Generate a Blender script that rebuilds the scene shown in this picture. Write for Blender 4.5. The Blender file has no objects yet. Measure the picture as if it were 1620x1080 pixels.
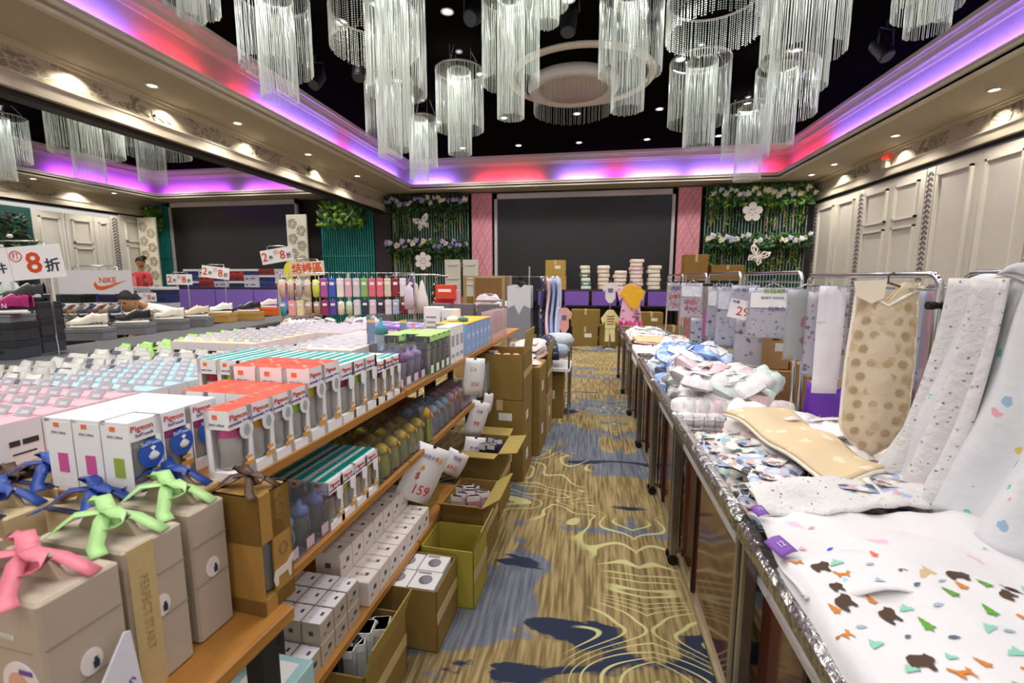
import bpy, math, random
from mathutils import Vector, Matrix
PI = math.pi
rnd = random.Random(11)
sc = bpy.context.scene
COL = sc.collection
# ---------------------------------------------------------------- camera, world, exposure
FPX, CAMH = 725.0, 1.6
PITCH = math.atan(100 / FPX)
YAW = math.atan(122 / FPX * math.cos(PITCH))
FW = Vector((-math.sin(YAW) * math.cos(PITCH), math.cos(YAW) * math.cos(PITCH), -math.sin(PITCH)))
RT = Vector((math.cos(YAW), math.sin(YAW), 0))
UP = RT.cross(FW)
EYE = Vector((0, 0, CAMH))
cam = bpy.data.cameras.new('camera')
cam.sensor_width = 36
cam.lens = 36 * FPX / 1620
cam.clip_start = 0.02
cam.clip_end = 200
cam.dof.use_dof = True
cam.dof.focus_distance = 2.3
cam.dof.aperture_fstop = 3.2
cam_o = bpy.data.objects.new('camera', cam)
COL.objects.link(cam_o)
mw = Matrix((RT, UP, -FW)).transposed().to_4x4()
mw.translation = EYE
cam_o.matrix_world = mw
sc.camera = cam_o
W = bpy.data.worlds.new('world')
sc.world = W
W.use_nodes = True
W.node_tree.nodes['Background'].inputs[0].default_value = (1.0, 0.97, 0.93, 1)
W.node_tree.nodes['Background'].inputs[1].default_value = 0.5
sc.view_settings.view_transform = 'Standard'
sc.view_settings.look = 'None'
sc.view_settings.gamma = 1
sc.view_settings.use_curve_mapping = False
sc.view_settings.exposure = 0.45


def ray(x, y):
    return RT * ((x - 810) / FPX) - UP * ((y - 540) / FPX) + FW
def onz(x, y, z):
    d = ray(x, y); return EYE + d * ((z - CAMH) / d.z)
def onx(x, y, X):
    d = ray(x, y); return EYE + d * (X / d.x)
def ony(x, y, Y):
    d = ray(x, y); return EYE + d * (Y / d.y)

# ---------------------------------------------------------------- lamps of the two halls
def lamp(kind, loc, energy, color=(1, 0.95, 0.86), size=0.3, rot=(0, 0, 0), size_y=None, spot=None):
    l = bpy.data.lights.new(kind.lower() + '_lamp', kind)
    l.energy = energy; l.color = color
    if kind == 'AREA':
        l.size = size
        if size_y: l.shape = 'RECTANGLE'; l.size_y = size_y
        else: l.shape = 'DISK'
    elif kind == 'SPOT':
        l.spot_size = spot or 1.2; l.spot_blend = 0.6; l.shadow_soft_size = size
    else:
        l.shadow_soft_size = size
    o = bpy.data.objects.new(l.name, l)
    o.location = loc; o.rotation_euler = rot
    COL.objects.link(o)
    return o
CEIL = 4.72
GRID_X = (-3.08, -1.72, -0.3, 1.22, 2.75)
GRID_Y = (-1.6, 0.2, 2.0, 3.8, 5.68, 7.38, 9.35, 11.25)
for gy in GRID_Y:
    for gx in GRID_X:
        lamp('SPOT', (gx, gy, CEIL - 0.05), (32 if gx > 0 else 60) if gy < 3 else 76, (1, 0.965, 0.91), 0.16, spot=2.5)
for gy in (-1, 1.6, 4.2, 6.8, 9.4, 11.3):
    for gx in (-11.6, -9.6, -7.6):
        lamp('SPOT', (gx, gy, CEIL - 0.05), 85, (1, 0.965, 0.91), 0.16, spot=2.5)
SOFFIT_L = [(-5.35, y) for y in (-1.0, 1.2, 3.4, 5.2, 6.6, 8.4, 10.3)]
SOFFIT_R = [(4.97, y) for y in (-1.0, 1.3, 3.2, 5.1, 7.05, 8.95, 10.9, 11.9)]
SOFFIT_F = [(-13.1, y) for y in (4.6, 7.2, 9.3, 11.2)]
for x, y in SOFFIT_L + SOFFIT_R + SOFFIT_F:
    lamp('SPOT', (x, y, 3.92), 58, (1, 0.92, 0.78), 0.08, spot=2.3)
# recessed wall washers just in front of each header
for y in (1.6, 3.3, 4.6, 5.75, 7.3, 9.3):
    lamp('SPOT', (-5.66, y, 3.93), 26, (1, 0.9, 0.72), 0.03, rot=(0, -0.12, 0), spot=2.4)
for y in (2.5, 4.4, 6.0, 7.6, 9.6, 11.6):
    lamp('SPOT', (5.36, y, 3.93), 26, (1, 0.9, 0.72), 0.03, rot=(0, 0.12, 0), spot=2.4)
for y in (6.4, 8.6, 10.6):
    lamp('SPOT', (-13.44, y, 3.93), 26, (1, 0.92, 0.8), 0.03, rot=(0, 0.12, 0), spot=2.4)
# colour strips in the coves: (x0, y0, x1, y1, colour, strength)
VIO, MAG, RED, PUR = (0.24, 0.13, 1.0), (1.0, 0.0, 0.25), (1.0, 0.03, 0.07), (0.42, 0.06, 1.0)
COVE = []
for a, b, c in ((-2, 4.55, VIO), (4.75, 5.5, RED), (6.1, 6.5, RED), (6.6, 8.85, VIO), (8.9, 9.2, MAG), (9.3, 11.7, VIO)):
    COVE.append((-4.9, a, -4.9, b, c, 1.0))
for a, b, c in ((-2, 10.2, VIO), (10.2, 11.9, RED)):
    COVE.append((4.5, a, 4.5, b, c, 1.0))
for a, b, c in ((-4.7, -3.7, VIO), (-2.9, -1.35, RED), (-0.75, 0.3, VIO), (0.3, 0.9, MAG), (0.9, 2.1, VIO), (2.4, 3.9, VIO), (4.0, 4.4, RED)):
    COVE.append((a, 12.22, b, 12.22, c, 1.0))
for a, b, c in ((4, 8.2, VIO), (9.5, 11.9, PUR)):
    COVE.append((-12.75, a, -12.75, b, c, 0.8))
COVE.append((-12.5, 12.22, -10.4, 12.22, PUR, 0.6)); COVE.append((-9.8, 12.22, -7.5, 12.22, PUR, 0.5))
for x0, y0, x1, y1, c, s in COVE:
    L = math.hypot(x1 - x0, y1 - y0)
    along_y = abs(y1 - y0) > abs(x1 - x0)
    cx, cy = (x0 + x1) / 2, (y0 + y1) / 2
    # strip lies behind the lip and throws its light outwards on the fascia
    d = Vector((1 if cx > 0 else -1, 0, 0.0)) if along_y else Vector((0, 1, 0))
    if along_y: cx -= d.x * 0.13
    else: cy -= 0.17
    o = lamp('AREA', (cx, cy, 4.075), 17 * L * s * (0.5 if c[0] == 1.0 else 1.0), c, size=L if not along_y else 0.03, size_y=0.03 if not along_y else L)
    zz = -d; yy = Vector((0, 1, 0)) if along_y else Vector((0, 0, 1)); xx = yy.cross(zz)
    o.rotation_euler = Matrix((xx, yy, zz)).transposed().to_euler()
    o.data.spread = 2.7

# ---------------------------------------------------------------- materials
MATS = {}
def srgb(h):
    h = h.lstrip('#')
    v = [int(h[i:i + 2], 16) / 255 for i in (0, 2, 4)]
    return tuple(((c / 12.92) if c <= 0.04045 else ((c + 0.055) / 1.055) ** 2.4) for c in v) + (1,)
def new_mat(name):
    m = bpy.data.materials.new(name); m.use_nodes = True
    nt = m.node_tree; nt.nodes.clear()
    out = nt.nodes.new('ShaderNodeOutputMaterial')
    return m, nt, out
def node(nt, t, **kw):
    n = nt.nodes.new(t)
    for k, v in kw.items():
        if k.startswith('i_'):
            key = k[2:]
            n.inputs[int(key) if key.isdigit() else key.replace('_', ' ')].default_value = v
        else: setattr(n, k, v)
    return n
def mix_rgb(nt, fac, a, b):
    n = nt.nodes.new('ShaderNodeMix'); n.data_type = 'RGBA'
    for i, v in ((0, fac), (6, a), (7, b)):
        if hasattr(v, 'links') or hasattr(v, 'is_linked'): nt.links.new(v, n.inputs[i])
        else: n.inputs[i].default_value = v
    return n.outputs[2]
def M(hexc, rough=0.55, metal=0.0, var=0.10, scale=14, bump=0.0, emit=0.0, trans=0.0, spec=0.4):
    key = (hexc, rough, metal, var, scale, bump, emit, trans)
    if key in MATS: return MATS[key]
    m, nt, out = new_mat('mat_' + hexc.strip('#'))
    b = node(nt, 'ShaderNodeBsdfPrincipled')
    c = srgb(hexc)
    tc = node(nt, 'ShaderNodeTexCoord')
    nz = node(nt, 'ShaderNodeTexNoise', i_Scale=scale, i_Detail=3.0)
    nt.links.new(tc.outputs['Object'], nz.inputs['Vector'])
    lo = tuple(x * (1 - var) for x in c[:3]) + (1,)
    hi = tuple(min(1, x * (1 + var)) for x in c[:3]) + (1,)
    col = mix_rgb(nt, nz.outputs['Fac'], lo, hi)
    nt.links.new(col, b.inputs['Base Color'])
    b.inputs['Roughness'].default_value = rough
    b.inputs['Metallic'].default_value = metal
    b.inputs['Specular IOR Level'].default_value = spec
    if trans: b.inputs['Transmission Weight'].default_value = trans
    if emit:
        b.inputs['Emission Color'].default_value = c; b.inputs['Emission Strength'].default_value = emit
    if bump:
        bp = node(nt, 'ShaderNodeBump', i_Strength=bump, i_Distance=0.02)
        nt.links.new(nz.outputs['Fac'], bp.inputs['Height']); nt.links.new(bp.outputs[0], b.inputs['Normal'])
    nt.links.new(b.outputs[0], out.inputs[0])
    MATS[key] = m
    return m
def clear(hexc='#ffffff', haze=0.10, rough=0.12):
    key = ('clear', hexc, haze, rough)
    if key in MATS: return MATS[key]
    m, nt, out = new_mat('clear_' + hexc.strip('#'))
    t = node(nt, 'ShaderNodeBsdfTransparent'); t.inputs[0].default_value = srgb(hexc)
    g = node(nt, 'ShaderNodeBsdfGlossy', i_Roughness=rough)
    d = node(nt, 'ShaderNodeBsdfDiffuse'); d.inputs[0].default_value = srgb(hexc)
    mx0 = node(nt, 'ShaderNodeMixShader'); mx0.inputs[0].default_value = haze
    nt.links.new(t.outputs[0], mx0.inputs[1]); nt.links.new(d.outputs[0], mx0.inputs[2])
    lw = node(nt, 'ShaderNodeFresnel', i_IOR=1.35)
    mx = node(nt, 'ShaderNodeMixShader')
    nt.links.new(lw.outputs[0], mx.inputs[0]); nt.links.new(mx0.outputs[0], mx.inputs[1]); nt.links.new(g.outputs[0], mx.inputs[2])
    nt.links.new(mx.outputs[0], out.inputs[0])
    MATS[key] = m
    return m
def speckle(name, base, cols, scale=22, size=0.35, rough=0.85, bump=0.3):
    """cloth or wrapper printed with scattered motifs: voronoi cells, each with its own colour"""
    if name in MATS: return MATS[name]
    m, nt, out = new_mat(name)
    b = node(nt, 'ShaderNodeBsdfPrincipled', i_Roughness=rough)
    tc = node(nt, 'ShaderNodeTexCoord')
    vo = node(nt, 'ShaderNodeTexVoronoi', i_Scale=scale)
    nz = node(nt, 'ShaderNodeTexNoise', i_Scale=scale * 3.0, i_Detail=2.0)
    nt.links.new(tc.outputs['Object'], nz.inputs['Vector'])
    nt.links.new(tc.outputs['Object'], vo.inputs['Vector'])
    ad = node(nt, 'ShaderNodeMath', operation='MULTIPLY_ADD', i_1=0.5, i_2=-0.25)
    nt.links.new(nz.outputs['Fac'], ad.inputs[0])
    sm = node(nt, 'ShaderNodeMath', operation='ADD')
    nt.links.new(vo.outputs['Distance'], sm.inputs[0]); nt.links.new(ad.outputs[0], sm.inputs[1])
    lt = node(nt, 'ShaderNodeMath', operation='LESS_THAN', i_1=size)
    nt.links.new(sm.outputs[0], lt.inputs[0])
    sp = node(nt, 'ShaderNodeSeparateColor'); nt.links.new(vo.outputs['Color'], sp.inputs[0])
    cr = node(nt, 'ShaderNodeValToRGB'); cr.color_ramp.interpolation = 'CONSTANT'
    n = len(cols)
    while len(cr.color_ramp.elements) < n: cr.color_ramp.elements.new(0.5)
    for i, c in enumerate(cols):
        cr.color_ramp.elements[i].position = i / n; cr.color_ramp.elements[i].color = srgb(c)
    nt.links.new(sp.outputs[0], cr.inputs[0])
    col = mix_rgb(nt, lt.outputs[0], srgb(base), cr.outputs[0])
    nt.links.new(col, b.inputs['Base Color'])
    if bump:
        n2 = node(nt, 'ShaderNodeTexNoise', i_Scale=scale * 0.8, i_Detail=3.0)
        nt.links.new(tc.outputs['Object'], n2.inputs['Vector'])
        bp = node(nt, 'ShaderNodeBump', i_Strength=bump, i_Distance=0.02)
        nt.links.new(n2.outputs['Fac'], bp.inputs['Height']); nt.links.new(bp.outputs[0], b.inputs['Normal'])
    nt.links.new(b.outputs[0], out.inputs[0])
    MATS[name] = m
    return m
def wood(name, c1, c2, stretch=(2, 26, 26), rough=0.45):
    if name in MATS: return MATS[name]
    m, nt, out = new_mat(name)
    b = node(nt, 'ShaderNodeBsdfPrincipled', i_Roughness=rough)
    tc = node(nt, 'ShaderNodeTexCoord'); mp = node(nt, 'ShaderNodeMapping'); mp.inputs['Scale'].default_value = stretch
    nz = node(nt, 'ShaderNodeTexNoise', i_Scale=2.0, i_Detail=5.0)
    nt.links.new(tc.outputs['Object'], mp.inputs[0]); nt.links.new(mp.outputs[0], nz.inputs['Vector'])
    nt.links.new(mix_rgb(nt, nz.outputs['Fac'], srgb(c1), srgb(c2)), b.inputs['Base Color'])
    nt.links.new(b.outputs[0], out.inputs[0]); MATS[name] = m
    return m

# ---------------------------------------------------------------- mesh building
class MB:
    def __init__(s): s.v = []; s.f = []; s.m = []; s.s = []
    def add(s, vs, fs, m=0, smooth=False, T=None):
        o = len(s.v)
        s.v += [tuple(T @ Vector(p)) for p in vs] if T else [tuple(p) for p in vs]
        for f in fs: s.f.append([i + o for i in f]); s.m.append(m); s.s.append(smooth)
        return s
    def box(s, c, d, m=0, rz=0.0, T=None, top=1.0, topy=None):
        x, y, z = d[0] / 2, d[1] / 2, d[2] / 2
        ty = top if topy is None else topy
        vs = [(-x, -y, -z), (x, -y, -z), (x, y, -z), (-x, y, -z), (-x * top, -y * ty, z), (x * top, -y * ty, z), (x * top, y * ty, z), (-x * top, y * ty, z)]
        K = Matrix.Translation(c) @ Matrix.Rotation(rz, 4, 'Z')
        if T: K = T @ K
        return s.add(vs, [(0, 3, 2, 1), (4, 5, 6, 7), (0, 1, 5, 4), (1, 2, 6, 5), (2, 3, 7, 6), (3, 0, 4, 7)], m, False, K)
    def rbox(s, c, d, m=0, r=0.004, rz=0.0, T=None):
        x, y, z = d[0] / 2, d[1] / 2, d[2] / 2
        K = Matrix.Translation(c) @ Matrix.Rotation(rz, 4, 'Z')
        if T: K = T @ K
        r = min(r, x * .9, y * .9, z * .9)
        vs = []
        for zz, rr in ((-z, r), (-z + r, 0), (z - r, 0), (z, r)):
            for sx, sy in ((-1, -1), (1, -1), (1, 1), (-1, 1)):
                for k in ((0, 1) if (sx * sy > 0) else (1, 0)):
                    ax, ay = (x - rr - (r if k else 0), y - rr) if not k else (x - rr - r, y - rr)
                    if k == 0: ax, ay = x - rr, y - rr - r
                    vs.append((sx * ax, sy * ay, zz))
        fs = []
        for L in range(3):
            for i in range(8):
                j = (i + 1) % 8
                fs.append((L * 8 + i, L * 8 + j, L * 8 + 8 + j, L * 8 + 8 + i))
        fs.append(tuple(range(7, -1, -1))); fs.append(tuple(range(24, 32)))
        return s.add(vs, fs, m, False, K)
    def cyl(s, p0, p1, r, r2=None, n=8, m=0, caps=True, smooth=True, T=None):
        p0, p1 = Vector(p0), Vector(p1); r2 = r if r2 is None else r2
        ax = (p1 - p0).normalized()
        u = ax.orthogonal().normalized(); w = ax.cross(u)
        vs = []
        for p, q in ((p0, r), (p1, r2)):
            for i in range(n):
                a = 2 * PI * i / n; vs.append(p + (u * math.cos(a) + w * math.sin(a)) * q)
        fs = [(i, (i + 1) % n, n + (i + 1) % n, n + i) for i in range(n)]
        s.add(vs, fs, m, smooth, T)
        if caps: s.add(vs, [tuple(range(n - 1, -1, -1)), tuple(range(n, 2 * n))], m, False, T)
        return s
    def tube(s, pts, r, n=6, m=0, T=None):
        pts = [Vector(p) for p in pts]
        vs = []; fs = []
        u = None
        for i, p in enumerate(pts):
            a = pts[max(0, i - 1)]; b = pts[min(len(pts) - 1, i + 1)]
            t = (b - a).normalized()
            if u is None: u = t.orthogonal().normalized()
            else:
                u = (u - t * u.dot(t)); u = u.normalized() if u.length > 1e-6 else t.orthogonal().normalized()
            w = t.cross(u)
            for k in range(n):
                an = 2 * PI * k / n; vs.append(p + (u * math.cos(an) + w * math.sin(an)) * r)
        for i in range(len(pts) - 1):
            for k in range(n):
                fs.append((i * n + k, i * n + (k + 1) % n, (i + 1) * n + (k + 1) % n, (i + 1) * n + k))
        fs.append(tuple(range(n - 1, -1, -1))); fs.append(tuple(range((len(pts) - 1) * n, len(pts) * n)))
        return s.add(vs, fs, m, True, T)
    def lathe(s, prof, n=12, m=0, c=(0, 0, 0), T=None, sx=1.0, sy=1.0):
        vs = []; fs = []
        for r, z in prof:
            for i in range(n):
                a = 2 * PI * i / n
                vs.append((c[0] + r * sx * math.cos(a), c[1] + r * sy * math.sin(a), c[2] + z))
        for j in range(len(prof) - 1):
            for i in range(n):
                fs.append((j * n + i, j * n + (i + 1) % n, (j + 1) * n + (i + 1) % n, (j + 1) * n + i))
        fs.append(tuple(range(n - 1, -1, -1))); fs.append(tuple(range((len(prof) - 1) * n, len(prof) * n)))
        return s.add(vs, fs, m, True, T)
    def prism(s, pts, th, m=0, T=None):
        """outline in the local XZ plane, thickness th along Y (front face at y = -th/2)"""
        n = len(pts)
        vs = [(p[0], -th / 2, p[1]) for p in pts] + [(p[0], th / 2, p[1]) for p in pts]
        fs = [tuple(range(n)), tuple(range(2 * n - 1, n - 1, -1))] + [(i, i + n, (i + 1) % n + n, (i + 1) % n) for i in range(n)]
        return s.add(vs, fs, m, False, T)
    def sheet(s, fn, nu, nv, m=0, th=0.0, T=None, smooth=True):
        """surface fn(u,v) -> point, u,v in 0..1; th gives it a real thickness"""
        P = [[Vector(fn(i / nu, j / nv)) for i in range(nu + 1)] for j in range(nv + 1)]
        vs = [p for row in P for p in row]
        fs = [(j * (nu + 1) + i, j * (nu + 1) + i + 1, (j + 1) * (nu + 1) + i + 1, (j + 1) * (nu + 1) + i) for j in range(nv) for i in range(nu)]
        if th:
            N = []
            for j in range(nv + 1):
                for i in range(nu + 1):
                    a = P[j][min(nu, i + 1)] - P[j][max(0, i - 1)]; b = P[min(nv, j + 1)][i] - P[max(0, j - 1)][i]
                    q = a.cross(b); N.append(q.normalized() if q.length > 1e-9 else Vector((0, 0, 1)))
            k = len(vs)
            vs = vs + [v - nn * th for v, nn in zip(vs, N)]
            fs2 = [tuple(reversed([q + k for q in f])) for f in fs]
            ed = [i for i in range(nu)]
            rim = []
            for i in range(nu): rim.append((i, i + k, i + 1 + k, i + 1)); q = nv * (nu + 1); rim.append((q + i + 1, q + i + 1 + k, q + i + k, q + i))
            for j in range(nv):
                a, b = j * (nu + 1), (j + 1) * (nu + 1); rim.append((b, b + k, a + k, a)); rim.append((a + nu, a + nu + k, b + nu + k, b + nu))
            fs = fs + fs2 + rim
        return s.add(vs, fs, m, smooth, T)
    def mesh(s, name, mats):
        me = bpy.data.meshes.new(name)
        me.from_pydata(s.v, [], s.f)
        for mt in (mats if isinstance(mats, (list, tuple)) else [mats]): me.materials.append(mt)
        me.polygons.foreach_set('material_index', s.m); me.polygons.foreach_set('use_smooth', s.s)
        me.update()
        return me
    def build(s, name, mats, parent=None, loc=None, rz=None, kind=None):
        return place(name, s.mesh(name, mats), parent, loc, rz, kind)
def place(name, me, parent=None, loc=None, rz=None, kind=None):
    o = bpy.data.objects.new(name, me)
    COL.objects.link(o)
    if parent: o.parent = parent; KIDS.setdefault(parent.name, []).append(o)
    if loc is not None: o.location = loc
    if rz is not None:
        if isinstance(rz, (tuple, list)): o.rotation_euler = rz
        else: o.rotation_euler = (0, 0, rz)
    if kind: o['kind'] = kind
    return o
KIDS = {}
def tag(o, label, cat, group=None):
    o['label'] = label; o['category'] = cat
    if group: o['group'] = group
    return o
def thing(name, label, cat, loc=(0, 0, 0), rz=0.0, group=None):
    o = bpy.data.objects.new(name, None); o.empty_display_size = 0.05
    COL.objects.link(o)
    o.location = loc
    o.rotation_euler = rz if isinstance(rz, (tuple, list)) else (0, 0, rz)
    return tag(o, label, cat, group)
def copy_thing(o, loc, rz=None, label=None, group=None):
    c = o.copy(); COL.objects.link(c); c.location = loc
    if rz is not None: c.rotation_euler = rz if isinstance(rz, (tuple, list)) else (0, 0, rz)
    if label: c['label'] = label
    if group: c['group'] = group
    for ch in KIDS.get(o.name, []):
        d = ch.copy(); COL.objects.link(d); d.parent = c; KIDS.setdefault(c.name, []).append(d)
        for g in KIDS.get(ch.name, []):
            e = g.copy(); COL.objects.link(e); e.parent = d; KIDS.setdefault(d.name, []).append(e)
    return c
ORD = 'first second third fourth fifth sixth seventh eighth ninth tenth eleventh twelfth thirteenth fourteenth fifteenth sixteenth'.split()
TXT = {}
def letters(text, size, mat, parent, loc, rot, name='lettering', depth=0.0006, align='CENTER', bold=0.0):
    """text as a flat printed mesh; local X runs along the line, local Y up the letters"""
    key = (text, size, mat.name, bold, align)
    if key not in TXT:
        cu = bpy.data.curves.new('lettering', 'FONT')
        cu.body = text; cu.size = size; cu.align_x = align; cu.align_y = 'CENTER'; cu.extrude = depth; cu.resolution_u = 2; cu.offset = bold
        t = bpy.data.objects.new('lettering_source', cu); COL.objects.link(t)
        dg = bpy.context.evaluated_depsgraph_get(); dg.update()
        me = bpy.data.meshes.new_from_object(t.evaluated_get(dg))
        me.name = 'lettering'
        bpy.data.objects.remove(t)
        me.materials.clear(); me.materials.append(mat)
        TXT[key] = me
    return place(name, TXT[key], parent, loc, rot)
FRONT = (PI / 2, 0, 0)            # text standing upright, facing -Y
RIGHTF = (PI / 2, 0, PI / 2)      # text standing upright, facing +X
CHROME = M('#c9c9c9', 0.18, 1.0, 0.05); DARKM = M('#3a3b3f', 0.4, 0.6); BLACK = M('#0c0c0e', 0.5)
WHITE = M('#f2f1f2', 0.5, var=0.03); KRAFT = M('#b3915f', 0.8, var=0.12, bump=0.1); KRAFTD = M('#8a7038', 0.85, var=0.14, bump=0.1)
OAK = wood('oak_veneer', '#8a5a22', '#bd8540', (26, 2, 26)); INK = M('#3b3748', 0.7); GREYT = M('#8b8792', 0.7)
REDT = M('#c8342a', 0.6); PURT = M('#6a4796', 0.6)
# ================================================================ the setting
def struct(name, mb, mats, parent=None, loc=None):
    o = mb.build(name, mats, parent, loc)
    if parent is None: o['kind'] = 'structure'
    return o
YB, XL, XR, XF = 13.1, -5.78, 5.5, -13.65
SOF, TRK = 3.95, 3.5
Y0 = -3.0
def carpet():
    m, nt, out = new_mat('patterned_carpet')
    b = node(nt, 'ShaderNodeBsdfPrincipled', i_Roughness=0.95)
    b.inputs['Specular IOR Level'].default_value = 0.1
    tc = node(nt, 'ShaderNodeTexCoord'); sp = node(nt, 'ShaderNodeSeparateXYZ'); nt.links.new(tc.outputs['Object'], sp.inputs[0])
    ax = node(nt, 'ShaderNodeMath', operation='SUBTRACT', i_1=0.31); nt.links.new(sp.outputs[0], ax.inputs[0])
    ab = node(nt, 'ShaderNodeMath', operation='ABSOLUTE'); nt.links.new(ax.outputs[0], ab.inputs[0])
    cb = node(nt, 'ShaderNodeCombineXYZ'); nt.links.new(ab.outputs[0], cb.inputs[0]); nt.links.new(sp.outputs[1], cb.inputs[1])
    def noise(sx, sy, scale, det, dist=0.0, off=0.0):
        mp = node(nt, 'ShaderNodeMapping'); mp.inputs['Scale'].default_value = (sx, sy, 1); mp.inputs['Location'].default_value = (off, off * 1.7, off)
        nt.links.new(cb.outputs[0], mp.inputs[0])
        n = node(nt, 'ShaderNodeTexNoise', i_Scale=scale, i_Detail=det, i_Distortion=dist)
        nt.links.new(mp.outputs[0], n.inputs['Vector']); return n.outputs['Fac']
    def math_(op, a, bb=None, c=None):
        n = node(nt, 'ShaderNodeMath', operation=op)
        for i, v in enumerate((a, bb, c)):
            if v is None: continue
            if isinstance(v, (int, float)): n.inputs[i].default_value = v
            else: nt.links.new(v, n.inputs[i])
        return n.outputs[0]
    def step(v, lo, hi):
        n = node(nt, 'ShaderNodeMapRange', interpolation_type='SMOOTHSTEP', i_1=lo, i_2=hi); nt.links.new(v, n.inputs[0]); return n.outputs[0]
    streak = noise(52, 3.0, 1.0, 6)
    streak2 = noise(26, 1.6, 1.0, 5, 0, 3)
    tan = mix_rgb(nt, step(streak, 0.34, 0.68), srgb('#6d5c3d'), srgb('#a8946a'))
    tan = mix_rgb(nt, math_('MULTIPLY', step(streak2, 0.55, 0.8), 0.35), tan, srgb('#3d3120'))
    blue = noise(1.0, 1.25, 1.15, 5, 0.5, 7.3)
    blue_c = mix_rgb(nt, step(streak, 0.3, 0.7), srgb('#565b6a'), srgb('#7b7d86'))
    col = mix_rgb(nt, step(blue, 0.555, 0.580), tan, blue_c)
    navy = noise(0.75, 1.9, 1.25, 5, 0.6, 21.4)
    col = mix_rgb(nt, step(navy, 0.63, 0.65), col, srgb('#2f3549'))
    fld = noise(0.8, 1.5, 0.85, 1.6, 0.9, 2.2)
    fr = math_('FRACT', math_('MULTIPLY', fld, 26.0))
    line = math_('MULTIPLY', step(fr, 0.0, 0.05), math_('SUBTRACT', 1.0, step(fr, 0.16, 0.24)))
    msk = step(noise(0.9, 0.9, 0.9, 1, 0, 13.7), 0.45, 0.50)
    col = mix_rgb(nt, math_('MULTIPLY', line, msk), col, srgb('#bdb783'))
    nt.links.new(col, b.inputs['Base Color'])
    n3 = node(nt, 'ShaderNodeTexNoise', i_Scale=260.0, i_Detail=2.0); nt.links.new(tc.outputs['Object'], n3.inputs['Vector'])
    bp = node(nt, 'ShaderNodeBump', i_Strength=0.5, i_Distance=0.004); nt.links.new(n3.outputs['Fac'], bp.inputs['Height']); nt.links.new(bp.outputs[0], b.inputs['Normal'])
    nt.links.new(b.outputs[0], out.inputs[0])
    return m
mb = MB(); mb.box(((XF + XR) / 2 - 1, (Y0 + YB) / 2, -0.1), (XR - XF + 6, YB - Y0 + 4, 0.2)); struct('floor', mb, carpet())
PAINT = M('#a89e8c', 0.7, var=0.05); LIP = M('#c9c0b0', 0.6, var=0.04); FASC = M('#b0a49f', 0.8, var=0.05)
BLK = M('#0c0b0b', 0.9, var=0.25, scale=60, spec=0.0); DARKW = M('#2a2024', 0.7, var=0.2)
PANELM = M('#c9c5bd', 0.6, var=0.04, scale=6); PANELF = M('#d6d2ca', 0.5, var=0.03)
# black ceilings
for nm, x0, x1 in (('ceiling', -5.0, 4.62), ('ceiling_far', -12.85, -6.9)):
    mb = MB(); mb.box(((x0 + x1) / 2, (Y0 + 12.4) / 2, CEIL + 0.05), (x1 - x0, 12.4 - Y0, 0.1)); struct(nm, mb, BLK)
# soffit ring with lip, fascia and crown: profile swept along U shaped path
def ring(name, xl, xr, wl, wr, yb, wb):
    """xl/xr/yb: inner lip lines; wl/wr/wb: outer wall lines"""
    mb = MB()
    def slab(x0, x1, y0, y1, z0, z1, m): mb.box(((x0 + x1) / 2, (y0 + y1) / 2, (z0 + z1) / 2), (x1 - x0, y1 - y0, z1 - z0), m)
    slab(wl, xl, Y0, wb, SOF, SOF + 0.05, 0); slab(xr, wr, Y0, wb, SOF, SOF + 0.05, 0); slab(xl, xr, yb, wb, SOF, SOF + 0.05, 0)
    o = struct(name, mb, PAINT)
    mb = MB()   # lip: three stepped mouldings
    for k, (dz0, dz1, out) in enumerate(((-0.03, 0.03, 0.0), (0.03, 0.075, 0.035), (0.075, 0.10, 0.055))):
        a = 0.07
        slab(xl - a, xl + out, Y0, yb - out, SOF + dz0, SOF + dz1, 0); slab(xr - out, xr + a, Y0, yb - out, SOF + dz0, SOF + dz1, 0)
        slab(xl - a, xr + a, yb - out, yb + a, SOF + dz0, SOF + dz1, 0)
    mb.build('lip_moulding', LIP, o)
    mb = MB()
    g = 0.26
    slab(xl - g - 0.05, xl - g, Y0, yb + g, SOF + 0.05, CEIL + 0.1, 0); slab(xr + g, xr + g + 0.05, Y0, yb + g, SOF + 0.05, CEIL + 0.1, 0)
    slab(xl - g, xr + g, yb + g, yb + g + 0.05, SOF + 0.05, CEIL + 0.1, 0)
    mb.build('cove_fascia', FASC, o)
    mb = MB()
    for z0, z1, out in ((4.50, 4.55, 0.03), (4.55, 4.63, 0.09), (4.63, 4.66, 0.12), (4.66, 4.72, 0.17)):
        slab(xl - g, xl - g + out, Y0, yb + g - out, z0, z1, 0); slab(xr + g - out, xr + g, Y0, yb + g - out, z0, z1, 0)
        slab(xl - g, xr + g, yb + g - out, yb + g, z0, z1, 0)
    mb.build('crown_moulding', LIP, o)
    return o
ring('ceiling_soffit', -4.72, 4.32, XL + 0.02, XR - 0.02, 12.0, YB)
ring('ceiling_soffit_far', -12.57, -6.95, XF, XL - 0.3, 12.0, YB)
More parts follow.
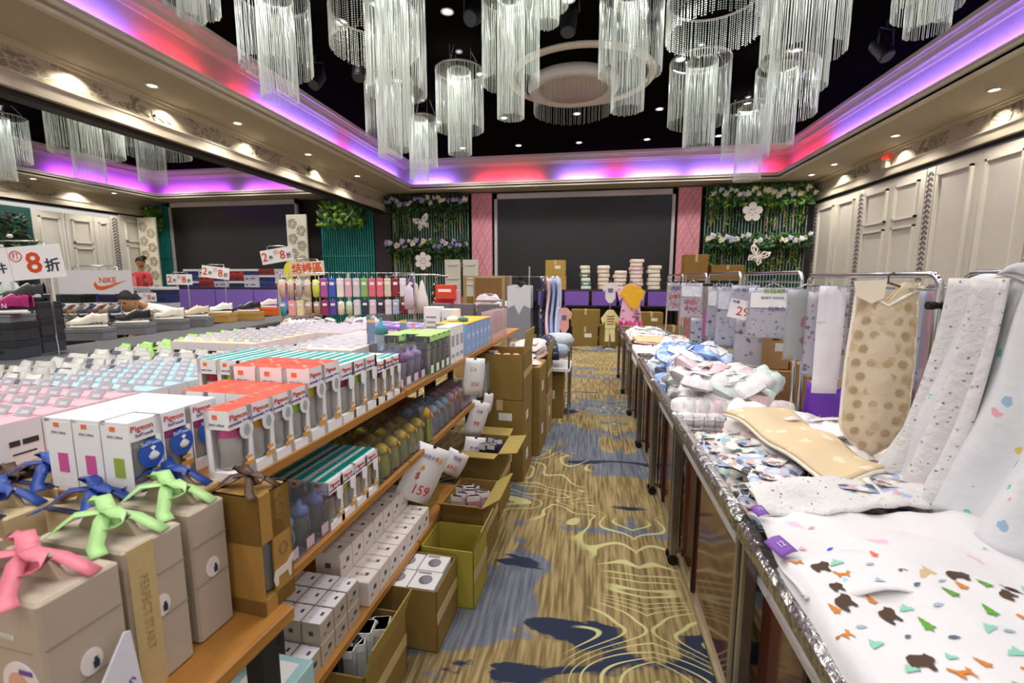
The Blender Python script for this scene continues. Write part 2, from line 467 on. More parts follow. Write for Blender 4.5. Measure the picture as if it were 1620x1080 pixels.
# headers over the movable partition tracks
HEADM = None
def header_mat():
    m, nt, out = new_mat('leaf_damask')
    b = node(nt, 'ShaderNodeBsdfPrincipled', i_Roughness=0.6)
    tc = node(nt, 'ShaderNodeTexCoord')
    mp = node(nt, 'ShaderNodeMapping'); mp.inputs['Scale'].default_value = (1, 1.0, 1.6); nt.links.new(tc.outputs['Object'], mp.inputs[0])
    wv = node(nt, 'ShaderNodeTexVoronoi', i_Scale=9.0, feature='DISTANCE_TO_EDGE'); nt.links.new(mp.outputs[0], wv.inputs['Vector'])
    nz = node(nt, 'ShaderNodeTexNoise', i_Scale=1.4, i_Detail=2.0, i_Distortion=1.0); nt.links.new(mp.outputs[0], nz.inputs['Vector'])
    r1 = node(nt, 'ShaderNodeMapRange', i_1=0.05, i_2=0.10); nt.links.new(wv.outputs[0], r1.inputs[0])
    r2 = node(nt, 'ShaderNodeMapRange', i_1=0.50, i_2=0.56); nt.links.new(nz.outputs['Fac'], r2.inputs[0])
    mm = node(nt, 'ShaderNodeMath', operation='MULTIPLY'); nt.links.new(r1.outputs[0], mm.inputs[0]); nt.links.new(r2.outputs[0], mm.inputs[1])
    nt.links.new(mix_rgb(nt, mm.outputs[0], srgb('#bdb5a2'), srgb('#958d7d')), b.inputs['Base Color'])
    nt.links.new(b.outputs[0], out.inputs[0]); return m
HEADM = header_mat()
for nm, x0, x1, inner in (('wall_left', XL - 0.28, XL, 1), ('wall_right', XR, XR + 0.28, -1), ('wall_far_left', XF - 0.28, XF, 1)):
    mb = MB(); mb.box(((x0 + x1) / 2, (Y0 + YB) / 2, (TRK + 4.2) / 2), (x1 - x0, YB - Y0, 4.2 - TRK)); w = struct(nm, mb, HEADM)
    xi = x1 if inner > 0 else x0
    mb = MB()
    for z0, z1, d in ((TRK, TRK + 0.14, 0.035), (TRK + 0.14, TRK + 0.165, 0.05)): mb.box((xi + inner * d / 2, (Y0 + YB) / 2, (z0 + z1) / 2), (d, YB - Y0, z1 - z0))
    for d, z0, z1 in ((0.05, SOF - 0.05, SOF), (0.1, SOF - 0.02, SOF)): mb.box((xi + inner * d / 2, (Y0 + YB) / 2, (z0 + z1) / 2), (d, YB - Y0, z1 - z0))
    mb.build('header_moulding', LIP, w)
    mb = MB(); mb.box(((x0 + x1) / 2, (Y0 + YB) / 2, TRK - 0.03), (0.2, YB - Y0, 0.06)); mb.build('partition_track', M('#2b2724', 0.5, 0.4), w)
    mb = MB()
    for k in range(6 if nm != 'wall_far_left' else 4):   # scroll of leaves in relief
        cy = 1.9 + k * 1.75 + (0.3 if inner < 0 else 0)
        for q in range(9):
            a = rnd.uniform(0, 2 * PI); py = cy + rnd.uniform(-0.42, 0.42); pz = 3.78 + rnd.uniform(-0.07, 0.08); L = rnd.uniform(0.05, 0.10)
            T = Matrix.Translation((xi + inner * 0.004, py, pz)) @ Matrix.Rotation(PI / 2, 4, 'Z') @ Matrix.Rotation(a, 4, 'Y')
            mb.prism([(-L, 0), (-L * .3, L * .33), (L * .6, L * .2), (L, L * .1), (L * .5, -L * .15), (-L * .3, -L * .25)], 0.008, 0, T)
    mb.build('leaf_relief', M('#8f887a', 0.6), w)['kind'] = 'stuff'
# right movable partition: leaves of panels with pilasters
wr = bpy.data.objects['wall_right']
def leaf(parent, x, inner, ya, yb, ztop, split=False):
    """one partition leaf: board + raised mouldings, in front of plane x, facing inner"""
    w = yb - ya
    mb = MB(); mb.box((x - inner * 0.03, (ya + yb) / 2, ztop / 2), (0.06, w - 0.012, ztop)); p = mb.build('panel', PANELM, parent)
    fm = MB()
    def frame(z0, z1):
        a, b2 = ya + 0.13, yb - 0.1
        t = 0.035
        for (y0, y1, za, zb) in ((a, b2, z1 - t, z1), (a, b2, z0, z0 + t), (a, a + t, z0, z1), (b2 - t, b2, z0, z1)):
            fm.box((x + inner * 0.022, (y0 + y1) / 2, (za + zb) / 2), (0.044, y1 - y0, zb - za))
    if split: frame(0.3, ztop - 0.88); frame(ztop - 0.76, ztop - 0.14)
    else: frame(0.3, ztop - 0.14)
    fm.build('panel_moulding', PANELF, p)
def pilaster(parent, x, inner, ya, yb, ztop):
    mb = MB(); mb.box((x - inner * 0.02, (ya + yb) / 2, ztop / 2), (0.04, yb - ya, ztop)); p = mb.build('pilaster', PANELF, parent)
    mb = MB(); z = 0.2
    while z < ztop - 0.1:
        yc = (ya + yb) / 2; h = (yb - ya) * 0.36
        for sgn in (-1, 1):
            T = Matrix.Translation((x + inner * 0.006, yc + sgn * h * 0.5, z + 0.03)) @ Matrix.Rotation(-sgn * 0.75, 4, 'X')
            mb.box((0, 0, 0), (0.012, h * 1.2, 0.035), 0, T=T)
        z += 0.085
    mb.build('chevron_relief', M('#6e6a68', 0.5), p)
for pc in (12.75, 10.8, 8.85, 6.9, 4.95, 3.0, 1.05):
    pilaster(wr, XR, -1, pc - 0.09, pc + 0.09, TRK - 0.1)
    sp = pc in (10.8,)
    leaf(wr, XR, -1, pc - 1.01, pc - 0.1, TRK - 0.1, sp)
    leaf(wr, XR, -1, pc - 1.85, pc - 1.01, TRK - 0.1, sp)
wf = bpy.data.objects['wall_far_left']
leaf(wf, XF, 1, 9.55, 10.25, TRK - 0.2); leaf(wf, XF, 1, 10.3, 11.0, TRK - 0.2, True); leaf(wf, XF, 1, 11.0, 11.45, TRK - 0.2)
leaf(wf, XF, 1, 11.75, 12.75, TRK - 0.05, True)
for y in (6.9, 5.9): leaf(wf, XF, 1, y - .5, y + .5, TRK - 0.2)
pilaster(wf, XF, 1, 11.47, 11.7, TRK - 0.1)
# back wall and its dark end column between the halls
mb = MB(); mb.box(((XF + XR) / 2, YB + 0.1, 2.1), (XR - XF + 0.6, 0.2, 4.2)); wb = struct('wall_back', mb, DARKW)
mb = MB(); mb.box((XL - 0.14, YB - 0.16, TRK / 2), (0.5, 0.3, TRK)); mb.build('end_column', M('#33272d', 0.6, var=0.15, scale=4), wb)

# ---------------------------------------------------------------- downlights
def downlight(x, y, z, where, warm=False, on=True):
    t = thing('downlight', where, 'downlight', (x, y, z), 0, 'recessed downlights')
    mb = MB(); mb.lathe([(0.05, 0.0), (0.075, -0.002), (0.08, -0.012), (0.055, -0.014), (0.05, -0.004)], 14); mb.build('bezel', WHITE, t)
    mb = MB(); mb.lathe([(0.001, -0.004), (0.05, -0.006), (0.05, -0.002), (0.001, -0.001)], 14)
    mb.build('lens', M('#fff2d8' if warm else '#fbfaf5', 0.4, emit=14.0), t)
    return t
for j, gy in enumerate(GRID_Y[4:]):
    for i, gx in enumerate(GRID_X):
        if (i, j) == (2, 1): continue
        downlight(gx, gy, CEIL, 'downlight in the black ceiling, %s row from the back, %s from the left' % (ORD[3 - j], ORD[i]))
for nm, L in (('left soffit', SOFFIT_L[2:]), ('right soffit', SOFFIT_R[2:]), ('far adjoining soffit', SOFFIT_F)):
    L = sorted(L, key=lambda p: -p[1])
    for k, (x, y) in enumerate(L): downlight(x, y, SOF, 'warm downlight in the %s, %s from the back' % (nm, ORD[k]), True)
for k, (x, y) in enumerate(((-11.6, 6.8), (-9.6, 6.8), (-7.6, 6.8), (-9.6, 9.4), (-7.6, 9.4), (-7.6, 11.3))):
    downlight(x, y, CEIL, 'downlight in the adjoining black ceiling, %s beyond the header' % ORD[k])

# ---------------------------------------------------------------- chandeliers of hanging crystal strands
CRYS = M('#dfe6dc', 0.22, var=0.12, scale=40, trans=0.25, spec=0.9); RINGM = M('#c9c6c2', 0.25, 0.7)
def strands(r, ztop, zbot, n, w, jit=0.05, bead=False):
    mb = MB()
    for i in range(n):
        a = 2 * PI * i / n + rnd.uniform(-0.02, 0.02)
        x, y = r * math.cos(a), r * math.sin(a)
        zb = zbot + rnd.uniform(0, jit)
        if bead:
            z = ztop
            while z > zb:
                s = w; vs = [(x + s, y, z), (x, y + s, z), (x - s, y, z), (x, y - s, z), (x, y, z + s * 1.3), (x, y, z - s * 1.3)]
                mb.add(vs, [(0, 1, 4), (1, 2, 4), (2, 3, 4), (3, 0, 4), (1, 0, 5), (2, 1, 5), (3, 2, 5), (0, 3, 5)])
                z -= s * 2.9
        else:
            p = rnd.uniform(0, 2)
            vs = []; K = 5
            for k in range(K + 1):
                z = ztop + (zb - ztop) * k / K
                for q in range(3):
                    b = a + p + q * 2 * PI / 3 + k * 0.9; ww = w * (0.7 + 0.5 * ((k + i) % 2)) if k < K else w * 0.8
                    vs.append((x + ww * math.cos(b), y + ww * math.sin(b), z))
            fs = []
            for k in range(K):
                for q in range(3): fs.append((k * 3 + q, k * 3 + (q + 1) % 3, k * 3 + 3 + (q + 1) % 3, k * 3 + 3 + q))
            fs += [(2, 1, 0), (K * 3, K * 3 + 1, K * 3 + 2)]
            mb.add(vs, fs)
    return mb
def ringmesh(r, z, h=0.035, t=0.018):
    mb = MB(); mb.lathe([(r - t, z), (r, z + h * .5), (r, z - h * .5), (r - t, z)], 28)
    v = mb; v.f = v.f[:-2]; v.m = v.m[:-2]; v.s = v.s[:-2]
    return v
def chandelier(label, x, y, ro, zr, zo, xi, yi, ri, zi, bead=False, dens=1.0, inner=True, w=0.0036):
    t = thing('crystal_chandelier', label, 'chandelier', (x, y, 0), 0, 'crystal strand chandeliers')
    ringmesh(ro, zr).build('outer_ring', RINGM, t)
    strands(ro - 0.008, zr, zo, int((84 if ro < .5 else 150) * dens), w, 0.014, bead).build('outer_strands', CRYS, t)['kind'] = 'stuff'
    mb = MB()
    for k in range(3):
        a = 2 * PI * k / 3 + .4; mb.cyl((ro * .97 * math.cos(a), ro * .97 * math.sin(a), zr), (ro * .5 * math.cos(a), ro * .5 * math.sin(a), CEIL), 0.003, n=4)
    if inner:
        for k in range(3):
            a = 2 * PI * k / 3; mb.cyl((xi - x + ri * math.cos(a), yi - y + ri * math.sin(a), zr - 0.02), (xi - x + ri * math.cos(a), yi - y + ri * math.sin(a), CEIL), 0.003, n=4)
    mb.lathe([(0.03, CEIL - 0.03), (0.05, CEIL - 0.02), (0.05, CEIL)], 10, c=(0.0, 0, 0)); mb.build('hanger_wires', RINGM, t)['kind'] = 'stuff'
    if inner:
        q = ringmesh(ri, zr - 0.03, 0.03); q.v = [(a + xi - x, b + yi - y, c) for a, b, c in q.v]; q.build('inner_ring', RINGM, t)
        q = strands(ri - 0.006, zr - 0.03, zi, int(62 * dens), w, 0.016, bead); q.v = [(a + xi - x, b + yi - y, c) for a, b, c in q.v]
        q.build('inner_strands', CRYS, t)['kind'] = 'stuff'
    lamp('POINT', (xi, yi, zr - 0.12), 5.0 if inner else 7.0, (0.97, 1, 0.95), 0.06)
    return t
def at_depth(x, y, d): return EYE + ray(x, y) * d
def zhit(px, py, P):
    # height at which the vertical through P crosses pixel row py
    lo, hi = -1.0, 7.0
    for _ in range(40):
        m = (lo + hi) / 2; d = Vector((P[0], P[1], m)) - EYE
        if 540 - FPX * d.dot(UP) / d.dot(FW) > py: lo = m
        else: hi = m
    return lo
CH = [('behind the nearest big bead drum, left of centre', 629, 47, None, 150, 627, 24, 238, .62),
      ('under the taller one left of centre, lit from inside', 618, 38, 125, 215, 618, 19, 250, .71),
      ('hanging small and dim at the back left corner of the ceiling', 671, 22, 187, 265, 664, 15, 288, .5),
      ('with a full outer ring in view, left of the flat drum lamp', 728, 38, 112, 207, 728, 19, 245, .68),
      ('long, cut by the top edge, next left of the flat drum lamp', 808, 46, -5, 135, 808, 22, 188, .6),
      ('long, cut by the top edge, next right of the flat drum lamp', 996, 50, -12, 118, 992, 26, 176, .66),
      ('with a full outer ring in view, right of the flat drum lamp', 1103, 46, 97, 196, 1104, 24, 234, .8),
      ('tallest and brightest on the right, cut by the top edge', 1268, 61, None, 92, 1260, 42, 145, .7),
      ('half hidden behind the tallest one on the right', 1240, 45, 105, 186, 1230, 22, 234, .8),
      ('at the back right corner, reaching down over the cove', 1177, 35, 170, 252, 1181, 20, 286, .78),
      ('in front of the left cove, cut by the top edge', 439, 54, -5, 112, 444, 28, 160, .72),
      ('only its fringe showing at the top edge, leftmost in the main hall', 305, 40, None, 16, 305, 20, 32, .4),
      ('only its fringe showing at the top edge, above the flat drum lamp', 865, 35, None, 12, 865, 20, 40, .42),
      ('only its fringe showing at the top edge, rightmost', 1465, 46, None, 20, 1465, 30, 52, .52)]
for lb, xc, hw, ry, ob, xi, hwi, ib, D in CH:
    d = FPX * D / (2 * hw); P = at_depth(xc, ob, d); Q = at_depth(xi, ib, d)
    zr = min(CEIL - 0.08, zhit(xc, ry, P)) if ry is not None else CEIL - 0.15
    chandelier('crystal strand chandelier ' + lb, P.x, P.y, D / 2, zr, P.z, Q.x, Q.y, D / 2 * hwi / hw, Q.z)
for lb, xc, hw, ob, xi, hwi, ib, D in (('in the adjoining hall, middle of the three beyond the header', 140, 47, 246, 145, 20, 290, 1.0),
      ('in the adjoining hall, nearest the main hall beyond the header', 247, 48, 246, 243, 19, 291, 1.2), ('in the adjoining hall, at the left edge', 12, 30, 256, 10, 14, 286, .7)):
    d = FPX * D / (2 * hw); P = at_depth(xc, ob, d); Q = at_depth(xi, ib, d)
    chandelier('crystal strand chandelier ' + lb, P.x, P.y, D / 2, CEIL - 0.2, P.z, Q.x, Q.y, D / 2 * hwi / hw, Q.z)
for lb, xc, ob, R in (('big crystal bead drum at the top edge left of centre', 592, 46, 0.5), ('big crystal bead drum at the top edge right of centre', 1130, 20, 0.5)):
    P = onz(xc, ob, 4.2); v = (P - EYE); v.z = 0; P = P + v.normalized() * R
    chandelier(lb, P.x, P.y, R, CEIL - 0.1, 4.2, P.x, P.y, 0, 0, True, 0.8, False, w=0.0075)
# flat drum lamp in its round ceiling recess
P = onz(907, 140, 4.62)
t = thing('drum_chandelier', 'flat round drum lamp with white rim and short crystal fringe at the ceiling centre', 'chandelier', (P.x, P.y, 0), 0)
mb = MB(); R0 = 0.70
mb.lathe([(R0 - .14, 4.60), (R0 - .12, 4.57), (R0, 4.57), (R0 + .02, 4.6), (R0 + .02, 4.71), (R0 - .14, 4.71)], 40); mb.build('rim', M('#cfc9c2', 0.5), t)
mb = MB(); mb.lathe([(0.0, 4.60), (R0 - .16, 4.585), (R0 - .14, 4.61), (0.0, 4.63)], 40); mb.build('diffuser', M('#a89a90', 0.6), t)
strands(R0 - 0.07, 4.57, 4.25, 110, 0.006, 0.02, True).build('crystal_fringe', CRYS, t)['kind'] = 'stuff'
mb = MB(); mb.lathe([(1.02, 4.70), (1.04, 4.67), (1.12, 4.67), (1.14, 4.70), (1.14, 4.72), (1.02, 4.72)], 48)
mb.f = mb.f[:-2]; mb.m = mb.m[:-2]; mb.s = mb.s[:-2]
q = mb.build('ceiling_rose_trim', LIP, None, (P.x + 0.12, P.y - .15, 0)); q['kind'] = 'structure'
# black stage spotlights
def stage_light(label, px, py, z, tilt, rz):
    P = onz(px, py, z)
    t = thing('stage_spotlight', label, 'spotlight', (P.x, P.y, P.z), rz, 'black stage spotlights')
    mb = MB(); mb.cyl((0, 0, 0), (0, -0.26 * math.cos(tilt), -0.26 * math.sin(tilt)), 0.10, 0.085, 12); mb.build('housing', BLACK, t)
    mb = MB(); mb.cyl((0, -0.262 * math.cos(tilt), -0.262 * math.sin(tilt)), (0, -0.27 * math.cos(tilt), -0.27 * math.sin(tilt)), 0.075, n=12); mb.build('lens', M('#3d4246', 0.1), t)
    mb = MB(); mb.tube([(-.12, -.1, -.06), (-.12, -.1, .12), (.12, -.1, .12), (.12, -.1, -.06)], 0.012); mb.cyl((0, -.1, .12), (0, -.1, CEIL - P.z), 0.014); mb.build('yoke', BLACK, t)
for k, (px, py) in enumerate(((757, 18), (1036, 6), (505, 118), (1388, 68), (570, 100), (900, 20))):
    stage_light(('black stage spotlight left of the long chandelier near centre', 'black stage spotlight at the top edge beside the right centre chandelier', 'black stage spotlight beside the left cove crown',
                 'black stage spotlight by the right cove crown', 'black stage spotlight left of the lit chandelier', 'black stage spotlight at the top edge above the drum lamp')[k], px, py, 4.5, 0.7 + .1 * k, rnd.uniform(-.6, .6))
P = onx(1402, 252, XR - 0.06)
t = thing('alarm_beacon', 'small cream alarm beacon with red light on the right header', 'alarm', (P.x, P.y, P.z - .08))
mb = MB(); mb.box((0, 0, 0), (0.08, 0.14, 0.16)); mb.build('case', M('#d9d2bd', 0.5), t); mb = MB(); mb.box((-0.02, 0, 0.11), (0.05, 0.12, 0.05)); mb.build('red_lens', M('#e02018', 0.3, emit=2.0), t)

# ---------------------------------------------------------------- back wall decoration
YD = YB - 0.22
def led(name, label, x0, x1, z0, z1, bar=True):
    t = thing(name, label, 'screen', ((x0 + x1) / 2, YD, 0))
    w = x1 - x0
    mb = MB(); mb.box((0, 0, (z0 + z1) / 2), (w - 0.12, 0.08, z1 - z0 - 0.1)); mb.build('display_panel', M('#2c2c2e', 0.36, var=0.15, scale=90), t)
    mb = MB()
    for (a, b2, c, d) in ((-w / 2, -w / 2 + .08, z0, z1), (w / 2 - .08, w / 2, z0, z1), (-w / 2, w / 2, z1 - .14, z1)): mb.box(((a + b2) / 2, -0.03, (c + d) / 2), (b2 - a, 0.1, d - c))
    mb.build('frame', M('#c3bcc0', 0.5), t)
led('video_wall', 'large black video wall with pale frame behind the cartons', -2.63, 2.17, 0.9, 3.90)
led('video_wall', 'black video wall of the adjoining hall behind the shoe displays', -13.05, -8.62, 0.9, 3.93)
PINK = None
def damask(name, c1, c2, sc_):
    m, nt, out = new_mat(name)
    b = node(nt, 'ShaderNodeBsdfPrincipled', i_Roughness=0.7)
    tc = node(nt, 'ShaderNodeTexCoord'); mp = node(nt, 'ShaderNodeMapping'); mp.inputs['Scale'].default_value = sc_; nt.links.new(tc.outputs['Object'], mp.inputs[0])
    mg = node(nt, 'ShaderNodeTexMagic', turbulence_depth=2, i_Scale=1.0, i_Distortion=1.2); nt.links.new(mp.outputs[0], mg.inputs[0])
    r = node(nt, 'ShaderNodeMapRange', i_1=0.35, i_2=0.6); nt.links.new(mg.outputs['Fac'], r.inputs[0])
    nt.links.new(mix_rgb(nt, r.outputs[0], srgb(c1), srgb(c2)), b.inputs['Base Color']); nt.links.new(b.outputs[0], out.inputs[0]); return m
PINK = damask('pink_damask', '#d98a97', '#e3a3ab', (9, 9, 5))
for nm, x0, x1 in (('left', -3.27, -2.70), ('right', 2.24, 2.80)):
    t = thing('damask_banner', 'tall pink patterned panel at the %s side of the big video wall' % nm, 'panel', ((x0 + x1) / 2, YD - 0.05, 0), 0, 'pink panels beside the video wall')
    mb = MB(); mb.box((0, 0, 1.96), (x1 - x0, 0.12, 3.92)); mb.build('board', PINK, t)
    mb = MB()
    for k in range(4):
        z = 0.6 + k * 0.85
        for sgn in (-1, 1):
            T = Matrix.Translation((sgn * 0.085, -0.065, z)) @ Matrix.Rotation(sgn * 0.38, 4, 'Y'); mb.box((0, 0, 0), (0.012, 0.01, 0.45), 0, T=T)
            T = Matrix.Translation((sgn * 0.085, -0.065, z + .42)) @ Matrix.Rotation(-sgn * 0.38, 4, 'Y'); mb.box((0, 0, 0), (0.012, 0.01, 0.45), 0, T=T)
    mb.build('diamond_relief', M('#c77886', 0.6), t)
FLORAL = speckle('white_floral', '#e6dfcf', ['#9c9382', '#a59a86', '#8b8374'], 6, 0.33, 0.7)
for nm, x0, x1, z1 in (('right of', -8.6, -7.98, 3.4), ('left of', -14.2, -13.5, 3.42)):
    xx = max(x0, XF + 0.02)
    t = thing('floral_panel', 'tall cream panel cut with rose outlines %s the adjoining hall screen' % nm, 'panel', (XF + .36 if xx > x0 else (x0 + x1) / 2, YD - 0.62, 0))
    wd = .62
    mb = MB(); mb.box((0, 0, z1 / 2), (wd, 0.05, z1)); mb.build('board', M('#e0d9c8', 0.6), t)
    mb = MB()
    for k in range(7):
        for q, (cx, cz) in enumerate(((-.13, 3.15 - k * .42), (.14, 2.95 - k * .42))):
            for r in (0.05, 0.09, 0.125):
                for s in range(5):
                    a = s * 2 * PI / 5 + r * 20; T = Matrix.Translation((cx + r * math.cos(a), -0.03, cz + r * math.sin(a))) @ Matrix.Rotation(-a + PI / 2, 4, 'Y')
                    mb.box((0, 0, 0), (r * .95, 0.012, 0.018), 0, T=T)
    mb.build('rose_outlines', M('#8f8776', 0.6), t)
LEAF = [M('#3c6b2c', 0.6, var=0.25), M('#2c4a24', 0.65, var=0.25), M('#7ea637', 0.55, var=0.2), M('#1d2b1c', 0.7), M('#4b7d55', 0.6)]
def leaves(mb, x0, x1, z0, z1, y, n, size, depth=0.25, mats=5, pick=None, droop=0.5):
    for i in range(n):
        p = (rnd.uniform(x0, x1), y - rnd.uniform(0, depth), rnd.uniform(z0, z1)); L = size * rnd.uniform(0.6, 1.4)
        T = Matrix.Translation(p) @ Matrix.Rotation(rnd.uniform(0, 6.28), 4, 'Y') @ Matrix.Rotation(rnd.uniform(-.9, .9), 4, 'X') @ Matrix.Rotation(rnd.uniform(-.8, .8), 4, 'Z')
        m = rnd.choice(pick) if pick else rnd.randrange(mats)
        w = L * rnd.uniform(.14, .26)
        mb.add([(-L / 2, 0, 0), (-L * .1, .01, w), (L / 2, 0, 0), (-L * .1, .01, -w), (-L * .05, -.012 - w * .3, 0)], [(0, 4, 1), (1, 4, 2), (2, 4, 3), (3, 4, 0)], m, False, T)
def greenwall(label, x0, x1, z1, side, fcols, vine, rows):
    t = thing('green_garden_wall', label, 'decoration', ((x0 + x1) / 2, YD, 0))
    w = x1 - x0
    mb = MB(); mb.box((0, 0.03, (z1 - .06) / 2), (w, 0.04, z1 - .06)); mb.build('backing', M('#131712', 0.8), t)
    mb = MB(); n = int(w / 0.075)
    for i in range(n): mb.box((-w / 2 + (i + .5) * w / n, -0.02, z1 / 2), (0.022, 0.045, z1))
    mb.build('slats', side, t)['kind'] = 'stuff'
    for k, (za, zb, full) in enumerate(rows):
        g = MB(); leaves(g, -w / 2 + .04, w / 2 - .04, za - .06, zb - .06, -0.05, 900, 0.17, 0.34, pick=full); gg = g.build('garland', LEAF, t); gg['kind'] = 'stuff'
        for q in range(22 if fcols else 0):
            fx = -w / 2 + (q + .5) * w / 22 + rnd.uniform(-.03, .03); fz = (za + zb) / 2 + rnd.uniform(-.08, .1); r = rnd.uniform(.06, .1)
            f = MB()
            for e in range(9):
                a = e * 2.4; rr = r * .55 * math.sqrt(e / 9.0) * 1.3
                f.lathe([(0.0, -r * .4), (r * .38, -r * .1), (r * .3, r * .3), (0.0, r * .4)], 5, 0, (rr * math.cos(a), rnd.uniform(-.02, .02), rr * math.sin(a)))
            f.build('flower', M(rnd.choice(fcols), 0.7), gg, (fx, -0.38 + rnd.uniform(-.03, .05), fz))
        v = MB()
        for q in range(22): leaves(v, -w / 2 + .05 + q * (w - .1) / 22, -w / 2 + .05 + q * (w - .1) / 22 + .06, za - rnd.uniform(.2, .75), za + .05, -0.08, 22, 0.10, 0.08, pick=(0, 2, 0) if q % 3 else (1, 3, 1))
        v.build('trailing_leaves', LEAF, t)['kind'] = 'stuff'
    if vine:
        v = MB()
        for xs in vine:
            for zz in rows:
                zt = zz[0]; h = rnd.uniform(.5, .8)
                k = 0
                while k < h:
                    v.lathe([(0, -.02), (.022, 0), (0, .02)], 5, 0, (xs + rnd.uniform(-.02, .02), -0.09 - rnd.uniform(0, .03), zt - k)); k += .035
        v.build('pink_blossom_strings', M('#d7a596', 0.7, var=0.2), t)['kind'] = 'stuff'
    return t
def flower_cut(t, x, z, r, n=6, rot=0.0):
    mb = MB(); pts = []
    for i in range(n * 8):
        a = 2 * PI * i / (n * 8); rr = r * (0.62 + 0.38 * abs(math.cos(a * n / 2)) ** 0.6); pts.append((rr * math.sin(a + rot), rr * math.cos(a + rot)))
    mb.prism(pts, 0.03); o = mb.build('flower_cutout', M('#efe6e6', 0.6), t, (x, -0.42, z))
    mb = MB()
    for i in range(n): a = 2 * PI * (i + .5) / n + rot; mb.box((r * .3 * math.sin(a), -0.018, r * .3 * math.cos(a)), (.05, .006, .03))
    mb.build('petal_slots', M('#bdb0b0', .7), o)
def butterfly_cut(t, x, z, s, rot):
    mb = MB(); T = Matrix.Rotation(rot, 4, 'Y')
    for sg in (-1, 1):
        up = [(0.02 * sg, 0), (0.12 * sg, .30), (0.42 * sg, .42), (0.46 * sg, .25), (0.36 * sg, .08), (.2 * sg, 0)]; lo = [(0.02 * sg, -.02), (.2 * sg, -.03), (0.32 * sg, -.15), (0.25 * sg, -.36), (0.1 * sg, -.25)]
        for pl in (up, lo):
            pl = [(a * s, b * s) for a, b in pl]; cx = sum(a for a, b in pl) / len(pl); cz = sum(b for a, b in pl) / len(pl)
            n = len(pl)
            for i in range(n):   # ribbed outline leaves the wing open
                a, b2 = pl[i], pl[(i + 1) % n]
                q = [a, b2, (b2[0] + (cx - b2[0]) * .32, b2[1] + (cz - b2[1]) * .32), (a[0] + (cx - a[0]) * .32, a[1] + (cz - a[1]) * .32)]
                if sg < 0: q = q[::-1]
                mb.prism(q, 0.025, 0, T)
            for i in range(0, n, 2):
                a = pl[i]; K = T @ Matrix.Translation(((a[0] + cx) / 2, 0, (a[1] + cz) / 2)) @ Matrix.Rotation(-math.atan2(a[1] - cz, a[0] - cx), 4, 'Y')
                mb.box((0, 0, 0), (math.hypot(a[0] - cx, a[1] - cz), 0.02, 0.03), 0, T=K)
    mb.box((0, 0, 0), (.03 * s, .03, .5 * s), 0, T=T)
    mb.build('butterfly_cutout', M('#efe6e6', 0.6), t, (x, -0.42, z))
TEAL = M('#86ab9b', 0.5, var=0.2); TEALD = M('#2d8f8c', 0.5, var=0.15, scale=5)
g = greenwall('green slatted garden wall with lilac flowers left of the big video wall', -5.75, -3.36, 3.95, TEAL, ['#a99ad8', '#c9bfe6', '#e9dcc8', '#b9a8e0'], [-1.0, -.55, -.05, .5, .95], [(3.5, 3.92, (1, 3, 3, 0)), (2.38, 2.72, (1, 3, 0))])
butterfly_cut(g, -0.05, 3.12, 0.5, -0.35); flower_cut(g, -0.05, 2.08, 0.25)
g = greenwall('green slatted garden wall with white and blue flowers right of the big video wall', 2.9, 5.38, 3.95, TEAL, ['#d8dbe8', '#ece7cf', '#c3c9e8', '#e9e6ea', '#f0ead0'], [-1.1, -.75, .25, .45, .65, .85, 1.1], [(3.45, 3.92, (0, 1, 2, 4)), (2.42, 2.75, (0, 1, 3, 4))])
flower_cut(g, -0.2, 3.22, 0.24, 5); butterfly_cut(g, -0.02, 2.15, 0.55, 0.5)
for lb, x0, x1 in (('teal slatted screen topped with leafy plants beside the dark end column', -7.9, -6.22), ('teal slatted screen topped with leafy plants in the far left corner', XF + 0.02, -13.12)):
    w = x1 - x0
    t = thing('teal_slat_screen', lb, 'decoration', ((x0 + x1) / 2, YD, 0))
    mb = MB(); mb.box((0, .03, 1.93), (w, .04, 3.86)); mb.build('backing', M('#1d5f63', 0.7), t)
    mb = MB(); n = max(4, int(w / 0.075))
    for i in range(n): mb.box((-w / 2 + (i + .5) * w / n, -.03, 1.93), (.036, .06, 3.86))
    mb.box((0, -.07, 2.25), (w, .02, .03)); mb.build('slats', TEALD, t)['kind'] = 'stuff'
    g = MB(); leaves(g, -w / 2 + .20, w / 2 - .20, 3.1, 3.72, -.12, 420, .26, .4, pick=(0, 2, 2, 4, 1)); g.build('plants', LEAF, t)['kind'] = 'stuff'
t = thing('teal_slat_screen', 'dark leafy screen against the far left wall of the adjoining hall', 'decoration', (XF + .16, 8.5, 0), PI / 2)
mb = MB(); mb.box((0, .05, 1.65), (1.9, .03, 3.3)); mb.build('backing', M('#14403f', 0.7), t)
g = MB(); leaves(g, -.8, .8, 1.3, 3.1, -.02, 420, .22, .3, pick=(1, 3, 4, 3)); g.build('plants', LEAF, t)['kind'] = 'stuff'
for q in range(7): f = MB(); f.lathe([(0, -.05), (.07, -.02), (.05, .04), (0, .05)], 6); f.build('flower', M('#d9d3d6', .7), t, (-.6 + q * .2, -.36, 2.3 + .3 * math.sin(q * 2.1)))
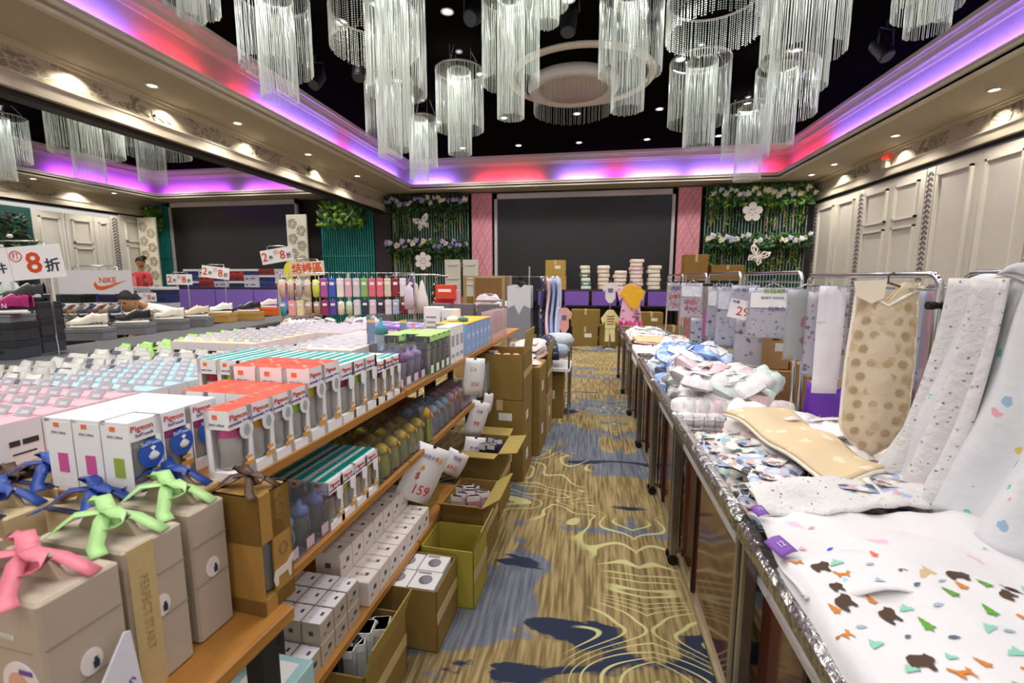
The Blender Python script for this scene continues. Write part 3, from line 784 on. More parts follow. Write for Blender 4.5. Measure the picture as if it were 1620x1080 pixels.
for k, px in enumerate((716, 743)):
    P = ony(px, 424, 12.2)
    t = thing('folding_door_leaf', 'narrow cream panelled partition leaf standing %s before the left pink panel' % ('first' if k == 0 else 'second'), 'panel', (P.x, 12.2 + .1 * k, 0), 0.25, 'loose partition leaves')
    mb = MB(); mb.box((0, 0, 1.05), (.42, .06, 2.1)); mb.build('board', PANELM, t)
    mb = MB()
    for z0, z1 in ((.2, 1.45), (1.58, 1.98)):
        for a, b2, c, d in ((-.15, .15, z1 - .03, z1), (-.15, .15, z0, z0 + .03), (-.15, -.12, z0, z1), (.12, .15, z0, z1)): mb.box(((a + b2) / 2, -.04, (c + d) / 2), (b2 - a, .03, d - c))
    mb.build('panel_moulding', PANELF, t)
# ================================================================ main shelving along the aisle
SHA = math.atan(0.0428); RZ = -SHA
def SP(s, t, z): return Vector((-0.917 + s * math.sin(SHA) - t * math.cos(SHA), s * math.cos(SHA) + t * math.sin(SHA), z))
Z1, Z2, Z3 = 1.08, 0.733, 0.33
STEEL = M('#2f3236', 0.45, 0.5)
def upright(t, x, y, z1, x0=0.0):
    mb = MB(); mb.box((x, y, z1 / 2), (0.045, 0.045, z1))
    z = 0.08
    p = mb.build('post', STEEL, t)
    mb = MB()
    while z < z1 - 0.03:
        mb.box((x + 0.012, y - 0.0232, z), (0.007, 0.002, 0.022)); mb.box((x - 0.012, y - 0.0232, z), (0.007, 0.002, 0.022))
        mb.box((x + 0.0232, y, z), (0.002, 0.007, 0.022)); z += 0.05
    mb.build('slots', BLACK, p)['kind'] = 'stuff'
for k, (s0, s1, lb) in enumerate(((0.86, 1.98, 'nearest the camera'), (1.99, 3.1, 'middle bay beside the carton stacks'), (3.11, 4.75, 'far bay with toothbrush packs'))):
    L = s1 - s0
    t = thing('shelving_unit', 'oak boarded metal shelving bay along the aisle, ' + lb, 'shelf', SP((s0 + s1) / 2, 0, 0), RZ, 'shelving bays along the aisle')
    tops = ((Z1, 0.0, s0, s1), (Z2, -0.01, s0 + .2 if k == 0 else s0, s1), (Z3, -0.045, s0 + .2 if k == 0 else s0, s1))
    for z, tt, a, b in tops:
        if k == 2 and z < 1: continue
        if k == 1 and z < .5: b = a + .62
        mb = MB(); mb.rbox((-0.3 - tt, (a + b) / 2 - (s0 + s1) / 2, z - 0.016), (0.6, b - a, 0.032), 0, 0.003); mb.build('shelf_board', OAK, t)
    for x, y in ((-0.04 if k == 0 else -0.34, -L / 2 + (.24 if k == 0 else .03)), (-0.57, -L / 2 + (.24 if k == 0 else .03)), (-0.34, L / 2 - .03), (-0.57, L / 2 - .03)): upright(t, x, y, Z1 - 0.03)
# broad display table behind the shelving
t = thing('display_table', 'broad oak topped display table behind the aisle shelving, covered with packs', 'table', SP(2.8, 1.55, 0), RZ)
mb = MB(); mb.rbox((0, 0, Z1 - .02), (1.86, 3.76, 0.04)); mb.build('table_top', OAK, t)
for x in (-.85, .85):
    for y in (-1.75, 0, 1.75): mb = MB(); mb.box((x, y, (Z1 - .04) / 2), (.05, .05, Z1 - .04)); mb.build('leg', STEEL, t)

# ---------------------------------------------------------------- feeding bottle boxes
BOTG = M('#a3a09c', 0.2, var=0.12, spec=0.8); BOTB = M('#a99a86', 0.2, var=0.1, spec=0.8)
ORNG = speckle('orange_print', '#ee5238', ['#f4d2c8', '#f28a72', '#f07058'], 34, 0.22, 0.5, 0); TEALP = M('#14a7a0', 0.45, var=0.08); BLUEP = M('#2b57b8', 0.45)
PRINTW = M('#f3f1f4', 0.45, var=0.02); WSIDE = M('#e6e3ea', 0.5, var=0.03)
COLLARS = {'pink': M('#d65a9a', .4), 'yellow': M('#e6cf2e', .4), 'grey': M('#cfcdd2', .4), 'green': M('#9bd436', .4), 'maroon': M('#9c2740', .4), 'amber': M('#d9a63c', .4), 'blue': M('#4f7fd0', .4)}
def window_box(name, label, cat, w, d, h, top, collar, logo='Pigeon', bubble='oval', body=None, group=None, detail=True, stripe=False):
    """carton with a window round its front and aisle corner, showing the feeding bottle; +x faces the aisle, -y the camera"""
    t = thing(name, label, cat, (0, 0, 0), RZ, group)
    cap, base = h * 0.26, h * 0.14
    mb = MB()
    mb.box((0, 0, base / 2), (w, d, base)); mb.box((0, 0, h - cap / 2), (w, d, cap))
    mb.box((-w / 2 + .002, 0, h / 2), (.004, d, h)); mb.box((0, d / 2 - .002, h / 2), (w, .004, h))
    mb.box((w / 2 - .002, d / 2 - .008, h / 2), (.004, .016, h)); mb.box((-w / 2 + .008, -d / 2 + .002, h / 2), (.016, .004, h))
    # curved shoulders of the die-cut window on the aisle face
    n = 6; pts = [(d * .5, base)] + [(d * .5 - d * .32 * math.cos(i / n * PI / 2), base + (h - base - cap) * .45 * math.sin(i / n * PI / 2) * .9 - .0) for i in range(n, -1, -1)]
    mb.prism(pts, .003, 0, Matrix.Translation((w / 2 - .0018, 0, 0)) @ Matrix.Rotation(PI / 2, 4, 'Z'))
    mb.build('carton', PRINTW, t)
    mb = MB()
    if stripe: mb.box((w * .12, 0, h + .0006), (w * .34, d * .98, .0012)); mb.box((-w * .36, 0, h + .0006), (w * .2, d * .98, .0012))
    elif top: mb.box((0, 0, h + .0006), (w * .97, d * .97, .0012))
    if top: mb.build('top_print', top, t)
    if bubble == 'blue' and detail:
        mb = MB(); mb.box((0, -d / 2 + .001, h * .5), (w * .98, .003, h * .9)); mb.build('front_panel', PRINTW, t)
        mb = MB(); mb.box((w * .06, -d / 2 - .001, h * .40), (w * .36, .002, h * .26)); mb.build('front_window', COLLARS[collar] if collar != 'grey' else M('#9db24a', .4), t)
    if not detail: return t
    r = min(w, d) * .40
    mb = MB(); z0 = base; z1 = h - cap
    mb.lathe([(r * .8, z0), (r, z0 + .012), (r * .86, z0 + (z1 - z0) * .35), (r, z0 + (z1 - z0) * .7), (r * .8, z0 + (z1 - z0) * .8), (r * .8, z1)], 12)
    b = mb.build('bottle', body or BOTG, t)
    mb = MB(); zc = z1 - (z1 - z0) * .26; mb.lathe([(r * .84, zc), (r * .9, zc + .003), (r * .9, z1 - .002), (r * .8, z1)], 12); mb.build('collar', COLLARS[collar], b)
    mb = MB()
    if bubble == 'oval':
        pts = [(d * .30 * math.cos(a * PI / 8) + d * .2, h - cap * 1.25 + h * .13 * math.sin(a * PI / 8)) for a in range(16)]
        T = Matrix.Translation((w / 2 + .0015, 0, 0)) @ Matrix.Rotation(PI / 2, 4, 'Z'); mb.prism(pts, .002, 0, T)
        q = mb.build('bubble_label', WSIDE, t)
        m2 = MB(); m2.prism([(d * .2 + d * .13 * math.cos(a * PI / 6), h - cap * 1.25 + h * .085 * math.sin(a * PI / 6)) for a in range(12)], .001, 0, Matrix.Translation((w / 2 + .0028, 0, 0)) @ Matrix.Rotation(PI / 2, 4, 'Z')); m2.build('bottle_picture', M('#9fb0b4', .5, var=.3, scale=80), q)
    elif bubble == 'tongue':
        pts = [(d * .22 * math.cos(PI + a * PI / 8) + d * .22, h - cap - h * .12 + d * .22 * math.sin(PI + a * PI / 8)) for a in range(9)] + [(d * .44, h - cap * .9), (0, h - cap * .9)]
        T = Matrix.Translation((w / 2 + .0015, 0, 0)) @ Matrix.Rotation(PI / 2, 4, 'Z'); mb.prism(pts, .002, 0, T); q = mb.build('tongue_label', PRINTW, t)
    elif bubble == 'blue':
        pts = [(d * .40 * math.cos(a * PI / 10) + d * .1, h * .52 + d * .45 * math.sin(a * PI / 10)) for a in range(20)]; pts = [(min(p, d * .5), q_) for p, q_ in pts]
        T = Matrix.Translation((w / 2 + .0012, 0, 0)) @ Matrix.Rotation(PI / 2, 4, 'Z'); mb.prism(pts, .0016, 0, T); q = mb.build('blue_label', BLUEP, t)
        m2 = MB(); m2.lathe([(.012, 0), (.017, .01), (.008, .022), (.011, .03), (.004, .04)], 8, 0, (w / 2 - .006, d * .16, h * .43)); m2.build('teat_picture', WHITE, q)
        letters('SofTouch', .013, M('#dfe6fa', .5), q, (w / 2 + .0024, d * .12, h * .66), RIGHTF)
    letters(logo, .021, REDT, t, (w / 2 + .0008, -d * .1, h - cap * .38), RIGHTF)
    letters('SofTouch' if bubble == 'blue' else 'peristaltic PLUS', .0115, PURT, t, (w / 2 + .0008, -.004, h - cap * .74), RIGHTF)
    mb = MB(); mb.box((-w * .06, -d / 2 - .0006, h - cap * .34), (w * .2, .0012, cap * .24)); mb.build('front_emblem', M('#ee7a4a', .5), t)
    letters('PPSU 240ml', .009, GREYT, t, (0, -d / 2 - .0008, h - cap * .75), FRONT)
    mb = MB(); mb.box((w / 2 + .0006, d * .22, base * 1.3), (.0012, d * .42, base * .5)); mb.box((w / 2 + .0006, d * .22, base * 2.0), (.0012, d * .30, base * .3)); mb.build('size_sticker', M('#e0a04c', .5), t)
    return t
def block(proto_edge, proto_in, base, s0, t0, ns, nt, w, d, z, group, gap=.003, skip=None):
    """grid of boxes; s runs away from the camera, t away from the aisle"""
    if proto_in is None: proto_in = proto_edge
    used = set()
    for i in range(ns):
        for j in range(nt):
            if skip and skip(i, j): continue
            edge = (j == 0 or i == 0)
            P = SP(s0 + (i + .5) * (d + gap), t0 + (j + .5) * (w + gap), z)
            lb = '%s, %s from the near end, %s from the aisle' % (base, ORD[i], ORD[j])
            pr = (proto_edge[(i + 2 * j) % len(proto_edge)] if edge else proto_in) if isinstance(proto_edge, list) else (proto_edge if edge else proto_in)
            if isinstance(pr, list): pr = pr[0]
            if pr.name not in used and pr.name not in USED: pr.location = P; pr['label'] = lb; pr['group'] = group; used.add(pr.name); USED.add(pr.name)
            else: copy_thing(pr, P, RZ, lb, group)
USED = set()
w, d, h = .074, .076, .19
ed = [window_box('bottle_box', '', 'box', w, d, h, ORNG, c) for c in ('pink', 'amber', 'grey', 'green')]
inn = window_box('bottle_box', '', 'box', w, d, h, ORNG, 'grey', detail=False)
block(ed, inn, 'orange topped bottle box', .975, .004, 4, 1, w, d, Z1, 'orange topped bottle boxes')
block(inn, inn, 'rear orange topped bottle box', 1.13, .085, 2, 3, w, d, Z1, 'orange topped bottle boxes')
w, d, h = .082, .08, .185
ed = [window_box('bottle_box', '', 'box', w, d, h, None, c, bubble='blue') for c in ('grey', 'pink', 'pink')]
inn = window_box('bottle_box', '', 'box', w, d, h, None, 'grey', detail=False)
block(ed, inn, 'white bottle box with blue label', .86, .17, 3, 3, w, d, Z1, 'white bottle boxes with blue labels')
w, d, h = .096, .082, .235
ed = [window_box('bottle_box', '', 'box', w, d, h, ORNG, c) for c in ('yellow', 'grey', 'green')]
inn = window_box('bottle_box', '', 'box', w, d, h, ORNG, 'grey', detail=False)
block(ed, inn, 'tall orange topped bottle box', 1.295, .004, 2, 3, w, d, Z1, 'tall orange topped bottle boxes')
w, d, h = .085, .082, .215
ed = [window_box('bottle_box', '', 'box', w, d, h, TEALP, c, bubble='tongue', stripe=True) for c in ('maroon', 'green', 'grey')]
inn = window_box('bottle_box', '', 'box', w, d, h, TEALP, 'grey', detail=False, stripe=True)
block(ed, inn, 'white bottle box with teal stripe', 1.475, .004, 3, 7, w, d, Z1, 'teal striped bottle boxes on the top shelf')
w, d, h = .075, .068, .18
ed = [window_box('bottle_box', '', 'box', w, d, h, TEALP if c != 'maroon' else None, c, bubble='tongue', stripe=True, body=BOTB) for c in ('maroon', 'amber', 'yellow')]
block(ed, None, 'small teal striped bottle box', 1.735, .004, 3, 2, w, d, Z1, 'small teal striped bottle boxes')

# ---------------------------------------------------------------- pastel packs with hang tabs
LABELK = M('#35363c', .5); TABC = clear('#f3f3fa', .45, .2)
def pastel(name, topm, w, d, h, tab=True, bars=True):
    t = thing(name, '', 'box', (0, 0, 0), RZ)
    mb = MB(); mb.box((0, 0, h / 2), (w, d, h)); mb.build('carton', WSIDE, t)
    mb = MB(); mb.box((0, 0, h + .001), (w * .98, d * .98, .002)); mb.build('lid', topm, t)
    if bars:
        mb = MB()
        for a in (-.28, .12): mb.box((w / 2 + .0008, d * (a + .06), h * .5), (.0016, d * (.26 if a < 0 else .4), h * .13))
        mb.box((w / 2 + .0008, 0, h * .24), (.0016, d * .6, h * .035)); mb.box((0, -d / 2 - .0008, h * .52), (w * .6, .0016, h * .14)); mb.box((0, -d / 2 - .0008, h * .25), (w * .5, .0016, h * .04)); mb.build('black_label', LABELK, t)
        letters('simba', .016, GREYT, t, (w / 2 + .001, 0, h * .78), RIGHTF) if False else None
    if tab:
        mb = MB(); T = Matrix.Translation((0, d * .3, h + .002)) @ Matrix.Rotation(-.7, 4, 'X'); mb.box((0, 0, .016), (w * .7, .002, .032), 0, T=T); q = mb.build('hang_tab', TABC, t)
        mb = MB(); mb.box((w * .06, -.0016, .014), (w * .34, .001, .012), 0, T=T); mb.build('tab_print', M('#d3d0dc', .6), q)
    return t
PB = [('pale pink topped pack', '#f3b7c4', .93, .70, 4, 9, .088, .092, .12), ('pale blue topped pack', '#b5dbea', 1.31, .66, 6, 7, .075, .078, .125), ('beige topped pack', '#ecc79a', 1.79, .70, 6, 4, .08, .075, .125)]
for base, hx, s0, t0, ns, nt, w, d, h in PB:
    topm = M(hx, .35, var=.04)
    pr = pastel('feeding_pack', topm, w, d, h); block(pr, None, base, s0, t0, ns, nt, w, d, Z1, base + 's', gap=.004)
pr = pastel('feeding_pack', M('#f2e6d6', .4, var=.04), .10, .085, .13, True, True); block(pr, None, 'cream topped pack', 2.26, .44, 5, 4, .10, .085, Z1, 'cream topped packs')
pr = pastel('feeding_pack', M('#f4d3d8', .4, var=.04), .10, .085, .13, False, True); block(pr, None, 'blush topped pack', 2.72, .50, 5, 4, .10, .085, Z1, 'blush topped packs')
pr = pastel('feeding_pack', M('#f3d9b8', .4, var=.05), .12, .10, .12, True, True); block(pr, None, 'peach topped pack', 2.42, 1.20, 6, 5, .12, .10, Z1, 'peach topped packs')
pr = pastel('feeding_pack', M('#f0c9d2', .4, var=.05), .12, .10, .12, True, True); block(pr, None, 'rose topped pack', 3.05, .98, 5, 6, .12, .10, Z1, 'rose topped packs')
# clear zip bags standing behind the pastel packs
def zipbag(name, colm, w, h, dp, hexp='#6f7686'):
    t = thing(name, '', 'bag', (0, 0, 0), RZ)
    mb = MB()
    def fn(u, v):
        a = u * 2 * PI; k = math.sin(min(1, max(0, v * 1.0)) * PI) ** .5 if v < 1 else 0
        e = 1 - .9 * v
        return (w / 2 * math.cos(a) * (1 - .25 * v * v), dp / 2 * math.sin(a) * e * (1 - .9 * v ** 6) + .01 * math.sin(3 * a + 5 * v), h * v)
    mb.sheet(fn, 12, 5); mb.build('pouch', colm, t)
    mb = MB(); mb.box((0, -dp * .38, h * .5), (w * .5, .003, h * .25)); mb.build('printed_label', M(hexp, .5, var=.4, scale=60), t)
    return t
z1b = zipbag('zip_bag', M('#eef0ee', .25, var=.06, scale=30, trans=.35), .15, .10, .085); z2b = zipbag('zip_bag', M('#a9e07a', .4, var=.2), .12, .10, .10, '#f1f6ea')
n = 0
for base, pr, s0, t0, ns, nt, ds, dt in (('whitish plastic bag', z1b, 1.30, 1.32, 9, 6, .125, .15), ('bright green zip bag', z2b, 2.42, 1.86, 8, 3, .13, .17)):
    for i in range(ns):
        for j in range(nt):
            P = SP(s0 + i * ds, t0 + j * dt + rnd.uniform(-.02, .02), Z1); lb = '%s, %s from the near end, %s from the aisle' % (base, ORD[i], ORD[j]); rz = (-.45 + rnd.uniform(-.2, .2), 0, RZ + rnd.uniform(-.3, .3))
            if i == j == 0: pr.location = P; pr.rotation_euler = rz; pr['label'] = lb; pr['group'] = base + 's'
            else: copy_thing(pr, P, rz, lb, base + 's')

# ---------------------------------------------------------------- clear boxes with cups
CLR = clear('#f4f6fb', .06, .08)
def clear_cup(name, w, d, h, cupm, lidm, basem, extra=None, kind='cup', capm=None):
    t = thing(name, '', 'box', (0, 0, 0), RZ)
    mb = MB(); mb.box((0, 0, h / 2), (w, d, h)); mb.build('clear_box', CLR, t)
    mb = MB(); mb.box((0, 0, .004), (w * .97, d * .97, .008)); mb.box((w / 2 + .0006, -.2 * d, h * .16), (.001, d * .5, h * .2)); mb.build('printed_insert', basem, t)
    r = min(w, d) * .38
    mb = MB(); mb.lathe([(r * .75, .01), (r * .85, .02), (r * .9, h * .35), (r, h * .6), (r, h * .64)], 12); c = mb.build('cup', cupm, t)
    mb = MB(); mb.lathe([(r * 1.03, h * .62), (r * 1.05, h * .70), (r * .8, h * .78), (r * .3, h * .80), (r * .22, h * .92), (r * .1, h * .94)], 12); mb.build('lid', lidm, c)
    if kind == 'handle':
        mb = MB()
        for sg in (-1, 1): mb.tube([(sg * r * .9, 0, h * .58), (sg * r * 1.22, 0, h * .5), (sg * r * 1.25, 0, h * .36), (sg * r * .9, 0, h * .26)], r * .12)
        mb.build('handles', lidm, c)
    return t
SMOKE = M('#b9b4b4', .2, var=.15, spec=.8)
cups = [('clear box with purple lidded straw cup', '#9f3f86', '#d9ccd6', '#f0e3ec', 1.955, .02, 2), ('clear box with lilac handled cup', '#c8a9dc', '#cfc7d0', '#e8cddd', 2.13, .02, 2), ('clear box with blue lidded mug', '#a9bfe6', '#dcd9dc', '#efe6ee', 2.13, .16, 1), ('clear box with peach lidded bowl', '#f0b7a0', '#ddd5d0', '#f1e6e2', 2.30, .14, 1)]
for base, lid, cup, ins, s, tt, n in cups:
    pr = clear_cup('cup_pack', .10, .085, .185, M(cup, .25, spec=.7), M(lid, .4), M(ins, .5), kind='handle')
    for i in range(n):
        P = SP(s + .045 + i * .088, tt + .055, Z1); lb = base + ('' if n == 1 else (' nearer' if i == 0 else ' farther') + ' along the aisle edge')
        if i == 0: pr.location = P; pr['label'] = lb
        else: copy_thing(pr, P, RZ, lb)
# green lidded clear packs, white tall cartons, toothbrush packs
GRL = speckle('green_print', '#b6e884', ['#2f4a2a', '#e9f6d6', '#8fd05a'], 26, .22, .5, 0)
pr = clear_cup('straw_cup_pack', .085, .078, .215, M('#cfcab4', .25), M('#b9c8a0', .4), M('#e6f3d6', .5))
mb = MB(); mb.box((0, 0, .2155), (.085, .078, .003)); mb.box((.0428, 0, .2), (.001, .078, .03)); mb.build('green_top', GRL, pr)
block(pr, None, 'green topped clear cup pack', 2.30, .004, 4, 3, .085, .078, Z1, 'green topped cup packs', skip=lambda i, j: i == 0 and j == 1)
def carton(name, label, cat, w, d, h, mats, loc, rz=RZ, text=None, group=None):
    t = thing(name, label, cat, loc, rz, group)
    mb = MB(); mb.rbox((0, 0, h / 2), (w, d, h), 0, .003); mb.build('body', mats[0], t)
    mb = MB()
    for k in range(5): mb.box((-w * .05, -d / 2 - .0007, h * (.22 + .13 * k)), (w * (.62 - .1 * (k % 2)), .0014, h * .05)); 
    mb.box((w / 2 + .0007, 0, h * .6), (.0014, d * .6, h * .3)); mb.box((w / 2 + .0007, 0, h * .2), (.0014, d * .7, h * .1)); mb.build('printing', mats[1], t)
    return t
for i in range(3): carton('tall_carton', 'tall white printed carton, %s behind the green topped cup packs' % ORD[i], 'box', .09, .08, .23, (PRINTW, M('#a9adb8', .5)), SP(2.68 + i * .084, .055, Z1))
carton('large_carton', 'large white carton with vertical grey print standing tallest on the top shelf', 'box', .13, .11, .30, (PRINTW, M('#9b9fae', .5)), SP(3.42, .42, Z1), 0)
carton('large_carton', 'second white carton with grey pictures beside the tallest white carton', 'box', .12, .11, .285, (M('#e4e6ea', .5), M('#8f959d', .5, var=.4, scale=50)), SP(3.42, .28, Z1), 0)
pr = clear_cup('training_cup_pack', .13, .10, .31, M('#cfe3ea', .3), M('#2fa7b4', .4), M('#e9f3f6', .5)); pr.location = SP(2.52, .40, Z1); pr['label'] = 'tall clear pack with teal lidded training cup on the top shelf'
pr = clear_cup('training_cup_pack', .13, .10, .27, M('#e9dcdc', .3), M('#e98690', .4), M('#f6e3e6', .5)); pr.location = SP(2.62, .24, Z1); pr['label'] = 'tall clear pack with coral lidded training cup on the top shelf'
BLUEB = M('#8fb0de', .45, var=.1); YEL = M('#f2bf3c', .45, var=.06)
for i in range(6):
    carton('toothbrush_box', 'blue box with yellow top, %s along the aisle edge' % ORD[i], 'box', .22, .105, .21, (BLUEB, speckle('blue_print', '#9dbbe6', ['#f0a8a0', '#f4f1f6', '#4f6fb4'], 22, .3, .5, 0)), SP(3.03 + i * .11, .13, Z1), group='blue boxes with yellow tops')
    t = bpy.data.objects[[o.name for o in bpy.data.objects if o.name.startswith('toothbrush_box')][-1]]
    mb = MB(); mb.box((0, 0, .2125), (.222, .107, .005)); mb.build('yellow_lid', YEL, t)
for i in range(8):
    t = thing('toothbrush_pack', 'slim pink and clear toothbrush pack, %s along the far aisle edge' % ORD[i], 'pack', SP(3.74 + i * .07, .07, Z1), RZ, 'slim toothbrush packs')
    mb = MB(); mb.box((0, 0, .12), (.10, .045, .24)); mb.build('sleeve', clear('#f6e2e6', .5, .2), t)
    mb = MB(); mb.cyl((0, 0, .02), (0, 0, .2), .008, .006, 6); mb.lathe([(.004, .2), (.01, .205), (.01, .225), (.004, .23)], 6); mb.build('toothbrush', M(('#d8728c', '#8f6bb4', '#e0a59c')[i % 3], .4), t)
    mb = MB(); mb.box((0, -.001, .03), (.101, .0465, .05)); mb.build('card', M('#e3bcb0', .5), t)
t = thing('plush_toy', 'small white and teal toy pack lying on the yellow topped boxes', 'toy', SP(3.14, .13, Z1 + .215), RZ)
mb = MB(); mb.lathe([(.0, 0), (.03, .005), (.035, .02), (.02, .035), (0, .04)], 10, 0, (-.04, 0, 0), sx=1.4); mb.build('white_part', WHITE, t); mb = MB(); mb.lathe([(.0, 0), (.03, .005), (.03, .025), (0, .035)], 8, 0, (.04, 0, 0), sx=1.2); mb.build('teal_part', M('#3e7f86', .5), t)
for i in range(3):
    t = thing('mesh_storage_bag', 'grey mesh bag with blue trim, %s from the left at the far shelf end' % ORD[i], 'bag', SP(4.55, .78 - i * .25, Z1), RZ, 'grey mesh bags')
    mb = MB(); mb.box((0, 0, .13), (.22, .12, .26), top=.92); mb.build('bag_body', M('#6c6a70', .7, var=.3, scale=80), t); mb = MB(); mb.box((0, -.061, .05), (.1, .004, .06)); mb.build('blue_label', M('#4a6fc4', .5), t)

# ---------------------------------------------------------------- second shelf
w, d, h = .085, .082, .175
ed = [window_box('bottle_box', '', 'box', w, d, h, TEALP, c, bubble='tongue', body=BOTB, stripe=True) for c in ('maroon', 'yellow', 'maroon', 'amber')]
inn = window_box('bottle_box', '', 'box', w, d, h, TEALP, 'grey', detail=False, stripe=True)
block(ed, inn, 'lower teal striped bottle box', 1.36, .0, 4, 3, w, d, Z2, 'teal striped bottle boxes on the second shelf')
t = window_box('bottle_box', 'red topped bottle box behind the black post on the second shelf', 'box', .085, .085, .15, M('#d8412f', .45, var=.1), 'maroon', body=BOTB); t.location = SP(1.12, .06, Z2)
for i in range(3):
    t = clear_cup('cup_pack', .09, .075, .17, M('#8f8f97', .25, spec=.8), M(('#8fb8e6', '#7f97d8', '#8f8fd0')[i], .35), M('#cdb4c8', .5), kind='handle'); t.location = SP(1.19 + i * .078, .05, Z2); t['label'] = 'clear box with blue capped bottle, %s from the post on second shelf' % ORD[i]
def jug_pack(name, bodym, lidm, h=.15, w=.085):
    t = thing(name, '', 'bottle', (0, 0, 0), RZ)
    r = w * .42
    mb = MB(); mb.lathe([(r * .8, 0), (r, .008), (r, h * .45), (r * .85, h * .55), (r, h * .66), (r * .95, h * .7)], 12); b = mb.build('bottle_body', bodym, t)
    mb = MB(); mb.lathe([(r * 1.02, h * .68), (r * 1.02, h * .8), (r * .7, h * .9), (r * .3, h * .97), (0.001, h)], 12); mb.build('cap', lidm, t)
    mb = MB(); mb.tube([(r * .6, 0, h * .85), (r * 1.1, 0, h * .82), (r * 1.2, 0, h * .7)], .006); mb.build('spout_cover', M('#f0a53c', .4), t)
    mb = MB(); mb.box((0, 0, h * .5), (w, w, h * 1.0)); mb.build('clear_box', CLR, t)
    return t
YB_ = M('#dbe27a', .3, var=.12); YL = M('#f0cf2c', .35)
rows = [('yellow capped water bottle in clear box', jug_pack('water_bottle', YB_, YL), 1.72, 6, 3, .095), ('grey blue cup in clear box', jug_pack('water_bottle', M('#bcc6d8', .25, var=.1), M('#aec6e6', .3), .16), 2.32, 4, 2, .09), ('pink lidded cup in clear box', jug_pack('water_bottle', M('#e6ccd8', .25, var=.1), M('#eeb4c6', .3), .16), 2.70, 5, 2, .085)]
for base, pr, s0, ns, nt, pitch in rows:
    for i in range(ns):
        for j in range(nt):
            P = SP(s0 + i * pitch, .05 + j * .1, Z2); lb = '%s, %s from the near end, %s from the aisle' % (base, ORD[i], ORD[j])
            if i == j == 0: pr.location = P; pr['label'] = lb; pr['group'] = base.split(' in ')[0] + 's'
            else: copy_thing(pr, P, RZ, lb, base.split(' in ')[0] + 's')
t = jug_pack('water_bottle', M('#d3d33c', .35), M('#f2c61e', .35), .19, .06); t.location = SP(2.26, -.0 + .02, Z2); t['label'] = 'tall bright yellow bottle standing at the second shelf edge without a box'
for i in range(7):
    t = thing('hanging_pack', 'clear bag of %s hanging off the second shelf end, %s along' % ('blue spouts' if i % 2 == 0 else 'yellow and purple toys', ORD[i]), 'bag', SP(3.2 + i * .13, .02, Z2), RZ)
    mb = MB(); mb.sheet(lambda u, v: (.05 * math.cos(u * 2 * PI), .055 * math.sin(u * 2 * PI), .01 + .22 * v), 10, 4); mb.build('bag_film', clear('#e9eaf4', .3, .2), t)
    mb = MB()
    for q in range(5): mb.lathe([(.0, 0), (.02, .01), (.016, .03), (0, .045)], 6, 0, (rnd.uniform(-.02, .02), rnd.uniform(-.02, .02), .02 + q * .036))
    mb.build('contents', M(('#a9bfe0', '#e3b32e', '#b9c9ea', '#6a5a90')[i % 4], .4, var=.2), t)['kind'] = 'stuff'
    mb = MB(); mb.box((0, 0, .245), (.08, .004, .05)); mb.build('header_card', M(('#e8e4ee', '#4a3f6a')[i % 2], .5), t)

# ---------------------------------------------------------------- third shelf: white print cartons and plain cream cartons
WPRINT = speckle('white_small_print', '#eceaf0', ['#4a4652', '#c79ab0', '#8a8692'], 34, .16, .5, 0)
def small_carton(name, w, d, h, side, topm, mark, wind=True):
    t = thing(name, '', 'box', (0, 0, 0), RZ)
    mb = MB(); mb.rbox((0, 0, h / 2), (w, d, h), 0, .002); mb.build('carton', side, t)
    mb = MB(); mb.box((0, 0, h + .0006), (w * .97, d * .97, .0012)); mb.build('top_face', topm, t)
    mb = MB()
    mb.box((w / 2 + .0006, d * .1, h * .55), (.0012, d * .22, h * .18)); mb.box((w / 2 + .0006, -d * .2, h * .35), (.0012, d * .2, h * .05)); mb.box((0, -d / 2 - .0006, h * .5), (w * .22, .0012, h * .2)); mb.box((w * .2, d * .1, h + .0014), (w * .14, d * .2, .001)); mb.build('print_marks', mark, t)
    if wind:
        q = MB(); q.tube([(-.018, 0, h + .001), (-.018, 0, h + .008), (.018, 0, h + .008), (.018, 0, h + .001)], .003, 5); q.build('carry_loop', side, t)
    return t
TAUPE = M('#b5a797', .6, var=.05); CREAMC = M('#ddd3cc', .6, var=.04)
a = small_carton('printed_carton', .07, .075, .075, TAUPE, WPRINT, M('#4a4652', .6), False); USED.add(a.name)
a0 = True
for i in range(4):
    for j in range(4):
        for k in range(2 if i > 0 else 1):
            P = SP(1.19 + i * .08, .01 + j * .075, Z3 + k * .077); lb = 'small white printed carton, %s from the post, %s from the aisle, %s layer' % (ORD[i], ORD[j], 'upper' if k else 'lower')
            if a0: a.location = P; a['label'] = lb; a['group'] = 'small white printed cartons'; a0 = False
            else: copy_thing(a, P, RZ, lb, 'small white printed cartons')
a = small_carton('cream_carton', .11, .085, .10, CREAMC, M('#e6ddd6', .6), M('#55505c', .6)); a0 = True
for i in range(7):
    for j in range(2):
        for k in range(1 if j == 0 else 2):
            P = SP(1.56 + i * .088, .02 + j * .115, Z3 + k * .102); lb = 'cream carton with carry loop, %s from the near end, %s row%s' % (ORD[i], 'front' if j == 0 else 'rear', ' upper layer' if k else '')
            if a0: a.location = P; a['label'] = lb; a['group'] = 'cream cartons on the third shelf'; a0 = False
            else: copy_thing(a, P, RZ, lb, 'cream cartons on the third shelf')

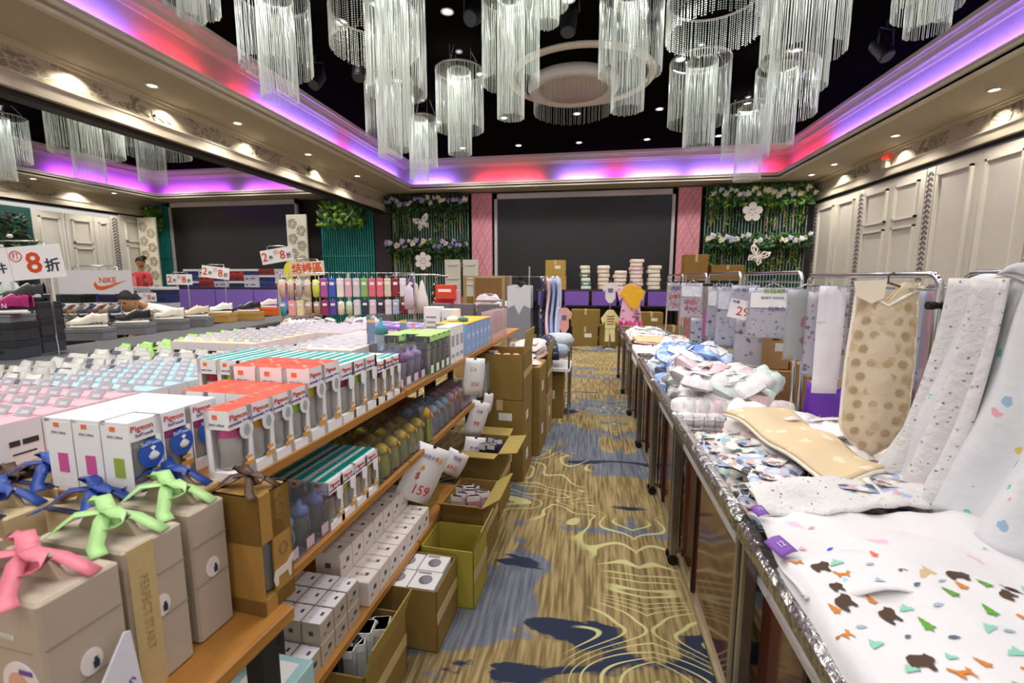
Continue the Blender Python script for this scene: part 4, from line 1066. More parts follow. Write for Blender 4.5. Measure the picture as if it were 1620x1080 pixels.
# ---------------------------------------------------------------- corrugated cartons
def carton_open(label, w, d, h, loc, rz=RZ, flaps=(1, 1, 1, 1), ang=2.0, tape=True, name='cardboard_carton', group=None, mk=KRAFTD):
    """open carton, wall thickness real; flaps: (+x, -x, -y, +y), ang: how far each lies open"""
    t = thing(name, label, 'carton', loc, rz, group)
    mb = MB(); th = .006
    mb.box((0, 0, th / 2), (w, d, th))
    for sx in (-1, 1): mb.box((sx * (w / 2 - th / 2), 0, h / 2), (th, d, h))
    for sy in (-1, 1): mb.box((0, sy * (d / 2 - th / 2), h / 2), (w, th, h))
    mb.build('carton_body', mk, t)
    L = min(w, d) * .48
    for i, f in enumerate(flaps):
        if not f: continue
        a = ang * f
        mb = MB()
        if i < 2:
            T = Matrix.Translation(((1 if i == 0 else -1) * (w / 2 - .003), 0, h)) @ Matrix.Rotation((1 if i == 0 else -1) * (a), 4, 'Y'); mb.box((0, 0, L / 2), (.005, d * .98, L), 0, T=T)
        else:
            sg = -1 if i == 2 else 1
            T = Matrix.Translation((0, sg * (d / 2 - .003), h)) @ Matrix.Rotation(-sg * a, 4, 'X'); mb.box((0, 0, L / 2), (w * .98, .005, L), 0, T=T)
        mb.build('flap', M('#a48d4c', .85, var=.1), t)
    if tape: mb = MB(); mb.box((w / 2 + .0008, 0, h * .55), (.0016, d, .05)); mb.build('tape', M('#c4ae7c', .3), t)
    return t
def carton_shut(label, w, d, h, loc, rz=RZ, name='cardboard_carton', group=None, mk=KRAFT, lab=True, tape='#c9b48a', marks=True):
    t = thing(name, label, 'carton', loc, rz, group)
    mb = MB(); mb.rbox((0, 0, h / 2), (w, d, h), 0, .006); mb.build('carton_body', mk, t)
    mb = MB(); mb.box((0, 0, h + .0006), (.05, d * 1.0, .0012)); mb.box((0, -d / 2 - .0006, h * .86), (.05, .0012, h * .28)); mb.build('tape', M(tape, .3), t)
    if lab:
        mb = MB(); mb.box((w * .12, -d / 2 - .001, h * .55), (w * .28, .002, h * .2)); mb.build('paper_label', M('#e9e6e4', .6), t)
        mb = MB(); mb.box((w / 2 + .001, -d * .1, h * .5), (.002, d * .22, h * .22)); mb.build('paper_label', M('#e9e6e4', .6), t)
    mb = MB(); mb.box((0, 0, h + .0002), (w * .99, .004, .001)); mb.build('flap_joint', M('#6d5230', .9), t)
    return t
def fill(t, mb, name, mat_): return mb.build(name, mat_, t)
tC = carton_open('open carton on the floor under the third shelf nearest the camera', .24, .32, .26, (-.83, 1.44, 0), RZ, (1, 0, 0, 0), .3)
tC2 = carton_open('carton packed with white boxed goods jutting into the aisle', .27, .26, .286, (-.735, 1.83, 0), RZ, (0, 0, 0, 0))
for i in range(2):
    for j in range(2):
        t = thing('boxed_breast_pads', 'white boxed good with round picture in the jutting carton, %s row %s' % ('near' if i == 0 else 'far', 'aisle side' if j == 0 else 'shelf side'), 'box', (-.735 + .055 - j * .125, 1.83 - .062 + i * .122, .175), RZ, 'white boxes in the jutting carton')
        mb = MB(); mb.box((0, 0, .055), (.118, .115, .11)); mb.build('box_body', M('#e9e6ea', .5), t); mb = MB(); mb.lathe([(.0, .1105), (.03, .1105), (.03, .112), (0, .1122)], 12); mb.box((-.02, .045, .111), (.06, .01, .001)); mb.build('picture', M('#8d8790', .6, var=.4, scale=90), t)
        z0 = MB(); z0.box((0, 0, -.095), (.1, .1, .18)); z0.build('under_layer', M('#d9d6da', .6), t)
tC3 = carton_open('olive sided open carton beyond the jutting carton', .27, .24, .30, (-.645, 2.10, 0), RZ, (1, 0, 0, 0), .35, mk=M('#a89a3c', .8, var=.1))
t4 = carton_open('open carton of pink bagged goods beside the third shelf', .24, .36, .36, (-.655, 2.46, 0), RZ, (1, 0, 1, 0), 1.0)
t5 = carton_open('open carton with flaps out and dark packs inside', .26, .36, .46, (-.68, 3.0, 0), RZ, (1, 0, 1, 1), 1.45)
for tt, cols, n, zz, sp_ in ((t4, ('#d78fa0', '#cdb8c6', '#a4566a', '#e0d6de'), 16, .27, .08), (t5, ('#55407a', '#e7e3ea', '#2f2a45', '#c9b53c'), 14, .37, .085), (tC, ('#d5d6d8', '#b9bcc0', '#3d3d44'), 14, .19, .07)):
    for i in range(n):
        P = tt.location + Vector((rnd.uniform(-sp_, sp_), rnd.uniform(-sp_, sp_), zz + rnd.uniform(0, .02))); c = cols[i % len(cols)]
        q = thing('boxed_good' if tt is tC else 'bagged_pack', '%s in the %s, %s' % ('small grey white box' if tt is tC else 'upright slim pack', {t4.name: 'carton of pink bagged goods', t5.name: 'carton with flaps out', tC.name: 'nearest open carton'}[tt.name], ORD[i]), 'pack', P, rnd.uniform(-.4, .4), 'packs in open cartons')
        mb = MB(); mb.box((0, 0, 0), (.075, .018 if tt is not tC else .07, .17), top=.95); mb.build('pack_body', M(c, .35, var=.15), q)
        mb = MB(); mb.box((0, -.0005, .07), (.06, .02 if tt is not tC else .071, .03)); mb.build('header', M('#efecef', .5), q)
def pinkbag(label, P, n): pass
carton_shut('brown carton printed with black marks on the third shelf', .22, .24, .22, SP(2.30, .13, Z3), RZ, lab=False, mk=KRAFTD)
t = bpy.data.objects['cardboard_carton.005'] if 'cardboard_carton.005' in bpy.data.objects else None
# aisle stacks
ST = [('lowest carton of the near aisle stack', -.66, 3.62, 0, .38, .40, .36), ('second carton of the near aisle stack', -.66, 3.62, .36, .38, .40, .30)]
for lb, x, y, z, w, d, h in ST: carton_shut(lb, w, d, h, (x, y, z), RZ, mk=KRAFTD)
to = carton_open('open carton full of peach packs topping the near aisle stack', .38, .40, .36, (-.66, 3.62, .66), RZ, (.12, 0, 0, 0), 1.0)
for i in range(6):
    q = thing('peach_pack', 'peach coloured wrapped pack in the topmost carton of the near stack, %s' % ORD[i], 'pack', (-.74 + (i % 3) * .08, 3.55 + (i // 3) * .14, .93), rnd.uniform(-.3, .3), 'peach packs')
    mb = MB(); mb.lathe([(.0, -.03), (.05, -.02), (.055, .02), (.03, .05), (0, .055)], 9, sx=.8, sy=1.3); mb.build('wrap', M('#eab596', .4, var=.2), q)
    mb = MB(); mb.box((0, 0, -.1), (.07, .1, .15)); mb.build('under_layer', M('#d8b39a', .6), q)
carton_shut('lowest carton of the middle aisle stack', .40, .42, .42, (-.60, 4.18, 0), RZ, mk=KRAFTD); carton_shut('upper carton of the middle aisle stack', .40, .42, .40, (-.60, 4.18, .42), RZ, mk=KRAFTD)
carton_shut('lower carton of the far aisle stack', .40, .42, .45, (-.58, 4.72, 0), RZ, mk=KRAFT); carton_open('open carton of wrapped clothes on the far aisle stack', .40, .42, .34, (-.58, 4.72, .45), RZ, (.12, 0, 0, 0), 1.0)
def pouch(label, P, w, d, h, mat_, rz=0.0, cat='bag', name='wrapped_garment', group=None, printm=None, tilt=0.0):
    """a soft plastic-wrapped flat garment: pillow shape with creased film and a card"""
    t = thing(name, label, cat, P, (tilt, 0, rz), group)
    mb = MB(); sd = rnd.uniform(0, 9)
    def top(u, v):
        a, b2 = u * 2 - 1, v * 2 - 1
        k = 1 - .10 * a * a * b2 * b2 - .05 * (abs(a * b2))
        e = max(0.0, (1 - a ** 4) * (1 - b2 ** 4)) ** .5
        return (a * k * w / 2, b2 * k * d / 2, h * e * (.78 + .16 * math.sin(9 * u + sd) * math.cos(7 * v + sd) + .16 * math.sin(17 * u + 11 * v + sd)))
    mb.sheet(top, 10, 10); mb.sheet(lambda u, v: (lambda q: (q[0], q[1], -q[2] * .45))(top(1 - u, v)), 8, 8); b = mb.build('film', mat_, t)
    mb = MB(); mb.sheet(lambda u, v: ((.2 + .6 * u - .5) * w, (.25 + .3 * v - .5) * d, h * (1 - (2 * (.2 + .6 * u) - 1) ** 4) ** .5 * .98 + .003), 3, 3, th=.001)
    mb.build('card', printm or M('#e9e4ea', .5, var=.2, scale=70), t)
    return t
for i in range(10):
    pouch('wrapped %s baby garment on the far aisle stack, %s from below' % (('pink', 'white', 'pale blue')[i % 3], ORD[i]), (-.62 + rnd.uniform(-.1, .1), 4.72 + rnd.uniform(-.12, .12), .80 + i * .012), .22, .28, .05, M(('#ecc6c9', '#e6e3e8', '#c9d6ea')[i % 3], .3, var=.12), rnd.uniform(-.6, .6), tilt=rnd.uniform(-.2, .35))
for i in range(7):
    pouch('wrapped pink garment on the middle aisle stack, %s' % ORD[i], (-.62 + rnd.uniform(-.1, .1), 4.18 + rnd.uniform(-.12, .12), .825 + i * .012), .24, .28, .05, M(('#f0cdd0', '#ede6ea')[i % 2], .3, var=.12), rnd.uniform(-.6, .6), tilt=rnd.uniform(-.2, .3))

# ---------------------------------------------------------------- paper price signs hung on the shelf edges
def price_sign(label, s, z, w, h, lines, rot=0.0, rz=.75, t0=-.05, col='#f4f2f6', name='price_sign'):
    t = thing(name, label, 'sign', SP(s, t0, z), (0, 0, RZ + rz), 'paper price signs on the shelf edges')
    T = Matrix.Rotation(rot, 4, 'Y')
    mb = MB(); mb.sheet(lambda u, v: ((u - .5) * w, -.012 * math.sin(PI * v) - .01 * (1 - v) * 0, -h * (1 - v)), 2, 6, th=.0015, T=T); b = mb.build('paper', M(col, .35, var=.02), t)
    mb = MB(); mb.box((0, .004, -.004), (.02, .012, .016)); mb.build('clip', CHROME, t)
    for k, (tx, sz, m, fx, fz) in enumerate(lines):
        p = T @ Vector((fx * w, -.019, -h * fz)); letters(tx, sz, m, b, p, (PI / 2, rot, 0))
    return t
ORT = M('#e8a13a', .6)
price_sign('large tilted white price sign with yellow ducks and a big red figure', 2.20, Z2 + .0, .2, .30, [('吸管水壺', .024, PURT, 0, .2), ('$', .05, REDT, -.15, .55), ('159', .07, REDT, .1, .78), ('♦', .03, ORT, .3, .22), ('♦', .03, ORT, -.1, .4)], .5)
price_sign('square white price sign tilted over the third shelf edge', 2.60, Z3 + .22, .15, .15, [('特價', .03, PURT, 0, .3), ('69元', .04, REDT, .0, .7)], .6)
price_sign('white price sign hanging halfway along the second shelf edge', 3.1, Z2 - .0, .15, .25, [('任選', .025, PURT, 0, .3), ('99', .05, REDT, 0, .65)], .35)
price_sign('narrow white price sign at the top shelf edge', 2.95, Z1 - .01, .15, .25, [('三入', .028, INK, -.1, .3), ('250', .04, REDT, .05, .7)], .12)
price_sign('small white price sign near the carton stacks', 3.3, Z2 + .01, .08, .15, [('49', .04, REDT, 0, .6)], .2)
price_sign('lower white price sign above the carton with flaps out', 2.95, .52, .16, .2, [('買一送一', .02, PURT, 0, .35), ('39', .04, REDT, 0, .7)], .25)

# ---------------------------------------------------------------- gift boxes on the low front table
GX, GZ = -.80, .80
t = thing('gift_table', 'low oak edged table of ribboned gift boxes in the near left corner', 'table', (-1.30, .56, 0), -.10)
mb = MB(); mb.rbox((0, 0, GZ - .018), (1.12, .86, .036), 0, .004); mb.build('table_top', OAK, t)
for x in (-.5, .5):
    for y in (-.38, .38): mb = MB(); mb.box((x, y, (GZ - .036) / 2), (.05, .05, GZ - .036)); mb.build('leg', STEEL, t)
def bow(t, h, w, d, m, s=1.0, seed=0):
    """flat ribbon tied over a box top: tent strips from a knot, two loops and two tails"""
    r = random.Random(seed)
    kz = h + .035 * s
    mb = MB(); hw = .011 * s
    def strip(pts, wd):
        n = len(pts) - 1
        def fn(u, v):
            i = min(n - 1, int(v * n)); f = v * n - i
            a, b2 = Vector(pts[i]), Vector(pts[i + 1]); p = a.lerp(b2, f); dirv = (b2 - a).normalized(); sd = dirv.cross(Vector((0, 0, 1)))
            sd = sd.normalized() if sd.length > 1e-4 else Vector((1, 0, 0))
            return p + sd * (u - .5) * wd
        mb.sheet(fn, 2, n * 2, th=.0015)
    for sg in (-1, 1):
        strip([(0, 0, kz), (sg * w * .25, sg * d * .1, kz - .008 * s), (sg * w * .5, sg * d * .2, h + .002)], hw * 2)
        strip([(0, 0, kz), (sg * .03 * s, -sg * .015 * s, kz + .014 * s), (sg * .070 * s, -sg * .02 * s, kz + .004 * s), (sg * .05 * s, -sg * .03 * s, kz - .010), (0, 0, kz)], hw * 2.2)
        strip([(0, 0, kz), (sg * .03 * s, -.03 * s, kz + .004), (sg * .055 * s, -.06 * s, h + .012), (sg * .075 * s, -.085 * s * .8, h + .004)], hw * 2)
    mb.lathe([(.0, -.008), (.012 * s, -.004), (.012 * s, .006), (0, .01)], 8, 0, (0, 0, kz)); mb.build('ribbon_bow', m, t)
def gift_box(label, x, y, w, d, h, rib, rz=-.07, sleeve=None, picture=True, bodym=TAUPE, z=GZ, topm=None):
    t = thing('gift_box', label, 'gift box', (x, y, z), rz)
    mb = MB(); mb.rbox((0, 0, h / 2), (w, d, h), 0, .005); mb.build('box_body', bodym, t)
    mb = MB(); mb.prism([(-w * .34, h), (w * .34, h), (w * .2, h + .04), (-w * .2, h + .04)], .012, 0); mb.build('handle_tab', topm or M('#c3b39a', .6), t)
    mb = MB(); mb.box((.0, -d / 2 - .0006, h * .72), (w * .8, .0012, h * .003)); mb.box((w / 2 + .0006, 0, h * .74), (.0012, d * .96, .002)); mb.box((w / 2 + .0006, 0, h * .44), (.0012, d * .96, .002)); mb.build('score_lines', M('#8f8272', .7), t)
    if picture:
        mb = MB(); mb.prism([(.017 * math.cos(a * PI / 8), .023 * math.sin(a * PI / 8)) for a in range(16)], .0014, 0, Matrix.Translation((w / 2 + .001, 0, h * .52)) @ Matrix.Rotation(PI / 2, 4, 'Z')); q = mb.build('round_picture', M('#e6dfdc', .5), t)
        mb = MB(); mb.prism([(-.004, -.012), (.004, -.012), (.005, .0), (.0025, .003), (.0025, .008), (-.0025, .008), (-.0025, .003), (-.005, .0)], .001, 0, Matrix.Translation((w / 2 + .0022, .006, h * .51)) @ Matrix.Rotation(PI / 2, 4, 'Z')); mb.build('bottle_picture', M('#28374a', .5), q)
        letters('Pigeon', .016, M('#e9e4de', .6), t, (0, -d / 2 - .001, h * .86), FRONT)
        letters('母乳實感寬口玻璃奶瓶禮盒', .009, M('#e9e4de', .6), t, (0, -d / 2 - .001, h * .79), FRONT)
    if sleeve:
        mb = MB(); mb.box((w / 2 + .0012, sleeve * d, h / 2), (.0024, d * .42, h * 1.0)); q = mb.build('sleeve_strip', M('#c3ac7c', .6, var=.15, scale=60), t)
        letters('PERFECT START', .022, M('#a58d60', .6), q, (w / 2 + .0028, sleeve * d, h * .55), (PI / 2, PI / 2, PI / 2))
    if rib: bow(t, h, w, d, rib, 1.15, int(abs(x * 100)))
    return t
RG, RP, RB, RBR = M('#a9d68c', .35, var=.12), M('#e07a8c', .35, var=.12), M('#24479a', .35, var=.15), M('#4a3020', .4, var=.3)
gift_box('taupe gift box with pink ribbon bow nearest the camera', -.925, .575, .22, .12, .305, RP)
gift_box('taupe gift box with green bow and gold printed strip', -.93, .71, .22, .115, .305, RG, sleeve=-.25)
gift_box('taupe gift box with green bow next to the window box', -.92, .835, .20, .09, .305, RG)
gift_box('taupe gift box with green bow at the left picture edge', -1.24, .62, .20, .12, .29, RG)
CREAMB = M('#d8c39c', .6, var=.05)
k = 0
for (x, y) in ((-1.13, .845), (-1.34, .80), (-1.16, .955), (-1.38, .93), (-1.02, .935)):
    gift_box('cream gift box with navy ribbon bow, %s' % ('in front row right', 'in front row left', 'in rear row middle', 'in rear row left', 'in rear row right')[k], x, y, .19, .10, .275 + .004 * k, RB, picture=False, bodym=CREAMB, topm=CREAMB)
    t = bpy.data.objects[[o.name for o in bpy.data.objects if o.name.startswith('gift_box')][-1]]
    mb = MB(); mb.box((0, -.048, .281 + .004 * k - .004), (.17, .016, .002)); mb.build('navy_edge_print', M('#2a2a54', .6), t); k += 1
for i, (x, y) in enumerate(((-1.50, .92), (-1.62, .80))):
    t = gift_box('brown kraft gift bag with crumpled brown paper, %s from the right' % ORD[i], x, y, .16, .10, .25, RBR, picture=False, bodym=M('#a3814c', .7, var=.2))
    mb = MB()
    for q in range(16): mb.lathe([(0, -.02), (.022, -.01), (.026, .012), (0, .02)], 5, 0, (rnd.uniform(-.07, .07), rnd.uniform(-.04, .04), .262 + rnd.uniform(0, .03)))
    mb.build('crumpled_paper', RBR, t)['kind'] = 'stuff'
# kraft window box with a bottle and animal silhouette
t = thing('window_gift_box', 'brown kraft gift box with bottle window and white animal print at the table corner', 'gift box', (-.80, .935, GZ), -.09)
w, d, h = .13, .10, .30; KB = M('#a9803f', .65, var=.12)
mb = MB(); mb.box((0, 0, .02), (w, d, .04)); mb.box((0, 0, h - .06), (w, d, .12)); mb.box((-w / 2 + .003, 0, h / 2), (.006, d, h)); mb.box((0, d / 2 - .003, h / 2), (w, .006, h)); mb.box((w / 2 - .003, d * .2, h / 2), (.006, d * .6, h)); mb.box((0, -d / 2 + .003, h / 2), (w, .006, h)); mb.build('carton', KB, t)
mb = MB(); mb.lathe([(.034, .04), (.04, .05), (.036, .11), (.04, .16), (.03, .18), (.02, .2)], 12, 0, (.014, 0, 0)); mb.build('bottle', M('#7d7f83', .2, spec=.8), t)
mb = MB(); mb.prism([(-.03, 0), (-.022, 0), (-.02, .02), (.012, .02), (.014, 0), (.022, 0), (.024, .03), (.036, .045), (.03, .055), (.02, .05), (.01, .04), (-.03, .04), (-.036, .02)], .001, 0, Matrix.Translation((w / 2 + .001, .018, .055)) @ Matrix.Rotation(PI / 2, 4, 'Z')); mb.build('animal_print', M('#d9cfc0', .6), t)
mb = MB()
for zc in (.14, .245):
    for a in range(12):
        b = a * PI / 6; T = Matrix.Translation((w / 2 + .001, .02 + .012 * math.cos(b), zc + .014 * math.sin(b))) @ Matrix.Rotation(b, 4, 'X'); mb.box((0, 0, 0), (.001, .003, .008), 0, T=T)
mb.build('round_stamp', M('#7d6a48', .6), t)
letters('4.5', .02, M('#8a6a3c', .6), t, (w / 2 + .001, .015, .275), RIGHTF)
bow(t, h, w, d, RBR, .9, 3)
t = thing('showcard', 'white pointed showcard standing against the nearest gift boxes at the picture bottom', 'sign', (-.785, .55, GZ), 0)
mb = MB(); mb.prism([(-.09, 0), (.075, 0), (.06, .185), (.05, .19)], .004, 0, Matrix.Rotation(PI / 2, 4, 'Z')); b = mb.build('card', M('#e3e2f0', .4), t)
letters('Pigeon', .024, PURT, b, (.0026, .028, .085), (PI / 2 - .0, -.45, PI / 2))
t = bpy.data.objects['gift_box']
mb = MB(); mb.prism([(.04 * math.cos(a * PI / 10), .04 * math.sin(a * PI / 10)) for a in range(20)], .0016, 0, Matrix.Translation((.055, -.0612, .16))); q = mb.build('round_portrait', M('#e6dfe0', .5), t)
mb = MB(); mb.prism([(.022 * math.cos(a * PI / 8), .025 * math.sin(a * PI / 8)) for a in range(16)], .001, 0, Matrix.Translation((.05, -.0624, .158))); mb.build('face_print', M('#d9ab94', .6), q)
mb = MB(); mb.box((.07, -.0628, .185), (.028, .001, .008)); mb.build('purple_print', PURT, q)
t = thing('pale_blue_box', 'pale blue box low on the floor level near the dark post', 'box', (-.86, 1.02, .30), RZ); mb = MB(); mb.rbox((0, 0, .1), (.18, .14, .2)); mb.build('box_body', M('#a9ced2', .6), t); mb = MB(); mb.box((0, 0, .201), (.12, .09, .002)); mb.build('label', WHITE, t)
t['label'] = 'pale blue box on a stool under the gift table corner'
s_ = thing('low_stool', 'dark low stool carrying the pale blue box', 'stool', (-.86, 1.02, 0), RZ); mb = MB(); mb.box((0, 0, .285), (.2, .16, .03)); mb.build('seat', STEEL, s_)
for x in (-.08, .08):
    for y in (-.06, .06): mb = MB(); mb.box((x, y, .135), (.025, .025, .27)); mb.build('leg', STEEL, s_)
# ================================================================ right hand counters
PANELB = M('#52291d', 0.10, 0.0, var=0.18, scale=3, spec=0.6)
FOIL = M('#b9b7b5', 0.16, 1.0, var=0.25, scale=30, bump=0.6)
WIRE = M('#d2d2d4', 0.25, 0.9)
RX, RZ0 = 0.47, 0.87
def counter(label, y0, y1):
    t = thing('display_counter', label, 'counter', (0, 0, 0), 0, 'chrome railed display counters')
    w = .68
    mb = MB(); mb.rbox((RX + .018, (y0 + y1) / 2, RZ0 - .03), (.05, y1 - y0 - .004, .06), 0, .012); mb.build('front_rail', FOIL, t)
    mb = MB(); mb.rbox((RX + w, (y0 + y1) / 2, RZ0 - .03), (.03, y1 - y0 - .004, .04), 0, .008); mb.build('back_rail', FOIL, t)
    for y in (y0 + .03, y1 - .03):
        for x in (RX + .03, RX + w - .01):
            mb = MB(); mb.rbox((x, y, (RZ0 - .06) / 2 + .03), (.04, .036, RZ0 - .12), 0, .006); lg = mb.build('leg', M('#8f8a86', .25, .9, var=.2), t)
            mb = MB(); mb.cyl((x, y - .012, .03), (x, y + .012, .03), .03, n=10); mb.build('caster', BLACK, lg)
    mb = MB(); mb.box((RX + .075, (y0 + y1) / 2, .43), (.008, y1 - y0 - .09, .74)); mb.build('front_panel', PANELB, t)
    mb = MB(); mb.box((RX + .065, (y0 + y1) / 2, .05), (.02, y1 - y0 - .08, .02)); mb.build('bottom_rail', M('#b9a98a', .3, .7), t)
    mb = MB(); mb.box((RX + .066, (y0 + y1) / 2 + .2 * (y1 - y0), .43), (.012, .02, .76)); mb.build('panel_joint', M('#2b1512', .5), t)
    mb = MB(); mb.box((RX + w / 2, (y0 + y1) / 2, .70), (w - .1, y1 - y0 - .06, .02)); mb.build('tray', M('#bfbcbc', .5), t)
    mb = MB()
    for y in (y0 + .015, y1 - .015):
        for z in (.74, .79, .84): mb.cyl((RX + .03, y, z), (RX + w, y, z), .0035, n=5)
        for k in range(12): x = RX + .05 + k * (w - .08) / 11; mb.cyl((x, y, .71), (x, y, .86), .0028, n=4)
    mb.build('wire_divider', WIRE, t)['kind'] = 'stuff'
    return t
YS = [.28, 1.42, 2.54, 3.40, 4.36, 5.4, 6.45, 7.5]
nm = ['nearest the camera under the animal print muslin', 'under the beige dotted blanket', 'holding the white and pink wrapped clothes', 'holding the blue wrapped clothes', 'with the pink rolls and orange cloth', 'sixth along the aisle', 'at the far end of the aisle']
for k in range(7): counter('chrome railed counter with brown gloss front, ' + nm[k], YS[k], YS[k + 1])
def uframe(label, x, y0, y1, zt, zr=None):
    t = thing('hanging_rail', label, 'rack', (0, 0, 0), 0, 'chrome hanging frames over the counters')
    r = .045; pts = [(x, y0, .70)]
    pts += [(x, y0, zt - r)] + [(x, y0 + r * (1 - math.cos(a * PI / 8)), zt - r + r * math.sin(a * PI / 8)) for a in range(1, 5)]
    pts += [(x, y1 - r * (1 - math.cos(a * PI / 8)), zt - r + r * math.sin(a * PI / 8)) for a in range(4, -1, -1)] + [(x, y1, .70)]
    mb = MB(); mb.tube(pts, .011, 8); mb.build('frame', CHROME, t)
    mb = MB(); mb.cyl((x, y0, zt - .05), (x, y1, zt - .05), .005, n=6); mb.build('cross_rod', CHROME, t)
    for y in (y0, y1):
        mb = MB(); mb.cyl((x - .03, y, zt - .10), (x + .03, y, zt - .10), .014, n=8); mb.build('clamp_knob', BLACK, t)
    return t
UF = [(1.165, .72, 1.665, 1.615), (1.12, 1.70, 2.60, 1.612), (1.10, 2.64, 3.55, 1.63), (1.09, 3.6, 4.5, 1.64), (1.08, 4.55, 5.5, 1.64), (1.07, 5.6, 6.6, 1.64)]
for k, u in enumerate(UF): uframe('chrome hanging frame over the counters, ' + ('carrying the draped muslin', 'carrying the beige sleeping vest', 'carrying the price 29 poster packs', 'carrying the photo packs', 'carrying the zebra striped garment', 'farthest with paper posters')[k], *u)

# ---------------------------------------------------------------- cloth helpers
def wr_(x, y, a=1.0, f=1.0, ph=0.0):
    return a * (math.sin(9 * f * x + 3 * math.sin(4 * f * y + ph) + ph) * .5 + .3 * math.sin(17 * f * y + 5 * x + 2 * ph) + .25 * math.sin(26 * f * (x + .6 * y) + ph))
def cloth(name, label, cat, fn, mat_, nu=26, nv=26, th=.004, group=None):
    mb = MB(); mb.sheet(fn, nu, nv, th=th); o = mb.build(name, mat_); tag(o, label, cat, group); return o
MUS = '#d8d6da'
ANIM = M(MUS, .9, var=.03, bump=.5, scale=9)
SPK = speckle('muslin_grey_speckle', '#d6d3d4', ['#77757c', '#a9a6ad', '#8d8990'], 46, .16, .95, .5)
MUSC = speckle('muslin_colour_print', '#dad7da', ['#e58a84', '#6f7fd0', '#d9b9cf', '#caa57a', '#9fc5d8', '#e6a8a0', '#dad7da', '#dad7da'], 11, .22, .95, .4)
MUSP = speckle('muslin_teal_dots', '#d8d8dc', ['#6fc4b8', '#d0b66a', '#e0a0ac', '#98b4cc', '#d8d8dc', '#d8d8dc'], 16, .2, .95, .5)
# animal printed muslin over the near counter, hanging over the front rail
def anim(u, v):
    x = .43 + .80 * u; y = .30 + .86 * v - .1 * u * (1 - v) + .12 * u * v
    z = .908 + .018 * wr_(x, y, 1, 1.3) + .015 * math.sin(PI * u)
    if x < .50: q = (.50 - x); z = z - q * 1.6; x = .462 + (x - .43) * .5
    return (x, y, z)
oa = cloth('muslin_blanket', 'white muslin blanket printed with forest animals and trees on the nearest counter', 'blanket', anim, ANIM, 34, 34)
def motif_pts(kind, s):
    if kind == 'tree': return [(-.5, -.5), (-.08, -.5), (-.08, -.7), (.08, -.7), (.08, -.5), (.5, -.5), (.25, -.1), (.36, -.1), (.15, .25), (.22, .25), (0, .7), (-.22, .25), (-.15, .25), (-.36, -.1), (-.25, -.1)]
    if kind == 'bear': return [(-.6, -.55), (-.38, -.55), (-.3, -.3), (.1, -.3), (.18, -.55), (.4, -.55), (.45, -.1), (.7, .1), (.72, .3), (.55, .45), (.45, .58), (.34, .46), (.1, .42), (-.3, .45), (-.6, .25), (-.66, -.1)]
    if kind == 'fox': return [(-.5, -.4), (-.36, -.4), (-.3, -.1), (.2, -.1), (.26, -.4), (.4, -.4), (.4, .1), (.66, .2), (.52, .36), (.5, .52), (.36, .36), (.2, .16), (-.36, .2), (-.7, .5), (-.86, .4), (-.6, .05)]
    if kind == 'hill': return [(-.7, -.35), (.7, -.35), (.45, .0), (.28, .0), (0, .45), (-.2, .1), (-.38, .12)]
    return [(-.6, -.1), (-.1, -.2), (.6, -.05), (.2, .2), (-.3, .18)]
def print_on(parent, fn, items, mats):
    mb = MB()
    for (u, v, s, rot, kind, m) in items:
        P0 = motif_pts(kind, s); vs = []
        e = 1e-3; p = Vector(fn(u, v)); du = (Vector(fn(u + e, v)) - p) / e; dv = (Vector(fn(u, v + e)) - p) / e
        for a, b in P0:
            a2, b2 = a * math.cos(rot) - b * math.sin(rot), a * math.sin(rot) + b * math.cos(rot)
            uu, vv = u + a2 * s / du.length, v + b2 * s / dv.length
            q = Vector(fn(uu, vv)); n = du.cross(dv).normalized(); vs.append(q + n * .0025)
        mb.add(vs, [tuple(range(len(vs)))], m)
    mb.build('printed_motifs', mats, parent)['kind'] = 'stuff'
MM = [M('#4b382c', .9), M('#c97a2c', .9), M('#5f9a38', .9), M('#86c4b0', .9), M('#56627a', .9), M('#9bb0c0', .9)]
items = []
for i in range(15):
    for j in range(15):
        u, v = (i + .5) / 15 + rnd.uniform(-.022, .022), (j + .5 + .5 * (i % 2)) / 15.5 + rnd.uniform(-.02, .02)
        if not (.1 < u < .97 and .03 < v < .97): continue
        k = (i * 3 + j * 5 + rnd.randrange(3)) % 11
        kd, m, s = (('bear', 0, .036), ('tree', 2, .026), ('fox', 1, .03), ('hill', 3, .026), ('bit', 4, .018), ('tree', 1, .022), ('bit', 5, .02), ('bear', 0, .027), ('hill', 3, .022), ('fox', 1, .026), ('bit', 4, .02))[k]
        items.append((u, v, s * 1.0, rnd.uniform(-.4, .4) + .2, kd, m))
print_on(oa, anim, items, MM)
def musB(u, v):
    x = .485 + .72 * u; y = 1.02 + .36 * v + .06 * u; z = .90 + .022 * wr_(x, y, 1, 1.5, 2) + .02 * math.sin(PI * u) + .012 * v
    return (x, y, z)
ob = cloth('muslin_blanket', 'white muslin with scattered pastel prints between the animal muslin and the speckled one', 'blanket', musB, MUSC, 26, 18)
print_on(ob, musB, [(.18, .72, .02, .3, 'bit', 0), (.10, .5, .016, 0, 'hill', 1), (.2, .52, .02, .5, 'bit', 2), (.31, .4, .018, .2, 'tree', 3), (.42, .2, .05, .1, 'hill', 4), (.5, .7, .016, .5, 'bit', 5), (.14, .2, .018, .2, 'bit', 1), (.24, .1, .02, .2, 'hill', 6), (.7, .5, .014, .2, 'bit', 5)], [M('#e6a29a', .9), M('#dba6bc', .9), M('#4a58c0', .9), M('#e06a52', .9), M('#cbb28c', .9), M('#8cc7cf', .9), M('#9ab6d6', .9)])
